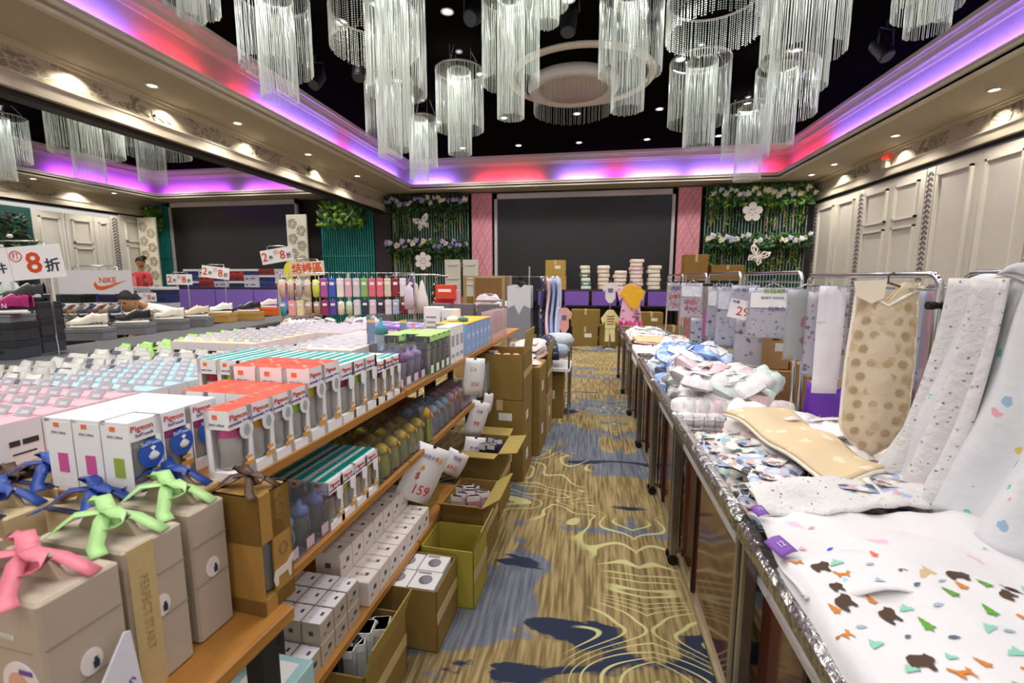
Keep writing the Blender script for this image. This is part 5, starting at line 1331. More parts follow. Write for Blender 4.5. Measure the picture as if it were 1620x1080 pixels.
def musC(u, v):
    x = .50 + .66 * u; y = 1.33 + .22 * v + .16 * u; z = .93 + .016 * wr_(x * 1.4, y * 2.2, 1, 1.4, 4) + .03 * math.sin(PI * v)
    return (x, y, z)
cloth('muslin_blanket', 'crumpled white muslin with fine grey speckles lying across the rail end', 'blanket', musC, SPK, 30, 16, .006)
for lb, px, py, z, s, rz in (('square purple cloth label with white mark on the near muslin', 1235, 864, .925, .055, .5), ('small purple cloth label at the edge of the speckled muslin', 1202, 808, .955, .036, .3)):
    P = onz(px, py, z); t = thing('cloth_label', lb, 'label', P, (.25, -.15, rz), 'purple cloth labels')
    mb = MB(); mb.sheet(lambda u, v: ((u - .5) * s, (v - .5) * s, .006 * math.sin(PI * u)), 4, 4, th=.0015); b = mb.build('tab', M('#7d4fa8', .6), t)
    letters('12', s * .4, M('#d9c9ea', .6), b, (0, 0, .008), (0, 0, 0))
# draped muslin falling from the near frame
def drape(u, v):
    yt = 1.60 - .62 * u; xt = 1.165
    if v < .06: return (xt + .012 - .02 * v, yt, 1.612 + .012 * math.sin(u * 30))
    w = (v - .06) / .94
    fold = math.sin(u * 24 + 1.2 * w) * .028 * (.5 + w) + math.sin(u * 53 + 2) * .008
    y = yt + w * (.10 - .16 * u) + .012 * math.sin(9 * w)
    x = xt - .02 - fold * .9 - .12 * w * w * (1 - .3 * u)
    return (x, y, 1.612 - w * .70 + .0)
cloth('muslin_drape', 'white muslin with grey and teal prints hanging from the near chrome frame', 'cloth', drape, MUSP, 60, 26, .004)
def drape2(u, v):
    yt = 1.66 - .22 * u; w = v
    fold = math.sin(u * 15 + w) * .022 * (.5 + w)
    return (1.12 - fold - .10 * w * w, yt + .02 * w, 1.60 - w * .70)
cloth('muslin_drape', 'grey speckled muslin hanging left of the printed drape beside the chrome poles', 'cloth', drape2, SPK, 30, 22, .004)
def knot(u, v):
    a = 2 * PI * u; r = .05 + .018 * math.sin(3 * a) + .012 * math.sin(7 * a + 4 * v)
    return (1.14 + r * math.cos(a) * math.sin(PI * v) * .9, 1.25 + (v - .5) * .55, 1.60 + r * .9 * math.sin(a) * math.sin(PI * v) + .02 * math.sin(9 * v))
cloth('muslin_bundle', 'bundled white muslin gathered on top of the near chrome frame', 'cloth', knot, MUSP, 20, 26, 0)
# ---------------------------------------------------------------- counter 2: blanket, photo packs, white clothes
BEI = speckle('beige_dotted', '#d9c29f', ['#e9dac0', '#e6d5b8', '#ecdfc8'], 13, .27, .95, .3)
def blank(u, v):
    # folded in half lengthwise: u across, v along
    a = Vector((.62, 2.16, 0)).lerp(Vector((.80, 1.55, 0)), v); b = Vector((.92, 2.22, 0)).lerp(Vector((1.0, 1.66, 0)), v)
    p = a.lerp(b, u); z = .955 + .012 * math.sin(PI * u) + .01 * wr_(p.x, p.y, 1, .9) + .03 * (1 - v)
    return (p.x + .012 * math.sin(6 * v), p.y, z + .012 * math.sin(11 * v + 2 * u))
o = cloth('dotted_blanket', 'beige blanket with white ovals folded on the second counter', 'blanket', blank, BEI, 16, 30, .011)
mb = MB(); mb.tube([Vector(blank(0, i / 20)) + Vector((0, 0, -.006)) for i in range(21)], .008, 6); mb.tube([Vector(blank(i / 12, 1)) + Vector((0, 0, -.006)) for i in range(13)], .008, 6); mb.build('cream_binding', M('#efe4d2', .9), o)
def vest():
    t = thing('sleeping_vest', 'beige quilted sleeping vest printed with brown balls hanging from the chrome frame', 'vest', (1.06, 1.86, 0), -.15)
    mb = MB()
    def out(v):
        z = 1.585 - v * .64
        w = .102 * (.86 + .14 * min(1, v * 2.2)) if v < .82 else .102 * math.cos((v - .82) / .18 * PI / 2 * .93)
        return z, w
    def f(sg):
        def fn(u, v):
            z, w = out(v); x = (u * 2 - 1) * w
            d = sg * (.014 * math.cos((u - .5) * PI) + .003 * math.sin(30 * v) * math.cos(6 * u))
            if v < .12 and abs(u - .5) < .25: z -= (.12 - v) * .64 * (1 - abs(u - .5) / .25) * .9
            return (x, d, z)
        return fn
    mb.sheet(f(-1), 16, 26, th=.005); mb.build('front', speckle('vest_print', '#decdb3', ['#d6c1a0', '#d3bd9b', '#d9c6a8'], 15, .26, .95, .35), t)
    mb = MB(); mb.sheet(f(1), 16, 26, th=.005); mb.build('back', M('#d8bd98', .95), t)
    mb = MB()
    for sg in (-1, 1): mb.tube([(sg * out(v / 24)[1], 0, out(v / 24)[0]) for v in range(25)], .007, 6)
    mb.tube([(-.10, -.012, 1.57), (-.05, -.016, 1.535), (0, -.018, 1.50), (.05, -.016, 1.535), (.10, -.012, 1.57)], .006, 6); mb.build('cream_piping', M('#f0e8dc', .9), t)
    mb = MB(); mb.prism([(-.115, 1.60), (-.015, 1.605), (-.02, 1.54), (-.055, 1.52), (-.10, 1.545)], .006, 0, Matrix.Translation((0, -.03, -.01))); mb.build('folded_collar', M('#efe2cf', .9), t)
    mb = MB()
    for q in range(44):
        z = 1.5 - (q // 4) * .052; x = -.078 + (q % 4) * .048 + (.018 if (q // 4) % 2 else 0)
        if z < 1.0 and abs(x) > .07: continue
        for zz in (-.012, -.006, 0, .006, .012):
            L = math.sqrt(max(0, .015 ** 2 - zz ** 2)); mb.box((x, -.0165 + .06 * x * x * 10 * .012, z + zz), (L * 2, .002, .0035))
    mb.build('ball_print', M('#c4ab86', .9), t)['kind'] = 'stuff'
    mb = MB(); mb.tube([(-.09, 0, 1.55), (0, 0, 1.585), (.09, 0, 1.55)], .004, 5); mb.tube([(0, 0, 1.585), (0, 0, 1.61), (.012, 0, 1.622), (.02, 0, 1.61)], .003, 5); mb.build('hanger', M('#5b4a38', .5), t)
vest()
t = thing('folded_sheet', 'narrow white folded sheet hanging left of the beige vest', 'cloth', (1.10, 2.32, 0), -.1)
mb = MB(); mb.sheet(lambda u, v: ((u - .5) * .105, .006 * math.sin(5 * v + 3 * u), 1.565 - .50 * v), 4, 12, th=.01); mb.build('sheet', M('#e6e2ee', .9), t)
mb = MB()
for z in (1.40, 1.26, 1.14): mb.box((0, -.006, z), (.104, .003, .002))
mb.build('fold_creases', M('#b9b4c4', .9), t)
PH = [speckle('photo_print_%d' % i, b, c, s, .5, .25, 0) for i, (b, c, s) in enumerate((('#aab7d8', ['#5b6685', '#e6e1dc', '#d9a49a', '#3d4258', '#c9d2e6'], 26), ('#d8c9c4', ['#8c6f6a', '#efe9e4', '#5a6a80', '#c7a59a', '#2f3240'], 30), ('#c6d0c2', ['#4c5a6c', '#e9e4da', '#8fb0cc', '#e07b55', '#39405a'], 24)))]
PP = [('photo printed garment pack nearest the rail corner', 1225, 760, -.5), ('photo printed garment pack with blue pocket on the rail side', 1190, 735, .2), ('photo printed pack with yellow mark behind the others', 1180, 705, .1), ('photo printed pack half under the beige blanket', 1215, 735, .6), ('photo printed pack right of the beige blanket, upper', 1375, 745, -.4), ('photo printed pack right of the beige blanket, lower', 1350, 775, -.5), ('photo printed pack right of the beige blanket near the poles', 1405, 770, -.4)]
for i in range(4):
    for j in range(5):
        x, y = .60 + .155 * i, 1.60 + .16 * j
        pouch('photo printed garment pack laid on the second counter tray, %s from the rail, %s along' % (ORD[i], ORD[j]), (x + rnd.uniform(-.02, .02), y + rnd.uniform(-.02, .02), .80 + .006 * j + .012 * i), .17, .21, .035, PH[(i + j) % 3], rnd.uniform(-.35, .35), printm=PH[(i * 2 + j + 1) % 3], name='photo_pack', group='photo packs on the second counter')
for k, (lb, px, py, rz) in enumerate(PP): pouch(lb, onz(px, py, .90 + .006 * k), .17, .22, .022, PH[k % 3], rz + .3, printm=PH[(k + 1) % 3], name='photo_pack')
def proto_set(name, label, mats, w, d, h, group, cat='wrapped garment', printm=None):
    out = []
    for m in mats: out.append(pouch(label, (0, 0, -5), w, d, h, m, 0, cat=cat, name=name, group=group, printm=printm))
    return out
def heap(protos, label, group, n, x0, x1, y0, y1, zfun, tilt=.5, yaw=3.1, tones=None):
    """jumble of like packs: nothing in the photo tells one from the next"""
    for i in range(n):
        x, y = rnd.uniform(x0, x1), rnd.uniform(y0, y1)
        z = zfun(x, y, i / n); P = (x, y, z); R_ = (rnd.uniform(-tilt, tilt), rnd.uniform(-tilt, tilt), rnd.uniform(-yaw, yaw))
        p = protos[i % len(protos)]; lb = label % tones[i % len(tones)] if tones else label; gr = '%s, %s' % (group, tones[i % len(tones)]) if tones else group
        if p.location.z < -4: p.location = P; p.rotation_euler = R_; p['label'] = lb; p['group'] = gr
        else: copy_thing(p, P, R_, lb, gr)
WH = [M('#f2eef0', .25, var=.06, bump=.5), M('#eee6e4', .25, var=.08, bump=.5), M('#f3d9dd', .25, var=.1, bump=.5)]
pr = proto_set('wrapped_garment', '', WH, .20, .26, .05, '')
heap(pr, '%s garment in clear film heaped behind the beige blanket', 'garments behind the beige blanket', 26, .66, 1.12, 1.9, 2.42, lambda x, y, f: .80 + .14 * f + .03 * (x - .6), .35, tones=('bright white', 'ivory', 'blush pink'))
pr = proto_set('wrapped_garment', '', [M('#ddd9dc', .22, var=.08, bump=.6, scale=18), M('#e9c6ce', .22, var=.1, bump=.6, scale=18), M('#e9e4ea', .2, var=.1, bump=.6, scale=18), M('#d4e2dd', .2, var=.08, bump=.6, scale=18)], .19, .23, .07, 'pink and white wrapped clothes')
heap(pr, '%s baby garment in clear film, heaped on the third counter', 'wrapped clothes on the third counter', 88, .63, 1.02, 2.66, 3.30, lambda x, y, f: .78 + .22 * f, .7, tones=('light grey', 'pale pink', 'lilac white', 'mint white'))
PKT = [M('#eceaec', .3, var=.12, scale=30), M('#e7ccd4', .3, var=.15, scale=30), M('#dcd9d4', .3, var=.12, scale=30)]
pr = proto_set('wrapped_garment', '', PKT, .15, .22, .05, 'upright wrapped clothes along the wire divider')
for i in range(15):
    P = (.545 + i * .036, 2.60, .84); q = pr[i % 3]; R_ = (1.15, rnd.uniform(-.2, .2), rnd.uniform(-.5, .2))
    lb = 'clear wrapped pale garment standing along the wire divider'
    if q.location.z < -4: q.location = P; q.rotation_euler = R_; q['label'] = lb
    else: copy_thing(q, P, R_, lb)
pr = proto_set('wrapped_garment', '', [M('#8fb2ea', .2, var=.25, scale=18, bump=.6), M('#c3d4f0', .2, var=.12, bump=.6, scale=18), M('#6f93dc', .2, var=.25, scale=18, bump=.6), M('#dfe5ee', .2, bump=.6, scale=18)], .19, .24, .06, 'blue wrapped clothes')
heap(pr, '%s baby garment in shiny film, heaped on the fourth counter', 'wrapped clothes on the fourth counter', 60, .62, 1.0, 3.46, 4.26, lambda x, y, f: .78 + .23 * f, .6, tones=('sky blue', 'pale blue', 'strong blue', 'bluish white'))
pr = proto_set('wrapped_garment', '', [M('#3c4048', .3, var=.4, scale=50), M('#d9dae0', .3)], .12, .10, .03, 'dark printed packs below the blue heap')
heap(pr, 'small %s pack between the blue and the white heap', 'small packs below the blue heap', 26, .6, .98, 3.32, 3.44, lambda x, y, f: .90 + .08 * f, .8, tones=('dark grey printed', 'light grey'))
pr = proto_set('rolled_blanket', '', [M('#edd3d6', .6, var=.1), M('#f0e8e8', .6)], .30, .14, .09, 'pink rolls', cat='blanket')
heap(pr, '%s rolled blanket lying across the fifth counter', 'rolled blankets', 8, .70, .95, 4.45, 4.95, lambda x, y, f: .86 + .1 * f, .12, .3, tones=('pale pink', 'off-white'))
cloth('orange_cloth', 'flat orange edged white cloth spread on the fifth counter', 'cloth', lambda u, v: (.52 + .5 * u, 5.0 + .5 * v, .93 + .01 * wr_(u, v)), M('#efb489', .8, var=.1), 10, 10, .012)
cloth('white_cloth', 'white cloth hanging over the rail of the fifth counter', 'cloth', lambda u, v: (.465 + .3 * max(0, u - .35) + 0, 4.45 + .5 * v, .90 - .22 * max(0, .35 - u) * 2 + .01 * wr_(u, v)), M('#ece6ec', .8), 14, 10, .008)
pr = proto_set('folded_garment', '', [M('#d8cfae', .7), M('#c7cad6', .6, var=.2), M('#e2b6b8', .6), M('#e9e6e9', .6), M('#8f98a4', .6, var=.3, scale=40)], .24, .26, .05, 'garments on the far counters', cat='garment')
heap(pr, '%s folded baby garment laid out on the far counters', 'garments on the far counters', 44, .62, 1.0, 5.55, 7.35, lambda x, y, f: .75 + .08 * f, .2, tones=('straw yellow', 'grey blue', 'dusty pink', 'white', 'dark grey printed'))
# hanging packs on the farther frames
def hang_pack(label, px, py, x, w, h, printm, card=None, words_=(), garment=None, name='hanging_pack', rz=-.35):
    P = onx(px, py, x); zt = min(P.z, 1.60)
    t = thing(name, label, 'pack', (P.x, P.y, 0), rz, None)
    mb = MB(); mb.sheet(lambda u, v: ((u - .5) * w, -.012 * math.sin(PI * u) - .004 * math.sin(9 * v + 4 * u), zt - .02 - h * v), 6, 8, th=.006); b = mb.build('garment_sheet', printm, t)
    mb = MB(); mb.box((0, -.005, zt - .02 - h / 2), (w * 1.08, .034, h * 1.04)); mb.build('clear_sleeve', clear('#f2f2f8', .12, .15), t)
    if card: mb = MB(); mb.box((0, -.024, zt - .04 - h * .18), (w * .9, .003, h * .3)); mb.build('card', card, t)
    for k, (tx, sz, m, fx, fz) in enumerate(words_): letters(tx, sz, m, b, (fx * w, -.027, zt - .02 - h * fz), FRONT)
    mb = MB(); mb.tube([(-.06, 0, zt - .02), (0, 0, zt + .01), (.06, 0, zt - .02)], .003, 5); mb.tube([(0, 0, zt + .01), (0, 0, zt + .03), (.01, 0, zt + .037)], .0025, 5); mb.build('hanger', WIRE, t)
    return t
POST = [speckle('poster_%d' % i, b, c, s, .3, .4, 0) for i, (b, c, s) in enumerate((('#efeaf2', ['#c87c8c', '#8b86a8', '#d9cdd8', '#6d6a90'], 30), ('#e6e3ec', ['#9aa2c0', '#d0a9ac', '#555a70', '#c3bfd2'], 22), ('#f1eef4', ['#a3abd6', '#c9c5da', '#8f88a8'], 36), ('#ded9dc', ['#2f3038', '#b48c82', '#e9e4e4', '#7a7684'], 18)))]
RW = (('特價', .05, REDT, 0, .25), ('100%棉', .035, PURT, 0, .5), ('NEW', .035, REDT, 0, .75))
hang_pack('white poster pack with red characters hanging nearest the back wall', 1070, 445, 1.07, .20, .34, POST[0], None, (('清倉', .06, PURT, 0, .2), ('特賣價', .05, REDT, 0, .5), ('三件199', .045, REDT, 0, .78)))
hang_pack('poster pack with a child in blue and red text', 1096, 445, 1.08, .22, .36, POST[0], M('#d9e0f0', .5, var=.3, scale=30), (('新品', .06, REDT, 0, .55), ('嬰兒服', .045, REDT, 0, .75)))
hang_pack('photo pack of babies hanging before the fourth frame, farther', 1137, 450, 1.09, .16, .42, POST[3], M('#dfe2ee', .5, var=.3, scale=30))
hang_pack('photo pack of babies hanging before the fourth frame, nearer', 1154, 450, 1.09, .16, .46, POST[1], M('#d6d9ea', .5, var=.3, scale=30))
hang_pack('white sheet with violet and red writing above the price 29 card', 1180, 447, 1.10, .17, .30, POST[2], None, (('1件 特價', .03, INK, -.1, .12), ('2入一組', .03, PURT, 0, .35)))
hang_pack('lower grey poster under the price 29 card', 1186, 500, 1.10, .17, .42, POST[3])
t = thing('price_card', 'tilted white price card with a red 29', 'sign', onx(1179, 488, 1.09) + Vector((-.06, -.12, 0)), (0, .18, -.35))
mb = MB(); mb.box((0, 0, 0), (.16, .004, .13)); b = mb.build('card', M('#f4eef2', .4), t); letters('29', .085, REDT, b, (.01, -.004, -.015), FRONT); letters('特價', .022, INK, b, (-.045, -.004, .045), FRONT)
hang_pack('wide white poster pack with blue drawings and green flowers', 1224, 450, 1.10, .26, .30, POST[2], M('#f3f2f4', .5), (('有機棉', .035, M('#9ab84c', .6), 0, .07), ('BABY WEAR', .022, INK, 0, .2), ('紗布巾', .03, PURT, .1, .42)))
hang_pack('printed fabric with pink balloon and purple dots beside the twin poles', 1277, 452, 1.10, .16, .36, speckle('balloon_print', '#dfe4df', ['#e07a96', '#c98f4a', '#d8d94a', '#6a3a80', '#7fb0a4'], 10, .33, .6, 0))
hang_pack('white chart sheet with small drawings behind the vest', 1312, 455, 1.12, .16, .40, POST[0], None, (('尺寸表', .03, REDT, 0, .1), ('S M L', .03, PURT, 0, .6)))
t = hang_pack('white garment with black zebra stripes and a pink ribbon', 1112, 500, 1.06, .20, .26, speckle('zebra', '#e9e7ec', ['#23242c', '#34353f', '#2a2b36'], 22, .3, .7, 0)); mb = MB(); mb.box((.02, -.03, 1.18), (.03, .004, .28)); mb.build('pink_ribbon', M('#b0568c', .5), t)

# ---------------------------------------------------------------- second row beyond the frames
t = thing('rear_table', 'long rear table beyond the hanging frames carrying cartons and bags', 'table', (1.95, 3.85, 0))
mb = MB(); mb.rbox((0, 0, .58), (1.3, 2.3, .04)); mb.build('table_top', M('#6a4a3a', .5), t)
for x in (-.55, .55):
    for y in (-1.05, 1.05): mb = MB(); mb.box((x, y, .28), (.05, .05, .56)); mb.build('leg', STEEL, t)
def c_at(label, px0, px1, pyb, z, Y, h, d=.3, mk=KRAFT, **k):
    a = ony(px0, pyb, Y); b = ony(px1, pyb, Y); w = (b - a).length
    return carton_shut(label, w, d, h, ((a.x + b.x) / 2, Y + d / 2, z), 0, mk=mk, **k)
c_at('upper kraft carton with black tape beyond the frames', 1200, 1246, 600, .895, 3.8, .32, .34, tape='#3a2c22')
c_at('lower kraft carton beyond the frames under the taped one', 1196, 1250, 640, .60, 3.78, .29, .36)
c_at('kraft carton with white carry strap beside the taped cartons', 1249, 1294, 590, .965, 3.86, .24, .34)
c_at('lower kraft carton with silver sticker beside the taped cartons', 1253, 1302, 640, .60, 3.72, .36, .36)
t = thing('carry_strap', 'white plastic carry strap buckled round the upper carton', 'strap', ony(1271, 546, 3.86) + Vector((0, -.02, 0))); mb = MB(); mb.box((0, 0, 0), (.20, .01, .03)); mb.build('band', WHITE, t); mb = MB(); mb.box((-.09, -.004, 0), (.04, .016, .05)); mb.box((.09, -.004, 0), (.04, .016, .06)); mb.build('buckle', WHITE, t)
def tote(label, P, w, h, d, rz):
    t = thing('tote_bag', label, 'bag', P, rz, 'purple tote bags')
    mb = MB()
    def fn(u, v):
        a = u * 2 * PI; k = 1 - .16 * v + .03 * math.sin(3 * a + 4 * v)
        e = lambda q: math.copysign(abs(q) ** .5, q)
        return (w / 2 * e(math.cos(a)) * k, d / 2 * e(math.sin(a)) * (1 - .75 * v), h * v + (.03 * math.cos(2 * a) * v))
    mb.sheet(fn, 28, 8, th=.003); mb.build('bag_body', M('#7a3fc4', .45, var=.12, scale=5), t)
    mb = MB()
    for sy in (-1, 1): mb.tube([(-w * .18, sy * d * .12, h * .95), (-w * .12, sy * d * .12, h * 1.2), (0, sy * d * .12, h * 1.26), (w * .12, sy * d * .12, h * 1.2), (w * .18, sy * d * .12, h * .95)], .008, 5) if False else mb.tube([(-w * .18, sy * d * .12, h * .95), (0, sy * d * .2, h * .90), (w * .18, sy * d * .12, h * .95)], .008, 5)
    mb.build('handle', M('#8a52d0', .45), t)
    letters('baby', .07, M('#c49a6c', .6), t, (0, -d / 2 - .006 + .03, h * .45), (PI / 2 - .12, 0, 0))
    return t
tote('purple tote bag with gold print left of the beige vest', (1.45, 3.0, .60), .27, .36, .2, -.1)
tote('purple tote bag right of the beige vest behind the poles', (1.93, 3.0, .60), .30, .36, .2, -.1)
pr = proto_set('folded_garment', '', [M('#ead3d6', .6), M('#f0e6e4', .6), M('#f3c9d2', .6), M('#e8e2e0', .6)], .22, .26, .06, 'pink garments in the rear bin', cat='garment')
heap(pr, '%s garment in the bin behind the beige vest', 'garments in the rear bin', 34, 1.36, 2.1, 2.0, 2.5, lambda x, y, f: .62 + .14 * f, .4, tones=('dusty pink', 'ivory', 'rose pink', 'greyish white'))
t = thing('bin_table', 'low bin table behind the second counter holding pink garments', 'table', (1.72, 2.15, 0)); mb = MB(); mb.box((0, 0, .55), (1.0, 1.0, .06)); mb.build('bin_top', M('#7c2f46', .6), t)
for x in (-.45, .45):
    for y in (-.45, .45): mb = MB(); mb.box((x, y, .26), (.04, .04, .52)); mb.build('leg', CHROME, t)
pr = proto_set('magenta_pack', '', [M('#b02a72', .4, var=.2), M('#7c2f52', .4, var=.2), M('#2c4a34', .4)], .22, .2, .06, 'dark magenta packs')
heap(pr, '%s wrapped pack low behind the foot of the vest', 'dark packs', 12, 1.34, 1.6, 1.78, 2.0, lambda x, y, f: .60 + .1 * f, .3, tones=('magenta', 'maroon', 'dark green'))
t = thing('rear_table', 'farther table at the right carrying orange goods and printed boxes', 'table', (3.6, 3.6, 0)); mb = MB(); mb.rbox((0, 0, .83), (1.5, 3.6, .04)); mb.build('table_top', M('#8a6a4a', .5), t)
for x in (-.7, .7):
    for y in (-1.7, 1.7): mb = MB(); mb.box((x, y, .405), (.05, .05, .81)); mb.build('leg', STEEL, t)
k = 0
for px, py, h, w, c in ((1436, 520, .36, .26, '#8f6f60'), (1455, 545, .30, .22, '#2a3f9a'), (1462, 560, .25, .26, '#e8e0dc'), (1480, 560, .30, .22, '#5f2a4c'), (1440, 505, .12, .3, '#d8a8b8'), (1465, 498, .10, .3, '#f0a46a'), (1500, 500, .12, .26, '#e88a2c'), (1446, 590, .1, .3, '#e9e3da'), (1470, 600, .08, .34, '#dcd6cc'), (1440, 615, .08, .3, '#efe9e4'), (1505, 520, .14, .2, '#6a5040')):
    P = ony(px, py, 3.0 + .12 * (k % 4)); zb = .85
    cy = ony(px, py, 3.0 + .12 * (k % 4)).y
    lbl = ('brown box', 'blue box', 'cream printed box', 'plum box', 'pink pouch', 'peach pouch', 'bright orange pouch', 'cream folded cloth', 'beige folded cloth', 'white folded cloth', 'dark brown box')[k]
    hh = max(.06, P.z - zb + h / 2 if h > .2 else h)
    t = thing('boxed_goods' if h > .2 else 'soft_pack', lbl + ' on the farther table seen between vest and poles', 'box' if h > .2 else 'pack', (P.x, cy, zb if h > .2 else max(zb, P.z)), rnd.uniform(-.2, .2), 'goods on the farther right table')
    mb = MB()
    if h > .2: mb.rbox((0, 0, hh / 2), (w, .2, hh)); mb.build('box_body', M(c, .5, var=.1), t); mb = MB(); mb.box((0, -.101, hh * .55), (w * .7, .002, hh * .12)); mb.box((0, -.101, hh * .3), (w * .5, .002, hh * .1)); mb.build('printing', M('#e6dfe0', .5), t)
    else: mb.lathe([(0, 0), (w * .45, .01), (w * .5, h * .5), (w * .4, h), (0, h * 1.05)], 12, sy=.6); mb.build('pouch_body', M(c, .5, var=.15), t); mb = MB(); mb.box((0, -.3 * w, h * .5), (w * .4, .004, h * .3)); mb.build('band', M('#d9c9b9', .5), t)
    k += 1
# support stack so the soft packs rest on something
t = thing('goods_carton', 'kraft carton the orange pouches lie on', 'carton', (3.55, 3.3, .85), 0); mb = MB(); mb.rbox((.1, 0, .2), (.9, .5, .4)); mb.build('carton_body', KRAFT, t); mb = MB(); mb.box((.1, -.251, .2), (.5, .002, .1)); mb.build('printing', M('#8a6a48', .8), t)
hang_pack('checked blue and white cloth hanging beyond the poles', 1512, 452, 1.75, .26, .5, speckle('blue_check', '#d9e2ee', ['#8fa2c4', '#6f86b0', '#b9c6dc'], 24, .3, .8, 0), name='checked_cloth')
hang_pack('bright pink cloth hanging beside the draped muslin', 1512, 456, 1.745, .2, .85, M('#f0a3b9', .8), name='pink_cloth')
uframe('chrome rail at the rear holding the checked cloth', 1.75, 1.9, 2.75, 1.56)
t = thing('dark_hair_ornaments', 'row of dark bead ornaments hanging at the edge of the drape', 'ornament', onx(1528, 474, 1.75)); mb = MB()
for q in range(14): mb.lathe([(0, -.01), (.012, 0), (0, .01)], 6, 0, (.012 * (q % 2), 0, .06 - q * .016))
mb.build('beads', M('#6a5a78', .5), t)['kind'] = 'stuff'
# ================================================================ goods at the back of the main hall
def P_(px, py, Y): return ony(px, py, Y)
t = thing('rear_shelf', 'long purple skirted shelf table before the big video wall', 'table', (.35, 11.75, 0))
mb = MB(); mb.rbox((0, 0, 1.30), (3.3, .7, .04)); mb.build('table_top', M('#3a2a30', .5), t)
for k in range(5): mb = MB(); mb.rbox((-1.3 + k * .66, -.36, 1.11), (.58, .02, .34)); mb.build('purple_skirt', M('#7a55b4', .7, var=.1, scale=5), t)
mb = MB(); mb.box((0, -.345, .92), (3.3, .04, .05)); mb.build('lower_rail', BLACK, t)
for x in (-1.6, 0, 1.6):
    for y in (-.3, .3): mb = MB(); mb.box((x, y, .64), (.05, .05, 1.28)); mb.build('leg', BLACK, t)
k = 0
for px0, px1, Y, z, h in ((905, 947, 10.98, 0, .46), (903, 950, 11.0, .46, .40), (948, 1012, 11.05, 0, .5), (1012, 1050, 11.02, .45, .36), (1014, 1056, 11.0, 0, .45), (1050, 1084, 11.1, 0, .5)):
    a, b = P_(px0, 500, Y), P_(px1, 500, Y)
    carton_shut('kraft carton on the floor before the video wall, ' + ('lower at the aisle end', 'upper at the aisle end', 'behind the yellow suit', 'with white paper label', 'below the white labelled one', 'right of the white labelled one')[k], b.x - a.x - .02, .38, h, ((a.x + b.x) / 2, Y + .19, z), 0, mk=KRAFTD, lab=k in (0, 3)); k += 1
# stacks of folded towels and flat packs on the rear shelf
ST = [(926, 450, 420, .24, ('#cfe3d2', '#4f8a76', '#e9e2d2', '#57735c', '#e6dccb', '#d9cdb8')), (955, 452, 420, .28, ('#e2cdbd', '#dcc2ae', '#e8d6c6')), (980, 452, 428, .3, ('#e6d3c4', '#e0c8b8')), (1005, 452, 410, .30, ('#e9d2c8', '#e3c9be', '#d9b9b4')), (1033, 454, 420, .28, ('#d9ddc8', '#e6cfc2', '#cfd9c2', '#e9d8ca'))]
for k, (px, pb, pt, w, cols) in enumerate(ST):
    a, b = P_(px, pb, 11.62), P_(px, pt, 11.62); n = max(3, int((b.z - 1.32) / .085)); hh = (b.z - 1.32) / n
    for i in range(n):
        t = thing('folded_towel', 'folded pastel towel pack in the %s stack on the rear shelf, %s from the bottom' % (ORD[k], ORD[i]), 'towel', (a.x + rnd.uniform(-.02, .02), 11.62, 1.32 + i * hh), rnd.uniform(-.08, .08), 'towel stacks on the rear shelf')
        mb = MB(); mb.rbox((0, 0, hh / 2), (w + rnd.uniform(-.02, .03), .3, hh * .94), 0, .02); mb.build('towel', M(cols[i % len(cols)], .7, var=.1), t)
        mb = MB(); mb.box((0, -.151, hh * .5), (w * .5, .004, hh * .4)); mb.build('band', M('#f0ebe6', .6), t)
for lb, px0, px1, pt, Y, zb in (('tall kraft carton topmost at the left of the rear shelf', 864, 895, 412, 11.6, 1.66), ('kraft carton under the topmost one at the left of the rear shelf', 862, 896, 432, 11.58, 1.32)):
    a, b = P_(px0, pt, Y), P_(px1, pt, Y); carton_shut(lb, b.x - a.x, .36, (2.04 if zb > 1.5 else 1.655) - zb, ((a.x + b.x) / 2, Y + .0, zb), 0, mk=M('#b39248', .8, var=.1))
t = thing('rear_stand', 'dark stand behind the right racks carrying two brown cartons', 'table', (2.75, 11.5, 0)); mb = MB(); mb.rbox((0, 0, 1.52), (1.5, .6, .05)); mb.build('top', BLACK, t)
for x in (-.7, .7): mb = MB(); mb.box((x, 0, .75), (.06, .5, 1.5)); mb.build('side_panel', BLACK, t)
for lb, px0, px1, pt in (('brown carton high at the foot of the right pink panel', 1084, 1121, 402), ('wide brown carton high before the right garden wall', 1126, 1178, 419)):
    a, b = P_(px0, pt, 11.3), P_(px1, pt, 11.3); carton_shut(lb, b.x - a.x, .4, b.z - 1.545, ((a.x + b.x) / 2, 11.5, 1.545), 0, mk=M('#8f6c34', .8, var=.12), lab=False)
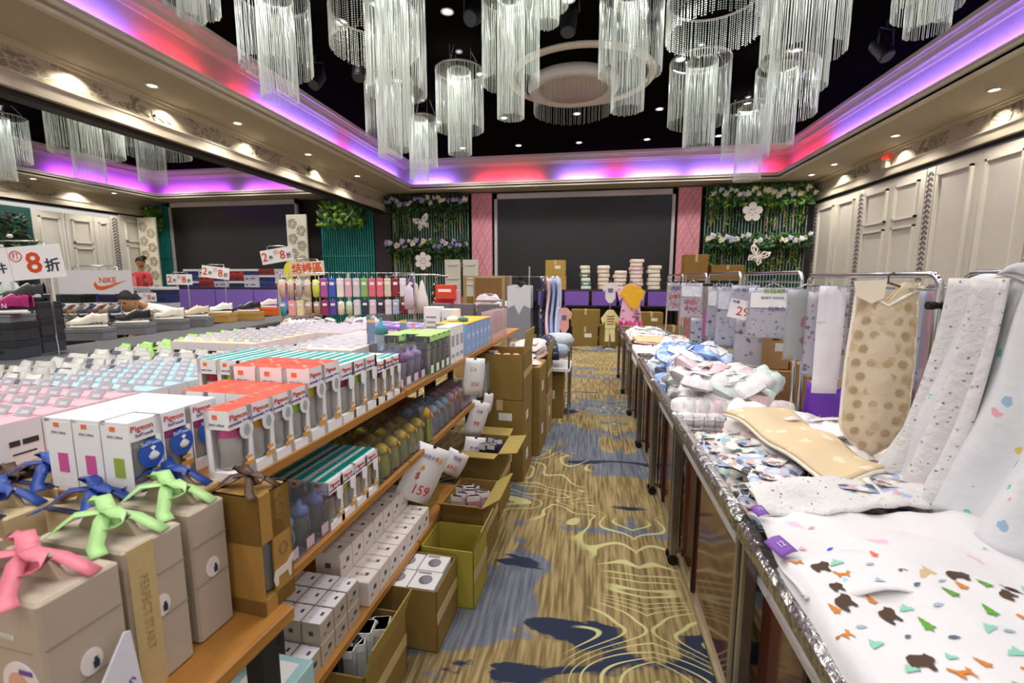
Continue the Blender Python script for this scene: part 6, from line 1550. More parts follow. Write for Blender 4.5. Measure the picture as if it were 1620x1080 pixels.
# small garments on stands before the rear cartons
def garment(label, px, pt, pb, Y, wpx, body, kind, cat='garment', name='hanging_garment', stand=True, extra=None):
    a, b = P_(px, pt, Y), P_(px, pb, Y); h = a.z - b.z; w = wpx / FPX * (Y * 1.0)
    t = thing(name, label, cat, (a.x, Y, 0), 0)
    def pr(pts, nm_, m, y=0, th=.06):
        mb = MB(); mb.prism([(x * w, b.z + z * h) for x, z in pts], th, 0, Matrix.Translation((0, y, 0))); return mb.build(nm_, m, t)
    if kind == 'suit':
        pr([(-.15, 1), (.15, 1), (.5, .72), (.4, .55), (.27, .64), (.27, .42), (-.27, .42), (-.27, .64), (-.4, .55), (-.5, .72)], 'top', body)
        pr([(-.25, .46), (.25, .46), (.27, 0), (.07, 0), (0, .3), (-.07, 0), (-.27, 0)], 'trousers', body, .01)
        mb = MB()
        for q in range(4): mb.box((0, -.034, b.z + h * (.8 - .08 * q)), (w * .38, .006, .02))
        mb.build('chest_print', M('#8a4a55', .6), t)
    elif kind == 'dress':
        pr([(-.14, 1), (.14, 1), (.5, .82), (.42, .6), (.28, .7), (.42, 0), (-.42, 0), (-.28, .7), (-.42, .6), (-.5, .82)], 'dress_body', body)
        pr([(-.16, 1.0), (.2, .96), (.46, .84), (.3, .5), (.06, .36), (-.2, .6), (-.42, .76)], 'yellow_bib', M('#e8b32a', .7, var=.15), -.04, .03)
        pr([(-.43, .12), (.43, .12), (.44, 0), (-.44, 0)], 'magenta_hem', speckle('hem', '#d94f96', ['#b01f70', '#f0b9d4', '#8a1f5c'], 12, .35, .8, 0), -.045, .03)
        mb = MB()
        for q in range(12): mb.lathe([(0, -.01), (.035, 0), (0, .01)], 6, 0, (w * rnd.uniform(-.3, .3), -.05, b.z + h * rnd.uniform(.15, .5)))
        mb.build('dots', M('#9a3d7c', .7), t)
    else:
        pr([(-.2, 1), (.2, 1), (.5, .8), (.42, .55), (.3, .62), (.3, .22), (.1, 0), (-.1, 0), (-.3, .22), (-.3, .62), (-.42, .55), (-.5, .8)], 'bodysuit', body)
        mb = MB(); mb.box((0, -.034, b.z + h * .62), (w * .3, .006, h * .2)); mb.build('chest_print', M('#6d6a86', .6, var=.4, scale=60), t)
    mb = MB(); mb.tube([(-w * .3, 0, a.z - .03), (0, 0, a.z + .03), (w * .3, 0, a.z - .03)], .006, 5); mb.cyl((0, 0, a.z + .03), (0, 0, a.z + .09), .005, n=5); mb.build('hanger', DARKM, t)
    if stand: mb = MB(); mb.cyl((0, .05, .01), (0, .05, a.z + .06), .012, n=6); mb.lathe([(0, 0), (.16, .0), (.16, .015), (0, .02)], 14, 0, (0, .05, 0)); mb.build('stand', CHROME, t)
    return t
garment('pale yellow baby top and trousers on a stand before the rear cartons', 966, 490, 540, 10.7, 29, M('#e6dda0', .8), 'suit')
garment('white baby bodysuit with grey print above the yellow suit', 966, 447, 479, 10.68, 25, M('#e2dbe0', .8), 'body', stand=True).location.y -= .04
garment('pink and yellow dress with magenta hem hanging at the rear aisle end', 999, 449, 515, 10.2, 42, M('#ecb9d4', .8), 'dress', cat='dress')
garment('pink baby jacket with paper tag hanging near the far aisle stacks', 893, 487, 527, 9.6, 24, M('#e3a9a4', .8), 'body')
# wooden crib frame with pillows
a = P_(735, 440, 6.6); t = thing('wooden_crib', 'wooden crib frame with brown panels standing behind the shelving end', 'crib', (P_(768, 440, 6.7).x, 6.9, 0))
for x in (-.29, .29):
    for y in (-.3, .3): mb = MB(); mb.box((x, y, .82), (.04, .04, 1.64)); mb.build('post', M('#a58a63', .5), t)
for z in (1.62, 1.12):
    for y in (-.3, .3): mb = MB(); mb.box((0, y, z), (.6, .03, .03)); mb.build('rail', M('#b59a70', .5), t)
mb = MB(); mb.box((0, .28, 1.38), (.56, .015, .48)); mb.build('back_panel', M('#7d5d35', .6, var=.2), t)
mb = MB(); mb.box((0, 0, 1.10), (.56, .58, .03)); mb.build('base_board', M('#8a6a40', .6), t)
for k, (dx, dz, c) in enumerate(((-.02, 0, '#e3d9b8'), (.1, .07, '#c9cad6'), (-.08, .08, '#dcc4c0'), (-.05, .16, '#d9c9d2'))):
    q = pouch('soft folded pillow in the wooden crib, %s from the bottom' % ORD[k], Vector(t.location) + Vector((dx + .06, -.1, 1.12 + dz)), .36, .3, .09, M(c, .8, var=.08), rnd.uniform(-.3, .3), cat='pillow', name='pillow', group='pillows in the crib', printm=M(c, .8))
carton_open('tilted open kraft carton behind the crib', .5, .3, .3, (P_(742, 470, 7.3).x, 7.35, 1.0), .4, (1, 1, 0, 0), .7)
carton_shut('kraft carton under the tilted open carton', .55, .4, 1.0, (P_(742, 470, 7.3).x, 7.35, 0), .4)
# clothes rail with bibs and quilts near the far end of the shelving
RXX = P_(845, 445, 6.2).x
t = thing('clothes_rail', 'chrome rail with grey bibs and patterned quilts at the far shelf end', 'rack', (P_(840, 440, 5.9).x, 5.9, 0))
mb = MB(); mb.tube([(-.3, 0, .02), (-.3, 0, 1.62), (.36, 0, 1.62), (.36, 0, .02)], .014, 7); mb.build('frame', CHROME, t); mb = MB(); mb.cyl((-.02, 0, .02), (-.02, 0, 1.75), .012, n=7); mb.build('centre_pole', CHROME, t)
for x in (-.3, .36): mb = MB(); mb.box((x, 0, .015), (.05, .5, .03)); mb.build('foot', CHROME, t)
B0 = Vector(t.location)
for k in range(6):
    q = thing('hanging_bib', 'grey and white bib on a black hanger, %s on the rail' % ORD[k], 'bib', B0 + Vector((-.14 - .0 * k, -.10 - .0 + .05 * k, 0)), 0, 'grey bibs on the rail')
    mb = MB(); mb.prism([(-.15, 1.5), (-.07, 1.52), (0, 1.46), (.07, 1.52), (.15, 1.5), (.15, 1.05), (-.15, 1.05)], .016); mb.build('upper', M('#d9d9de', .8), q); mb = MB(); mb.prism([(-.15, 1.22), (-.06, 1.26), (0, 1.14), (.06, 1.26), (.15, 1.22), (.15, .84), (-.15, .84)], .02); mb.build('lower_panel', M('#8f8f96', .8), q)
    mb = MB(); mb.tube([(-.1, 0, 1.51), (0, 0, 1.56), (.1, 0, 1.51)], .008, 5); mb.tube([(0, 0, 1.56), (0, 0, 1.61), (.012, 0, 1.622)], .004, 4); mb.build('hanger', BLACK, q)
for k, (c, lb, x) in enumerate(((speckle('navy_print', '#33405c', ['#c98f5a', '#8f9ab4', '#e2c9a0', '#5a6a8a'], 14, .35, .8, 0), 'navy patterned quilt hanging on the rail', .14), (M('#e6c3ce', .8), 'pink quilt hanging on the rail', .22), (M('#9bb4da', .8), 'light blue quilt hanging on the rail', .28), (M('#c6c8e6', .8, var=.1), 'lilac padded quilt hanging at the rail end', .34))):
    q = thing('hanging_quilt', lb, 'quilt', B0 + Vector((x, 0, 0)), 0, 'quilts on the rail')
    mb = MB(); mb.sheet(lambda u, v: (.014 * math.sin(7 * v + u * 6), -.22 + .42 * u + .04 * math.sin(5 * v), 1.60 - (.72 + .05 * k) * v), 10, 12, th=.03); mb.build('quilt', c, q)
    mb = MB(); mb.tube([(0, -.12, 1.60), (0, 0, 1.63), (0, .12, 1.60)], .006, 5); mb.build('hanger', WIRE, q)
for k, (px, py, c, s) in enumerate(((868, 535, '#1f2a4c', .2), (878, 548, '#8f9aa8', .18), (850, 540, '#a9c3dc', .16), (885, 545, '#b9bfc8', .18), (846, 528, '#c9ccd4', .13))):
    P = P_(px, py, 5.1 + .12 * k); q = thing('nursing_cushion', ('navy cushion with white dots', 'grey cushion with pale print', 'sky blue cushion', 'silver grey cushion in film', 'pale rolled cushion')[k] + ' heaped at the far end of the aisle stacks', 'cushion', (P.x, P.y, 0), rnd.uniform(0, 3))
    q.location.z = .72 + .05 * k if k < 4 else .8
    mb = MB()
    if k == 0: mb.tube([(.2 * math.cos(a * .35), .0, .2 * math.sin(a * .35)) for a in range(10)], .06, 10)
    else: mb.lathe([(0, -s * .5), (s * .8, -s * .35), (s, 0), (s * .75, s * .4), (0, s * .5)], 14)
    mb.build('cover', speckle('dots_%d' % k, c, ['#e9ecf2', '#d3d9e4'], 30, .2, .6, .2), q)
    mb = MB(); mb.box((0, -s * .7, 0), (.06, .004, .04)); mb.build('tag', WHITE, q)
t = thing('cushion_bin', 'white wire bin under the cushions beside the far aisle stacks', 'bin', (P_(866, 560, 5.3).x, 5.35, 0)); mb = MB(); mb.box((0, 0, .58), (.55, .6, .03)); mb.build('bin_floor', WHITE, t)
for x in (-.26, .26):
    for y in (-.28, .28): mb = MB(); mb.cyl((x, y, 0), (x, y, .8), .012, n=6); mb.build('leg', CHROME, t)
carton_shut('kraft carton beneath the cushion bin', .4, .4, .5, Vector(t.location) + Vector((0, 0, 0)), 0, mk=KRAFTD)
# ---------------------------------------------------------------- wire grid rack of bibs and mitts behind the shelving
def gridrack(label, a, b, z0, z1):
    """free standing wire grid between plan points a and b"""
    a, b = Vector((a[0], a[1], 0)), Vector((b[0], b[1], 0)); d = b - a; L = d.length; rz = math.atan2(d.y, d.x)
    t = thing('wire_grid_rack', label, 'rack', a, rz)
    mb = MB(); n = int(L / .1)
    for i in range(n + 1): mb.cyl((i * L / n, 0, z0), (i * L / n, 0, z1), .004, n=4)
    k = int((z1 - z0) / .1)
    for i in range(k + 1): mb.cyl((0, 0, z0 + i * (z1 - z0) / k), (L, 0, z0 + i * (z1 - z0) / k), .004, n=4)
    mb.build('wire_grid', WIRE, t)['kind'] = 'stuff'
    for x in (0, L / 2, L): mb = MB(); mb.box((x, 0, z1 / 2), (.03, .03, z1)); mb.build('upright', CHROME, t)
    for x in (0, L): mb = MB(); mb.box((x, 0, .02), (.04, .4, .04)); mb.build('foot', CHROME, t)
    return t, rz
GA, GB = (ony(441, 440, 4.55).x, 4.55), (ony(655, 440, 5.1).x, 5.1)
gt, grz = gridrack('wire grid rack hung with socks, bibs and bottle covers behind the shelving', GA, GB, 1.10, 1.66)
gd = Vector((GB[0] - GA[0], GB[1] - GA[1], 0)); gl = gd.length; gd.normalize(); gn = Vector((gd.y, -gd.x, 0))
ITEMS = [('#d8b9a2', 'beige sock roll'), ('#cbb3a0', 'tan sock roll'), ('#b9b2ae', 'grey sock roll'), ('#c9b7a2', 'sand sock roll'), ('#cfe05a', 'lime soft toy'), ('#b0529c', 'magenta bib'), ('#3f56b8', 'blue bib'), ('#e9dfe2', 'white mitten card'), ('#d9a9b9', 'pink mitten card'), ('#c9c3cf', 'lilac card'), ('#88b06a', 'green card'), ('#d96a80', 'red dotted towel'), ('#e0707f', 'coral dotted towel'), ('#d6c9b2', 'cream pouch'), ('#8a2a3c', 'maroon pouch'), ('#e0d6e0', 'pale pouch'), ('#5a4a80', 'purple pouch')]
for row in range(2):
    for i, (c, lb) in enumerate(ITEMS):
        if row == 1: c, lb = [('#4f9ab8', 'teal cup roll'), ('#e9a2a4', 'rose card'), ('#e3d9b4', 'cream card'), ('#bca38f', 'taupe sock roll'), ('#ae9584', 'brown sock roll'), ('#8f2a6c', 'plum bib'), ('#5a3fa0', 'violet bib'), ('#e9e2d2', 'ivory toy'), ('#bcd8b4', 'mint toy'), ('#d4cfdb', 'lilac sock card'), ('#2d3a52', 'navy sock card'), ('#d8c4d8', 'mauve sock card'), ('#33384e', 'dark sock card'), ('#dcd6e2', 'white sock card'), ('#aebcdc', 'sky sock card'), ('#7c2a34', 'wine pouch'), ('#d6ccd8', 'pearl pouch')][i]
        f = (i + .5) / len(ITEMS); h = .21 if row == 0 else .17; zt = 1.60 if row == 0 else 1.36
        P = Vector((GA[0], GA[1], 0)) + gd * gl * f + gn * .06
        t = thing('carded_item', '%s hung in the %s row of the wire grid rack' % (lb, 'upper' if row == 0 else 'lower'), 'pack', (P.x, P.y, 0), grz, 'carded goods on the wire grid rack')
        mb = MB(); w = gl / len(ITEMS) * .86
        if 'roll' in lb or 'toy' in lb: mb.lathe([(.0, zt - h), (w * .42, zt - h + .01), (w * .5, zt - h * .5), (w * .42, zt - .02), (0, zt - .01)], 10); mb.build('soft_body', M(c, .6, var=.15, scale=40), t)
        else: mb.rbox((0, 0, zt - h / 2), (w, .03, h), 0, .008); mb.build('card_body', M(c, .6, var=.2, scale=50), t)
        mb = MB(); mb.box((0, -w * .5 if 'roll' in lb or 'toy' in lb else -.017, zt - h * .28), (w * .6, .003, h * .16)); mb.build('paper_band', M('#eee6ea', .5), t)
        mb = MB(); mb.tube([(0, .05, zt + .02), (0, 0, zt + .02), (0, 0, zt - .02)], .003, 4); mb.build('hook', WIRE, t)
pr = proto_set('wrapped_toy', '', [clear('#f0eaea', .5, .2), M('#e6dcdc', .4, var=.2, scale=40), M('#e2d6e2', .4, var=.2, scale=40)], .16, .18, .10, 'wrapped toys on the display table')
heap(pr, '%s wrapped toy heaped at the foot of the wire grid rack', 'wrapped toys', 16, -3.0, -2.0, 3.95, 4.3, lambda x, y, f: 1.09 + .05 * f, .3, tones=('clear plastic', 'greyish', 'lilac tinted'))
for i in range(6):
    for j in range(2):
        t = thing('purple_pack', 'purple glossy pack, %s from the left in the %s row before the grid rack' % (ORD[i], 'front' if j == 0 else 'rear'), 'pack', (-1.98 + i * .16, 3.62 + .24 * j - .03 * i + .3, Z1), -.2, 'purple packs')
        mb = MB(); mb.rbox((0, 0, .05), (.14, .2, .1), 0, .008); mb.build('pack_body', M('#9a5fc0', .3, var=.15), t); mb = MB(); mb.box((0, 0, .101), (.11, .15, .003)); mb.box((0, -.101, .05), (.09, .003, .05)); mb.build('label', M('#d9c2e8', .4, var=.2, scale=60), t)
for k, (px, py, Y, c, lb, hh) in enumerate(((668, 470, 5.0, '#dcdcda', 'white gauze cone bag hanging by the rack end', .38), (690, 470, 5.2, '#1f2024', 'black floral long pouch hanging by the rack end', .36), (655, 465, 5.1, '#d9c9b4', 'beige strap set hanging by the rack end', .30), (647, 470, 4.9, '#cfc3d6', 'pale lilac bottle bag hanging by the rack end', .28))):
    P = ony(px, py, Y); t = thing('hanging_bag', lb, 'bag', (P.x, P.y, P.z - hh / 2), 0)
    mb = MB(); mb.lathe([(0.0, 0), (.085 if k == 0 else .055, .01), (.07 if k == 0 else .058, hh * .4), (.03 if k == 0 else .05, hh * .85), (.008, hh), (0, hh + .005)], 12, sy=.5); mb.build('bag_body', speckle('bk_floral', c, ['#d9a06a', '#e6dcd2', '#c9c94a'], 22, .3, .7, 0) if k == 1 else M(c, .6, var=.1), t)
    mb = MB(); mb.tube([(0, 0, hh), (0, 0, hh + .05), (.012, 0, hh + .06)], .004, 5); mb.build('hook', WIRE, t)
t = thing('hook_stand', 'chrome stand with top ring carrying the gauze and floral pouches', 'rack', (ony(672, 440, 5.3).x, 5.3, 0)); mb = MB(); mb.cyl((0, 0, 0), (0, 0, 1.66), .014, n=8); mb.lathe([(0, 0), (.2, 0), (.2, .02), (0, .03)], 16); mb.build('pole', CHROME, t); mb = MB(); mb.tube([(-.45, -.12, 1.62), (-.2, -.2, 1.64), (.2, -.2, 1.64), (.32, -.1, 1.62)], .01, 6); mb.build('arm', CHROME, t)
for k, (px, py, c, w, h) in enumerate(((706, 462, '#d9472c', .2, .16), (704, 480, '#d8344a', .2, .2), (716, 478, '#e9a8bc', .1, .26), (720, 500, '#edb9c8', .12, .2), (730, 508, '#d23a5c', .24, .08))):
    P = ony(px, py, 4.75); t = thing('pink_gift_carton', ('orange red', 'bright red', 'rose pink', 'pale pink', 'crimson flat')[k] + ' gift carton behind the tall white carton', 'box', (P.x, P.y + .04 * k, Z1 + (0 if k != 0 else .3)), 0)
    zz = max(.08, P.z + h / 2 - t.location.z)
    mb = MB(); mb.rbox((0, 0, zz / 2), (w, .12, zz)); mb.build('box_body', M(c, .5), t); mb = MB(); mb.box((0, -.061, zz * .6), (w * .7, .002, zz * .2)); mb.build('print_band', M('#f6e9ea', .5), t)
# ================================================================ the adjoining hall: shoe displays
TZ = 1.0
A_, B_ = Vector((-3.89, 2.43, 0)), Vector((-4.25, 5.45, 0)); sd = (B_ - A_).normalized(); sn = Vector((-sd.y, sd.x, 0))
t = thing('shoe_table', 'long dark grey topped table of trainers beyond the pastel packs', 'table', A_ - sd * 1.2, math.atan2(sd.y, sd.x))
LT = (B_ - A_).length + 2.9
mb = MB(); mb.rbox((LT / 2, .31, TZ - .02), (LT, .62, .04), 0, .004); mb.build('table_top', M('#55565a', .8, var=.12, scale=80), t)
mb = MB(); mb.box((LT / 2, .012, TZ - .10), (LT, .02, .12)); mb.build('front_apron', M('#26282a', .6), t)
for x in (.1, LT / 2, LT - .1):
    for y in (.08, .54): mb = MB(); mb.box((x, y, .48), (.05, .05, .96)); mb.build('leg', STEEL, t)
TA = math.atan2(sd.y, sd.x)
def shoe(label, P, rz, upper, sole, laces=None, L=.29, letter=None, name='trainer', toe=None, group=None):
    """low trainer, toe towards local -x"""
    t = thing(name, label, 'shoe', P, rz, group)
    W_ = L * .175
    def wid(u): return W_ * (.55 + .45 * math.sin(PI * min(1, u * 1.15 + .12)) ** .6) if u < .9 else W_ * .8
    mb = MB()
    def so(u, v):
        a = v * 2 * PI; x = (u - .5) * L; w = wid(u) * (1 if 0 < u < 1 else .3) * 1.06
        return (x, w * math.copysign(abs(math.cos(a)) ** .6, math.cos(a)), .016 + .016 * math.copysign(abs(math.sin(a)) ** .6, math.sin(a)) + .006 * max(0, .12 - u) * 8)
    mb.sheet(so, 14, 12); mb.build('sole', sole, t)
    def hgt(u): return 1.3 * (.045 + (.05 * ((u - .3) / .35) if .3 < u < .65 else (.05 if u >= .65 else 0)) - (.012 * (1 - abs(u - .8) / .15) if .65 < u < .95 else 0) - .012 * max(0, .1 - u) * 10)
    mb = MB()
    def up(u, v):
        a = (v - .5) * PI * 1.02; x = (u - .5) * L * .985; e = 1 if .02 < u < .98 else .35
        open_ = .35 if .62 < u < .96 else 0.0
        k = math.cos(a); h = hgt(u) * (abs(k) ** .55 if not open_ else min(1, abs(k) ** .4)) * (e if u < .5 else 1)
        w = wid(u) * e
        if open_ and abs(v - .5) < .17: h = hgt(u) * .62
        return (x, w * math.sin(a), .03 + h)
    mb.sheet(up, 20, 14); mb.build('upper', upper, t)
    mb = MB()
    for i in range(5): u = .34 + i * .06; mb.tube([((u - .5) * L, -wid(u) * .5, .033 + hgt(u) * .93), ((u + .015 - .5) * L, 0, .036 + hgt(u)), ((u - .5) * L, wid(u) * .5, .033 + hgt(u) * .93)], .0045, 5)
    mb.build('laces', laces or WHITE, t)
    if toe: mb = MB(); mb.sheet(lambda u, v: ((-.505 + .16 * u) * L, wid(.16 * u + .02) * 1.03 * math.sin((v - .5) * PI) * (.4 + .6 * u ** .4), .033 + .03 * math.cos((v - .5) * PI) * (u ** .4)), 6, 8); mb.build('toe_cap', toe, t)
    if letter: letters(letter, .05, WHITE, t, (.02, -wid(.5) - .002, .06), (PI / 2, 0, 0))
    mb = MB(); mb.box((L * .495, 0, .03), (.004, W_ * .9, .014)); mb.build('heel_tab', M('#2b2b2f', .5), t)
    return t
def shoebox(label, P, w, d, h, m, rz, lidm=None, group=None, name='shoe_box', lab=True):
    t = thing(name, label, 'shoe box', P, rz, group)
    mb = MB(); mb.rbox((0, 0, h * .4), (w, d, h * .8), 0, .003); mb.build('box_base', m, t); mb = MB(); mb.rbox((0, 0, h * .83), (w + .008, d + .008, h * .34), 0, .003); mb.build('lid', lidm or m, t)
    if lab: mb = MB(); mb.box((-w * .3, -d / 2 - .005, h * .4), (w * .14, .002, h * .2)); mb.box((w * .1, -d / 2 - .0052, h * .45), (w * .3, .002, h * .14)); mb.build('end_label', M('#1c1c20', .5), t)
    return t
GREYB = M('#737478', .75, var=.08); CARD = M('#b08a4c', .75, var=.1)
row = [('cream trainer on the first grey shoe box from the left', 155, 537, GREYB, M('#e2d9cc', .7), None, .36), ('black canvas trainer with white laces on the second grey shoe box', 222, 528, GREYB, M('#1d1d20', .7), M('#e9e6e0', .6), .35), ('white trainer on the third grey shoe box', 278, 521, GREYB, M('#ece5da', .7), None, .34), ('buff trainer on the fourth grey shoe box', 318, 516, GREYB, M('#d9c7a6', .7), None, .34),
       ('white trainer on the first brown shoe box', 358, 509, CARD, M('#e9e9ec', .7), None, .34), ('black trainer on the second brown shoe box', 402, 506, CARD, M('#232327', .7), None, .34), ('white and red trainer on the orange shoe box', 430, 498, M('#d9622c', .6), M('#ead9dc', .7), None, .34)]
for k, (lb, px, py, bm, um, tm, w) in enumerate(row):
    P = onz(px, py, TZ)
    h = .115 if k < 4 else .12
    P = P + sn * .06
    rz = TA + PI / 2 + (.45 if k < 4 else .2)
    rz = .30 if k < 4 else .1
    shoebox('%s shoe box carrying the %s' % ('grey' if k < 4 else ('brown' if k < 6 else 'orange'), lb.split(' on ')[0]), (P.x, P.y, TZ), .33, .19, h, bm, rz, lab=False)
    shoe(lb, (P.x, P.y, TZ + h + .002), rz + .12, um, M('#efeae0', .6), tm, toe=M('#efeae0', .6), L=.32)
# dark shoe boxes stacked at the left edge with the magenta trainer
DKB = M('#33343a', .7, var=.12); k = 0
for px, py, n in ((20, 566, 2), (62, 556, 3)):
    P = onz(px, py, TZ) + sn * .05
    for i in range(n):
        shoebox('charcoal shoe box, %s stack from the left edge, %s from the bottom' % (ORD[k], ORD[i]), (P.x + rnd.uniform(-.01, .01), P.y, TZ + i * .137), .34, .21, .135, DKB if i else M('#3b3f4a', .7), .25, M('#2b2c31', .7), 'charcoal shoe boxes', lab=True)
    if k == 0:
        shoebox('grey shoe box under the magenta trainer', (P.x, P.y, TZ + n * .137), .33, .2, .06, M('#77757e', .7), .22, lab=False)
        shoe('magenta trainer with white side letter on top of the charcoal stack', (P.x + .13, P.y - .02, TZ + n * .137 + .064), .2, M('#a61f6c', .7, var=.1), M('#efe9ea', .6), M('#e9c9d8', .6), L=.32, letter='N')
    else: shoe('dark grey trainer on the second charcoal stack', (P.x, P.y, TZ + n * .137 + .002), .3, M('#4a474c', .7), M('#2a2a2c', .6))
    k += 1
# piles of packed trainers in the middle distance
def pile(label, group, px0, px1, py0, py1, X, base, cols, n, s=.26):
    for i in range(n):
        px, py = rnd.uniform(px0, px1), rnd.uniform(py0, py1); P = onx(px, py, X - rnd.uniform(0, .5))
        c = cols[i % len(cols)]
        if i < len(cols): PR[(group, i)] = shoe(label, P, rnd.uniform(-.5, .5), M(c, .7), M('#e6e2dc', .6), L=s, group=group)
        else: copy_thing(PR[(group, i % len(cols))], P, rnd.uniform(-.6, .6), label, group)
PR = {}
t = thing('shoe_stand', 'dark tiered stand of black trainers left of the bending person', 'stand', (-6.15, 4.05, 0), .1)
for q in range(7): mb = MB(); mb.box((0, 0, .66 + q * .105), (.5, .5, .012)); mb.build('tier', DARKM, t)
for x in (-.24, .24):
    for y in (-.24, .24): mb = MB(); mb.cyl((x, y, 0), (x, y, 1.40), .012, n=6); mb.build('post', DARKM, t)
first = None
for q in range(7):
    for i in range(3):
        P = (-6.15 - .16 + i * .16, 3.95, .668 + q * .105); lb = 'black trainer with white sole on the dark tiered stand, %s tier from below, %s from the left' % (ORD[q], ORD[i])
        lb = 'black white-soled trainer on the tiered stand, %s tier up, %s from the left' % (ORD[q], ORD[i])
        if first is None: first = shoe(lb, P, PI / 2 + .1, M('#17181b', .6), M('#e9e6e0', .6), L=.27, group='black trainers on the tiered stand')
        else: copy_thing(first, P, PI / 2 + .1, lb)
def box_pile(label, group, x, y, w, rows, cols_, colours, bx=(.34, .22, .13), z0=.0, rz=.0):
    protos = []
    for r in range(rows):
        for c in range(cols_):
            m = colours[(r * 3 + c * 2) % len(colours)]
            P = (x + c * (bx[0] + .01) * math.cos(rz), y + c * (bx[0] + .01) * math.sin(rz), z0 + r * (bx[2] + .002))
            lb = '%s, %s from left, %s layer' % (label, ORD[c], ORD[r])
            lb = CNAME.get(m, 'dark') + ' ' + lb
            key = (bx, m)
            if key not in BP: BP[key] = shoebox(lb, P, *bx, M(m, .6, var=.1), rz, M('#e6e2e6', .6) if (r + c) % 3 == 0 else None, group)
            else: copy_thing(BP[key], P, rz, lb, group)
BP = {}
CNAME = {'#2c3a78': 'navy', '#d8d6de': 'white', '#8a3030': 'maroon', '#39488a': 'blue', '#c9c6d2': 'pale grey', '#c23a2a': 'red', '#2a3160': 'dark navy', '#232a5c': 'dark blue', '#2c3468': 'navy', '#c6c4ce': 'pale grey', '#1f2450': 'midnight blue', '#1a1b20': 'black', '#6a5a3c': 'brown', '#23242c': 'charcoal', '#a08a5c': 'tan', '#14151a': 'black', '#cfc4b0': 'cream', '#8a8890': 'grey', '#e0d8cc': 'ivory', '#5a5a64': 'slate grey'}
def low_table(label, x, y, w, d, z, skirt):
    t = thing('skirted_table', label, 'table', (x, y, 0)); mb = MB(); mb.rbox((0, 0, z - .02), (w, d, .04)); mb.build('table_top', M('#2a2530', .6), t)
    n = max(2, int(w / .8))
    for q in range(n): mb = MB(); mb.box((-w / 2 + (q + .5) * w / n, -d / 2 - .012, z - .24), (w / n - .02, .02, .4)); mb.build('skirt_panel', skirt, t)
    for a in (-w / 2 + .06, w / 2 - .06):
        for b in (-d / 2 + .06, d / 2 - .06): mb = MB(); mb.box((a, b, (z - .04) / 2), (.05, .05, z - .04)); mb.build('leg', STEEL, t)
VSK = M('#8c6ac8', .75, var=.08, scale=4)
P = ony(372, 468, 8.2); low_table('purple skirted table of boxed shoes behind the trainer row', P.x, 8.6, 2.6, .8, 1.42, VSK)
box_pile('shoe box on the purple skirted table', 'shoe boxes on the purple skirted table', P.x - 1.15, 8.5, 0, 3, 7, ['#2c3a78', '#d8d6de', '#8a3030', '#39488a', '#c9c6d2', '#c23a2a', '#2a3160'], (.34, .24, .12), 1.42)
P2 = ony(300, 485, 8.0); low_table('second purple skirted table lower and left of the first', P2.x - .5, 7.3, 2.4, .7, 1.02, VSK)
box_pile('dark blue shoe box on the lower skirted table', 'shoe boxes on the lower skirted table', P2.x - 1.55, 7.2, 0, 3, 6, ['#232a5c', '#2c3468', '#c6c4ce', '#1f2450'], (.36, .24, .14), 1.02)
low_table('long dark table of boxed trainers beyond the bending person', -8.6, 6.2, 2.2, .8, .95, M('#2a2c38', .7))
box_pile('shoe box on the dark table behind the person', 'shoe boxes on the dark table', -9.5, 6.1, 0, 3, 5, ['#1a1b20', '#6a5a3c', '#23242c', '#a08a5c', '#14151a'], (.36, .24, .13), .95)
low_table('low dark table of stacked boxes under the bare wall at the left edge', -9.0, 4.6, 1.6, .8, .9, M('#3a3b44', .7))
box_pile('shoe box on the low dark edge table', 'shoe boxes at the left edge', -9.6, 4.5, 0, 2, 4, ['#cfc4b0', '#8a8890', '#e0d8cc', '#5a5a64'], (.34, .22, .13), .9)
for k, (px, py, c, lb) in enumerate(((310, 496, '#e9e9f0', 'white running trainer'), (340, 497, '#3a4a9a', 'blue running trainer'), (380, 490, '#2a2a34', 'dark running trainer'), (265, 485, '#d84a4a', 'red running trainer'), (120, 500, '#d9cfc4', 'tan trainer'), (135, 505, '#2f57c0', 'bright blue trainer'))):
    P = onx(px, py, -6.4); shoe(lb + ' on the rear shoe bench', (P.x, P.y, .97), rnd.uniform(-.4, .4), M(c, .6), M('#efeae6', .6), group='trainers on the rear bench')
t = thing('shoe_bench', 'narrow rear bench of running trainers between the tables', 'bench', (-6.5, 6.3, 0), PI / 2); mb = MB(); mb.rbox((0, 0, .95), (3.2, .42, .03)); mb.build('bench_top', M('#33333a', .6), t)
for x in (-1.5, 0, 1.5): mb = MB(); mb.box((x, 0, .46), (.05, .36, .93)); mb.build('leg', STEEL, t)
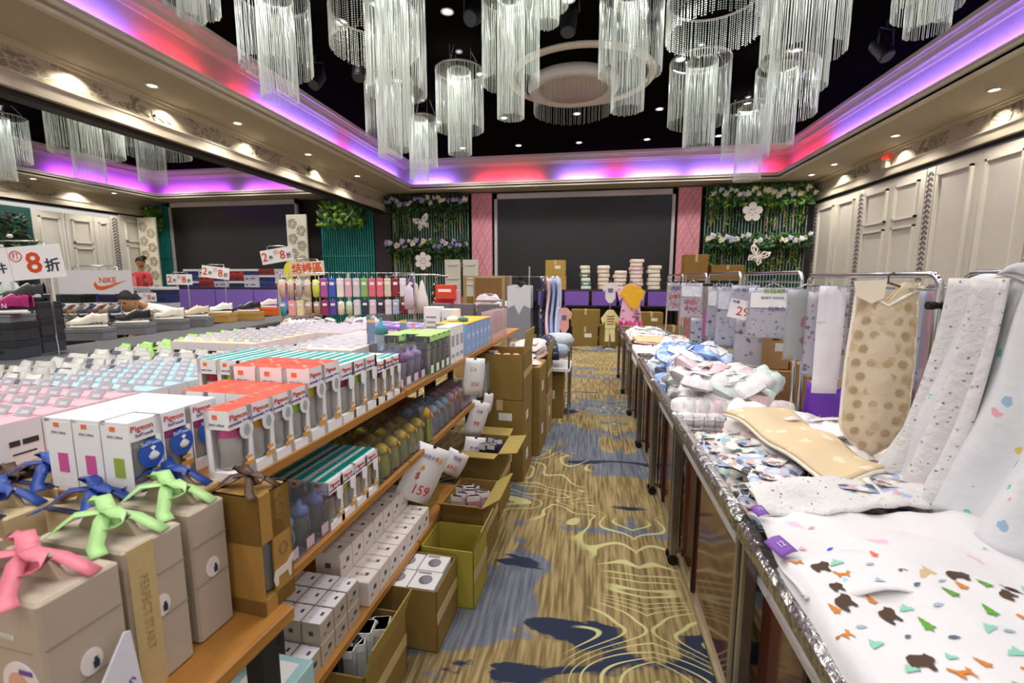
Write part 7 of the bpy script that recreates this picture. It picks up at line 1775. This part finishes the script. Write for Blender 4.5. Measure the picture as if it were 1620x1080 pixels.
# crowded benches of dark trainers between the table and the far wall
for q, (bx0, by0, bw, lb2) in enumerate(((-5.55, 2.75, 1.5, 'first low bench behind the shoe table'), (-7.6, 5.6, 1.9, 'second low bench under the wide banner'))):
    t = thing('shoe_bench', 'dark %s crowded with trainers' % lb2, 'bench', (bx0, by0, 0), PI / 2 if q == 0 else .2); mb = MB(); mb.rbox((0, 0, .93), (bw, .62, .03)); mb.build('bench_top', M('#2d2d33', .6), t)
    for x in (-bw / 2 + .08, bw / 2 - .08): mb = MB(); mb.box((x, 0, .455), (.05, .5, .91)); mb.build('leg', STEEL, t)
    cols = (('#18181c', 'black'), ('#24304f', 'navy'), ('#d9d2c6', 'off-white'), ('#5a3030', 'maroon'), ('#3a3d44', 'charcoal'), ('#7a6a50', 'tan'))
    pro = {}
    n = int(bw / .145)
    for i in range(n):
        for j in range(2):
            for kk in range(2):
                c, cn = cols[(i * 2 + j * 3 + kk) % 6]; lx = -bw / 2 + .09 + i * .142; ly = -.15 + j * .3
                a_ = PI / 2 if q == 0 else .2
                P = (bx0 + lx * math.cos(a_) - ly * math.sin(a_), by0 + lx * math.sin(a_) + ly * math.cos(a_), .946 + kk * .125)
                lb = '%s trainer on the %s, %s along, %s row%s' % (cn, 'near low bench' if q == 0 else 'bench under the banner', ORD[i], 'front' if j == 0 else 'back', ' stacked' if kk else '')
                if c not in pro: pro[c] = shoe(lb, P, a_ + PI / 2, M(c, .65), M('#e4dfd8', .6), L=.28, group='trainers on the low benches')
                else: copy_thing(pro[c], P, a_ + PI / 2 + rnd.uniform(-.1, .1), lb)
# discount signs on chrome holders
def disc(label, px, py, X, w, h, lines, rz, rot=0.0, col='#efedf2', holder=True, base=TZ, name='discount_sign', orange=False):
    P = onx(px, py, X)
    t = thing(name, label, 'sign', (P.x, P.y, P.z), rz)
    T = Matrix.Rotation(rot, 4, 'Y')
    mb = MB(); mb.box((0, 0, 0), (w, .006, h), 0, T=T); b = mb.build('board', M(col, .45, var=.02), t)
    for tx, sz, m, fx, fz in lines:
        p = T @ Vector((fx * w, -.0045, fz * h)); letters(tx, sz, m, b, p, (PI / 2, rot, 0), bold=sz * .02)
    if holder:
        mb = MB(); mb.tube([(-w * .3, .012, h * .3), (-w * .3, .012, h * .62), (-w * .25, .012, h * .68), (w * .25, .012, h * .68), (w * .3, .012, h * .62), (w * .3, .012, base - P.z)], .007, 6); mb.box((w * .3, .012, base - P.z + .006), (.12, .12, .012)); mb.build('holder', CHROME, t)
    return t, b
OR = M('#cf4a1e', .6)
def d2(label, px, py, X, w, rz, rot=0.0):
    h = w * .42
    t, b = disc(label, px, py, X, w, h, base=TZ if X > -5 else 0.0, lines=[('2', h * .85, OR, -.38, -.02), ('件', h * .34, INK, -.19, -.12), ('8', h * .85, OR, .18, -.04), ('折', h * .42, INK, .38, -.15)], rz=rz, rot=rot)
    T = Matrix.Rotation(rot, 4, 'Y')
    mb = MB(); n = 16; R_ = h * .15
    for a in range(n):
        an = 2 * PI * a / n; K = T @ Matrix.Translation((.0 * w, -.0045, h * .22)) @ Matrix.Translation((R_ * math.cos(an), 0, R_ * math.sin(an))) @ Matrix.Rotation(-an + PI / 2, 4, 'Y'); mb.box((0, 0, 0), (R_ * .42, .002, h * .022), 0, T=K)
    mb.build('circle', OR, b); letters('打', h * .2, OR, b, T @ Vector((0, -.0045, h * .22)), (PI / 2, rot, 0))
    mb = MB(); mb.box((-.08 * w, -.0038, 0), (.003, .002, h), 0, T=T); mb.build('fold_line', M('#c9c6d0', .5), b)
d2('largest white 2 for 8 discount sign at the left picture edge', 28, 417, -4.3, .60, .35, .0 - .10)
d2('white 2 for 8 discount sign standing highest before the far video wall', 438, 404, -4.3, .46, .1, -.16)
d2('white 2 for 8 discount sign above the purple skirted tables', 341, 431, -5.6, .42, .15, .12)
d2('smaller white 2 for 8 discount sign left of the purple tables', 284, 442, -6.2, .38, .2, .0)
d2('lowest small 2 for 8 discount sign right of the bending person', 230, 470, -6.8, .32, .25)
t, b = disc('orange lettered checkout sign on the wire grid rack', 486, 425, -3.15, .40, .16, [('結', .12, OR, -.3, 0), ('帳', .12, OR, .0, 0), ('區', .12, OR, .3, 0)], .1, -.06, '#e6cdb4', True, 0.0, 'checkout_sign')
t = thing('yellow_smiley_disc', 'yellow round disc with black band behind the checkout sign', 'sign', onx(461, 428, -3.4), .1); mb = MB(); mb.prism([(.09 * math.cos(a * PI / 10), .11 * math.sin(a * PI / 10)) for a in range(20)], .006); mb.build('disc', M('#e6e03a', .5), t); mb = MB(); mb.prism([(.05 * math.cos(a * PI / 10) + .04, .07 * math.sin(a * PI / 10) - .02) for a in range(20)], .008, 0, Matrix.Translation((0, -.003, 0))); mb.build('dark_patch', M('#2c3020', .5), t)
mb = MB(); mb.cyl((0, .01, 0), (0, .01, -t.location.z), .006, n=6); mb.build('stem', CHROME, t)
t, b = disc('wide pale banner with orange swoosh and wordmark over the shoe stands', 151, 446, -5.4, .78, .26, [('NIKE', .085, M('#cc5a22', .6), .17, .07)], .22, 0, '#cfccd4', True, 0.0, 'brand_banner')
pts = [(1.25 * a, 1.35 * b) for a, b in [(-.12, -.01), (-.10, -.045), (-.05, -.052), (.02, -.03), (.16, .03), (.02, -.008), (-.05, -.02), (-.085, -.012), (-.105, .02)]]
mb = MB(); mb.prism([(x + .13, z - .02) for x, z in pts], .003, 0, Matrix.Translation((0, -.004, 0))); mb.build('swoosh', M('#cc5a22', .6), b)
# ---------------------------------------------------------------- pale wire shelving
def wire_shelf(label, x, y, w, d, zs, rz=0):
    t = thing('wire_shelving', label, 'shelf', (x, y, 0), rz)
    for a in (-w / 2, w / 2):
        for b in (-d / 2, d / 2): mb = MB(); mb.cyl((a, b, 0), (a, b, zs[-1] + .12), .016, n=7); mb.build('post', M('#d6d9d4', .4), t)
    for z in zs:
        mb = MB()
        for q in range(int(w / .06)): mb.cyl((-w / 2 + q * .06, -d / 2, z), (-w / 2 + q * .06, d / 2, z), .003, n=4)
        for b in (-d / 2, 0, d / 2): mb.cyl((-w / 2, b, z), (w / 2, b, z), .006, n=5)
        mb.build('wire_tier', WIRE, t)['kind'] = 'stuff'
wire_shelf('pale wire shelving behind the wide banner', -7.2, 4.5, 1.3, .4, (.9, 1.3, 1.72))
wire_shelf('pale wire shelving at the left picture edge', -6.5, 3.3, 1.2, .4, (.9, 1.3, 1.62))
for k, (x, y, z, c) in enumerate(((-7.5, 4.5, 1.31, '#9fc9c2'), (-7.2, 4.5, 1.31, '#4f6f9a'), (-6.9, 4.5, 1.31, '#c9d9d4'), (-6.7, 3.3, 1.31, '#6a8a88'), (-6.3, 3.3, 1.31, '#8aa8a4'), (-7.35, 4.5, .91, '#e0d2b8'), (-7.0, 4.5, .91, '#b9bec0'))):
    t = thing('clear_bag_bundle', ('pale teal', 'slate blue', 'ice grey', 'sea green', 'grey green', 'cream', 'silver')[k] + ' bagged bundle on the pale wire shelving', 'bag', (x, y, z + .012), rnd.uniform(-.3, .3)); mb = MB(); mb.lathe([(0, 0), (.11, .01), (.13, .1), (.08, .22), (.02, .26), (0, .27)], 10, sy=.8); mb.build('bag_body', M(c, .4, var=.15), t); mb = MB(); mb.lathe([(.02, .255), (.035, .29), (0.0, .29)], 8); mb.build('tied_neck', M(c, .4), t)
# ---------------------------------------------------------------- people
def skin_mesh(name, joints, edges, mat_, parent, root=0, sub=2):
    me = bpy.data.meshes.new(name); me.from_pydata([j[:3] for j in joints], edges, []); me.materials.append(mat_)
    o = bpy.data.objects.new(name, me); COL.objects.link(o)
    sk = o.modifiers.new('skin', 'SKIN'); sk.use_smooth_shade = True
    lay = me.skin_vertices[0] if me.skin_vertices else None
    if lay is None:
        bpy.context.view_layer.objects.active = o
        bpy.ops.mesh.customdata_skin_add(); lay = me.skin_vertices[0]
    for i, j in enumerate(joints):
        lay.data[i].radius = (j[3], j[4] if len(j) > 4 else j[3]); lay.data[i].use_root = (i == root)
    sb = o.modifiers.new('sub', 'SUBSURF'); sb.levels = sub; sb.render_levels = sub
    dg = bpy.context.evaluated_depsgraph_get(); dg.update()
    m2 = bpy.data.meshes.new_from_object(o.evaluated_get(dg)); m2.name = name
    bpy.data.objects.remove(o)
    for p in m2.polygons: p.use_smooth = True
    return place(name, m2, parent)
SKIN = M('#b98a62', .55, var=.05); HAIR = M('#131114', .6, var=.3, scale=60); TEE = M('#e6e2dd', .8, var=.03)
def head(parent, c, facing, tilt, s=1.0, hair='short', name='head'):
    """head looking along local -x after rotation; returns nothing"""
    T = Matrix.Translation(c) @ Matrix.Rotation(facing, 4, 'Z') @ Matrix.Rotation(tilt, 4, 'Y') @ Matrix.Scale(s, 4)
    mb = MB()
    def hd(u, v):
        a = u * 2 * PI; ph = v * PI; x = -math.cos(a) * math.sin(ph); y = math.sin(a) * math.sin(ph); z = math.cos(ph)
        rx = .098 if x > 0 else .094; w = .074
        if z < 0: w *= (1 + .28 * z); 
        px = x * rx; 
        if x < 0 and z < -.25: px *= 1.0 + .05 * math.sin((-z - .25) * 3)
        if x < -.75 and abs(y) < .3 and -.30 < z < .12: px -= .020 * (1 - abs(y) / .3) * (1 - abs(z + .12) / .24)      # nose
        if x < -.7 and .1 < abs(y) < .55 and .0 < z < .2: px += .007                                              # eye sockets
        return (px, y * w, z * .118)
    mb.sheet(hd, 36, 26, T=T); mb.build(name, SKIN, parent)
    f = MB()
    for sy in (-1, 1):
        f.lathe([(0, -.006), (.011, -.003), (.011, .003), (0, .006)], 8, 0, (-.083, sy * .031, .010), T=T)
    f.build('eyes', M('#2a2320', .3), parent)
    f = MB()
    f.box((-.089, 0, -.058), (.010, .040, .007), 0, T=T); f.build('mouth', M('#9c5d50', .6), parent)
    f = MB()
    for sy in (-1, 1):
        f.box((-.088, sy * .031, .030), (.008, .032, .006), 0, T=T); f.lathe([(0, -.03), (.012, -.02), (.018, .01), (.012, .03), (0, .032)], 8, 0, (.012, sy * .074, -.005), T=T, sx=1.0, sy=.45)
    f.build('brows_and_ears', SKIN, parent)
    hb = MB()
    def hr(u, v):
        a = u * 2 * PI; ph = v * PI * (.45 - .11 * math.cos(a)); x = -math.cos(a) * math.sin(ph); y = math.sin(a) * math.sin(ph); z = math.cos(ph)
        front = x < -.35
        k = 1.10 + .05 * math.sin(11 * a) * math.sin(7 * ph)
        zz = z * .128 + .006
        return (x * .103 * k + .006, y * .081 * k, zz)
    hb.sheet(hr, 36, 14, th=.008, T=T); hb.build('hair', HAIR, parent)
def hand(parent, c, direction, s=1.0):
    d = Vector(direction).normalized(); side = d.cross(Vector((0, 0, 1))); side = side.normalized() if side.length > .1 else Vector((0, 1, 0)); n = side.cross(d)
    c = Vector(c); J = []; E = []
    def add(p, r): J.append((p.x, p.y, p.z, r * s)); return len(J) - 1
    w = add(c, .024); pm = add(c + d * .045 * s, .026); E.append((w, pm))
    for k, (off, L) in enumerate(((-.028, .068), (-.010, .078), (.010, .074), (.027, .058))):
        b = add(c + d * .085 * s + side * off * s, .010); E.append((pm, b)); m = add(c + d * (.085 + L * .5) * s + side * off * 1.1 * s - n * .010 * s, .0088); E.append((b, m)); e = add(c + d * (.085 + L * .88) * s + side * off * 1.1 * s - n * .034 * s, .0075); E.append((m, e))
    t1 = add(c + d * .04 * s - side * .042 * s, .011); E.append((w, t1)); t2 = add(c + d * .075 * s - side * .056 * s - n * .012 * s, .0095); E.append((t1, t2))
    return skin_mesh('hand', J, E, SKIN, parent, 0, 1)
def bending_person():
    P = onx(204, 477, -5.1)       # centre of the head
    t = thing('person', 'person with short black hair in white T-shirt bending over the shoe boxes', 'person', (P.x, P.y, 0))
    zc = P.z
    fx = Vector((-.04, 1, 0)).normalized()            # the spine runs along the table
    bk = Vector((-fx.y, fx.x, 0))
    nk = fx * .15 + Vector((0, 0, zc - .06)); ch = fx * .36 + Vector((0, 0, zc - .13)); wa = fx * .60 + Vector((0, 0, zc - .24)); hp = fx * .74 + Vector((0, 0, zc - .40))
    sh1 = fx * .24 - bk * .17 + Vector((0, 0, zc - .14)); sh2 = fx * .24 + bk * .17 + Vector((0, 0, zc - .14))
    def J(v, r, r2=None): return (v.x, v.y, v.z, r, r2 or r)
    kz = hp.z * .52
    joints = [J(hp, .15, .12), J(wa, .15, .115), J(ch, .165, .12), J(nk, .055), J(sh1, .07), J(sh2, .07)]
    edges = [(0, 1), (1, 2), (2, 3), (2, 4), (2, 5)]
    # arms reach down to the boxes
    for s_, sh in ((-1, sh1), (1, sh2)):
        el = sh + fx * .03 + bk * s_ * .05 + Vector((0, 0, -.20)); a = len(joints); joints.append(J(el, .045)); edges.append((4 if s_ < 0 else 5, a))
    skin_mesh('shirt', joints, edges, TEE, t, 0, 2)
    body = []; ed = []
    for s_, sh in ((-1, sh1), (1, sh2)):
        el = sh + fx * .03 + bk * s_ * .05 + Vector((0, 0, -.20)); wr = el - fx * .12 + Vector((0, 0, -.12)); b = len(body)
        body += [J(sh + Vector((0, 0, -.05)), .035), J(el, .036), J(wr, .025)]; ed += [(b, b + 1), (b + 1, b + 2)]
    b = len(body); body += [J(ch, .05), J(nk + fx * .04, .055), J(nk - fx * .06 + Vector((0, 0, .03)), .052)]; ed += [(b, b + 1), (b + 1, b + 2), (b, 0), (b, 3)]
    skin_mesh('body', body, ed, SKIN, t, b, 2)
    for s_, sh in ((-1, sh1), (1, sh2)):
        el = sh + fx * .03 + bk * s_ * .05 + Vector((0, 0, -.20)); wr = el - fx * .12 + Vector((0, 0, -.12)); hand(t, wr, -fx * .6 + Vector((0, 0, -.8)))
    leg = [J(hp, .14, .12)]; le = []
    for s_ in (-1, 1):
        h1 = hp + bk * s_ * .09 + Vector((0, 0, -.06)); kn = bk * s_ * .10 + fx * .64 + Vector((0, 0, kz)); an = bk * s_ * .10 + fx * .72 + Vector((0, 0, .09)); b = len(leg)
        leg += [J(h1, .085), J(kn, .062), J(an, .05)]; le += [(0, b), (b, b + 1), (b + 1, b + 2)]
    skin_mesh('trousers', leg, le, M('#2a2e3c', .8), t, 0, 2)
    for s_ in (-1, 1):
        an = bk * s_ * .10 + fx * .72; mb = MB(); T = Matrix.Translation(an) @ Matrix.Rotation(math.atan2(fx.y, fx.x), 4, 'Z')
        mb.sheet(lambda u, v: ((u - .72) * .28, .05 * math.sin((v - .5) * PI) * (1 if .02 < u < .98 else .4), .0 + .085 * math.cos((v - .5) * PI) * (.55 + .45 * u) * (1 if u > .02 else .5)), 10, 8, T=T); mb.build('shoe', M('#3a3a40', .6), t)
    head(t, Vector((0, 0, zc)), math.atan2(fx.y, fx.x), -.3, 1.0)
bending_person()
def far_person():
    P = onx(222, 416, -9.4)
    t = thing('person', 'person with dark hair in pink and red top standing behind the shoe stands', 'person', (P.x, P.y, 0))
    zc = P.z
    def J(x, y, z, r, r2=None): return (x, y, z, r, r2 or r)
    skin_mesh('top', [J(0, 0, zc - .62, .15, .11), J(0, 0, zc - .40, .15, .11), J(0, 0, zc - .24, .13, .09), J(-.17, 0, zc - .24, .06), J(.17, 0, zc - .24, .06), J(-.23, -.02, zc - .48, .05), J(.23, -.02, zc - .48, .05)], [(0, 1), (1, 2), (2, 3), (2, 4), (3, 5), (4, 6)], M('#d84a52', .8, var=.1), t)
    mb = MB(); mb.box((-.06, -.125, zc - .42), (.12, .03, .30)); mb.build('pink_front', M('#f08a94', .8), t)
    skin_mesh('body', [J(0, 0, zc - .28, .06), J(0, 0, zc - .15, .05), J(0, 0, zc - .05, .05), J(-.22, -.02, zc - .42, .035), J(-.23, -.06, zc - .66, .028), J(.22, -.02, zc - .42, .035), J(.23, -.06, zc - .66, .028)], [(0, 1), (1, 2), (0, 3), (3, 4), (0, 5), (5, 6)], SKIN, t)
    hand(t, (-.23, -.06, zc - .66), (0, -.3, -1)); hand(t, (.23, -.06, zc - .66), (0, -.3, -1))
    skin_mesh('trousers', [J(0, 0, zc - .62, .15, .11), J(-.09, 0, zc - .72, .085), J(-.1, -.01, (zc - .7) * .5, .06), J(-.1, 0, .08, .045), J(.09, 0, zc - .72, .085), J(.1, -.01, (zc - .7) * .5, .06), J(.1, 0, .08, .045)], [(0, 1), (1, 2), (2, 3), (0, 4), (4, 5), (5, 6)], M('#23252e', .8), t)
    for s_ in (-1, 1): mb = MB(); mb.sheet(lambda u, v: (s_ * .1 + .045 * math.sin((v - .5) * PI), (u - .7) * .26, .075 * math.cos((v - .5) * PI) * (.55 + .45 * u)), 8, 8); mb.build('shoe', BLACK, t)
    head(t, Vector((0, 0, zc)), PI * .75, -.1, 1.0)
    mb = MB(); mb.lathe([(0, -.05), (.05, -.03), (.06, .02), (.03, .05), (0, .055)], 10, 0, (.02, .06, zc + .11)); mb.build('hair_bun', HAIR, t)
far_person()
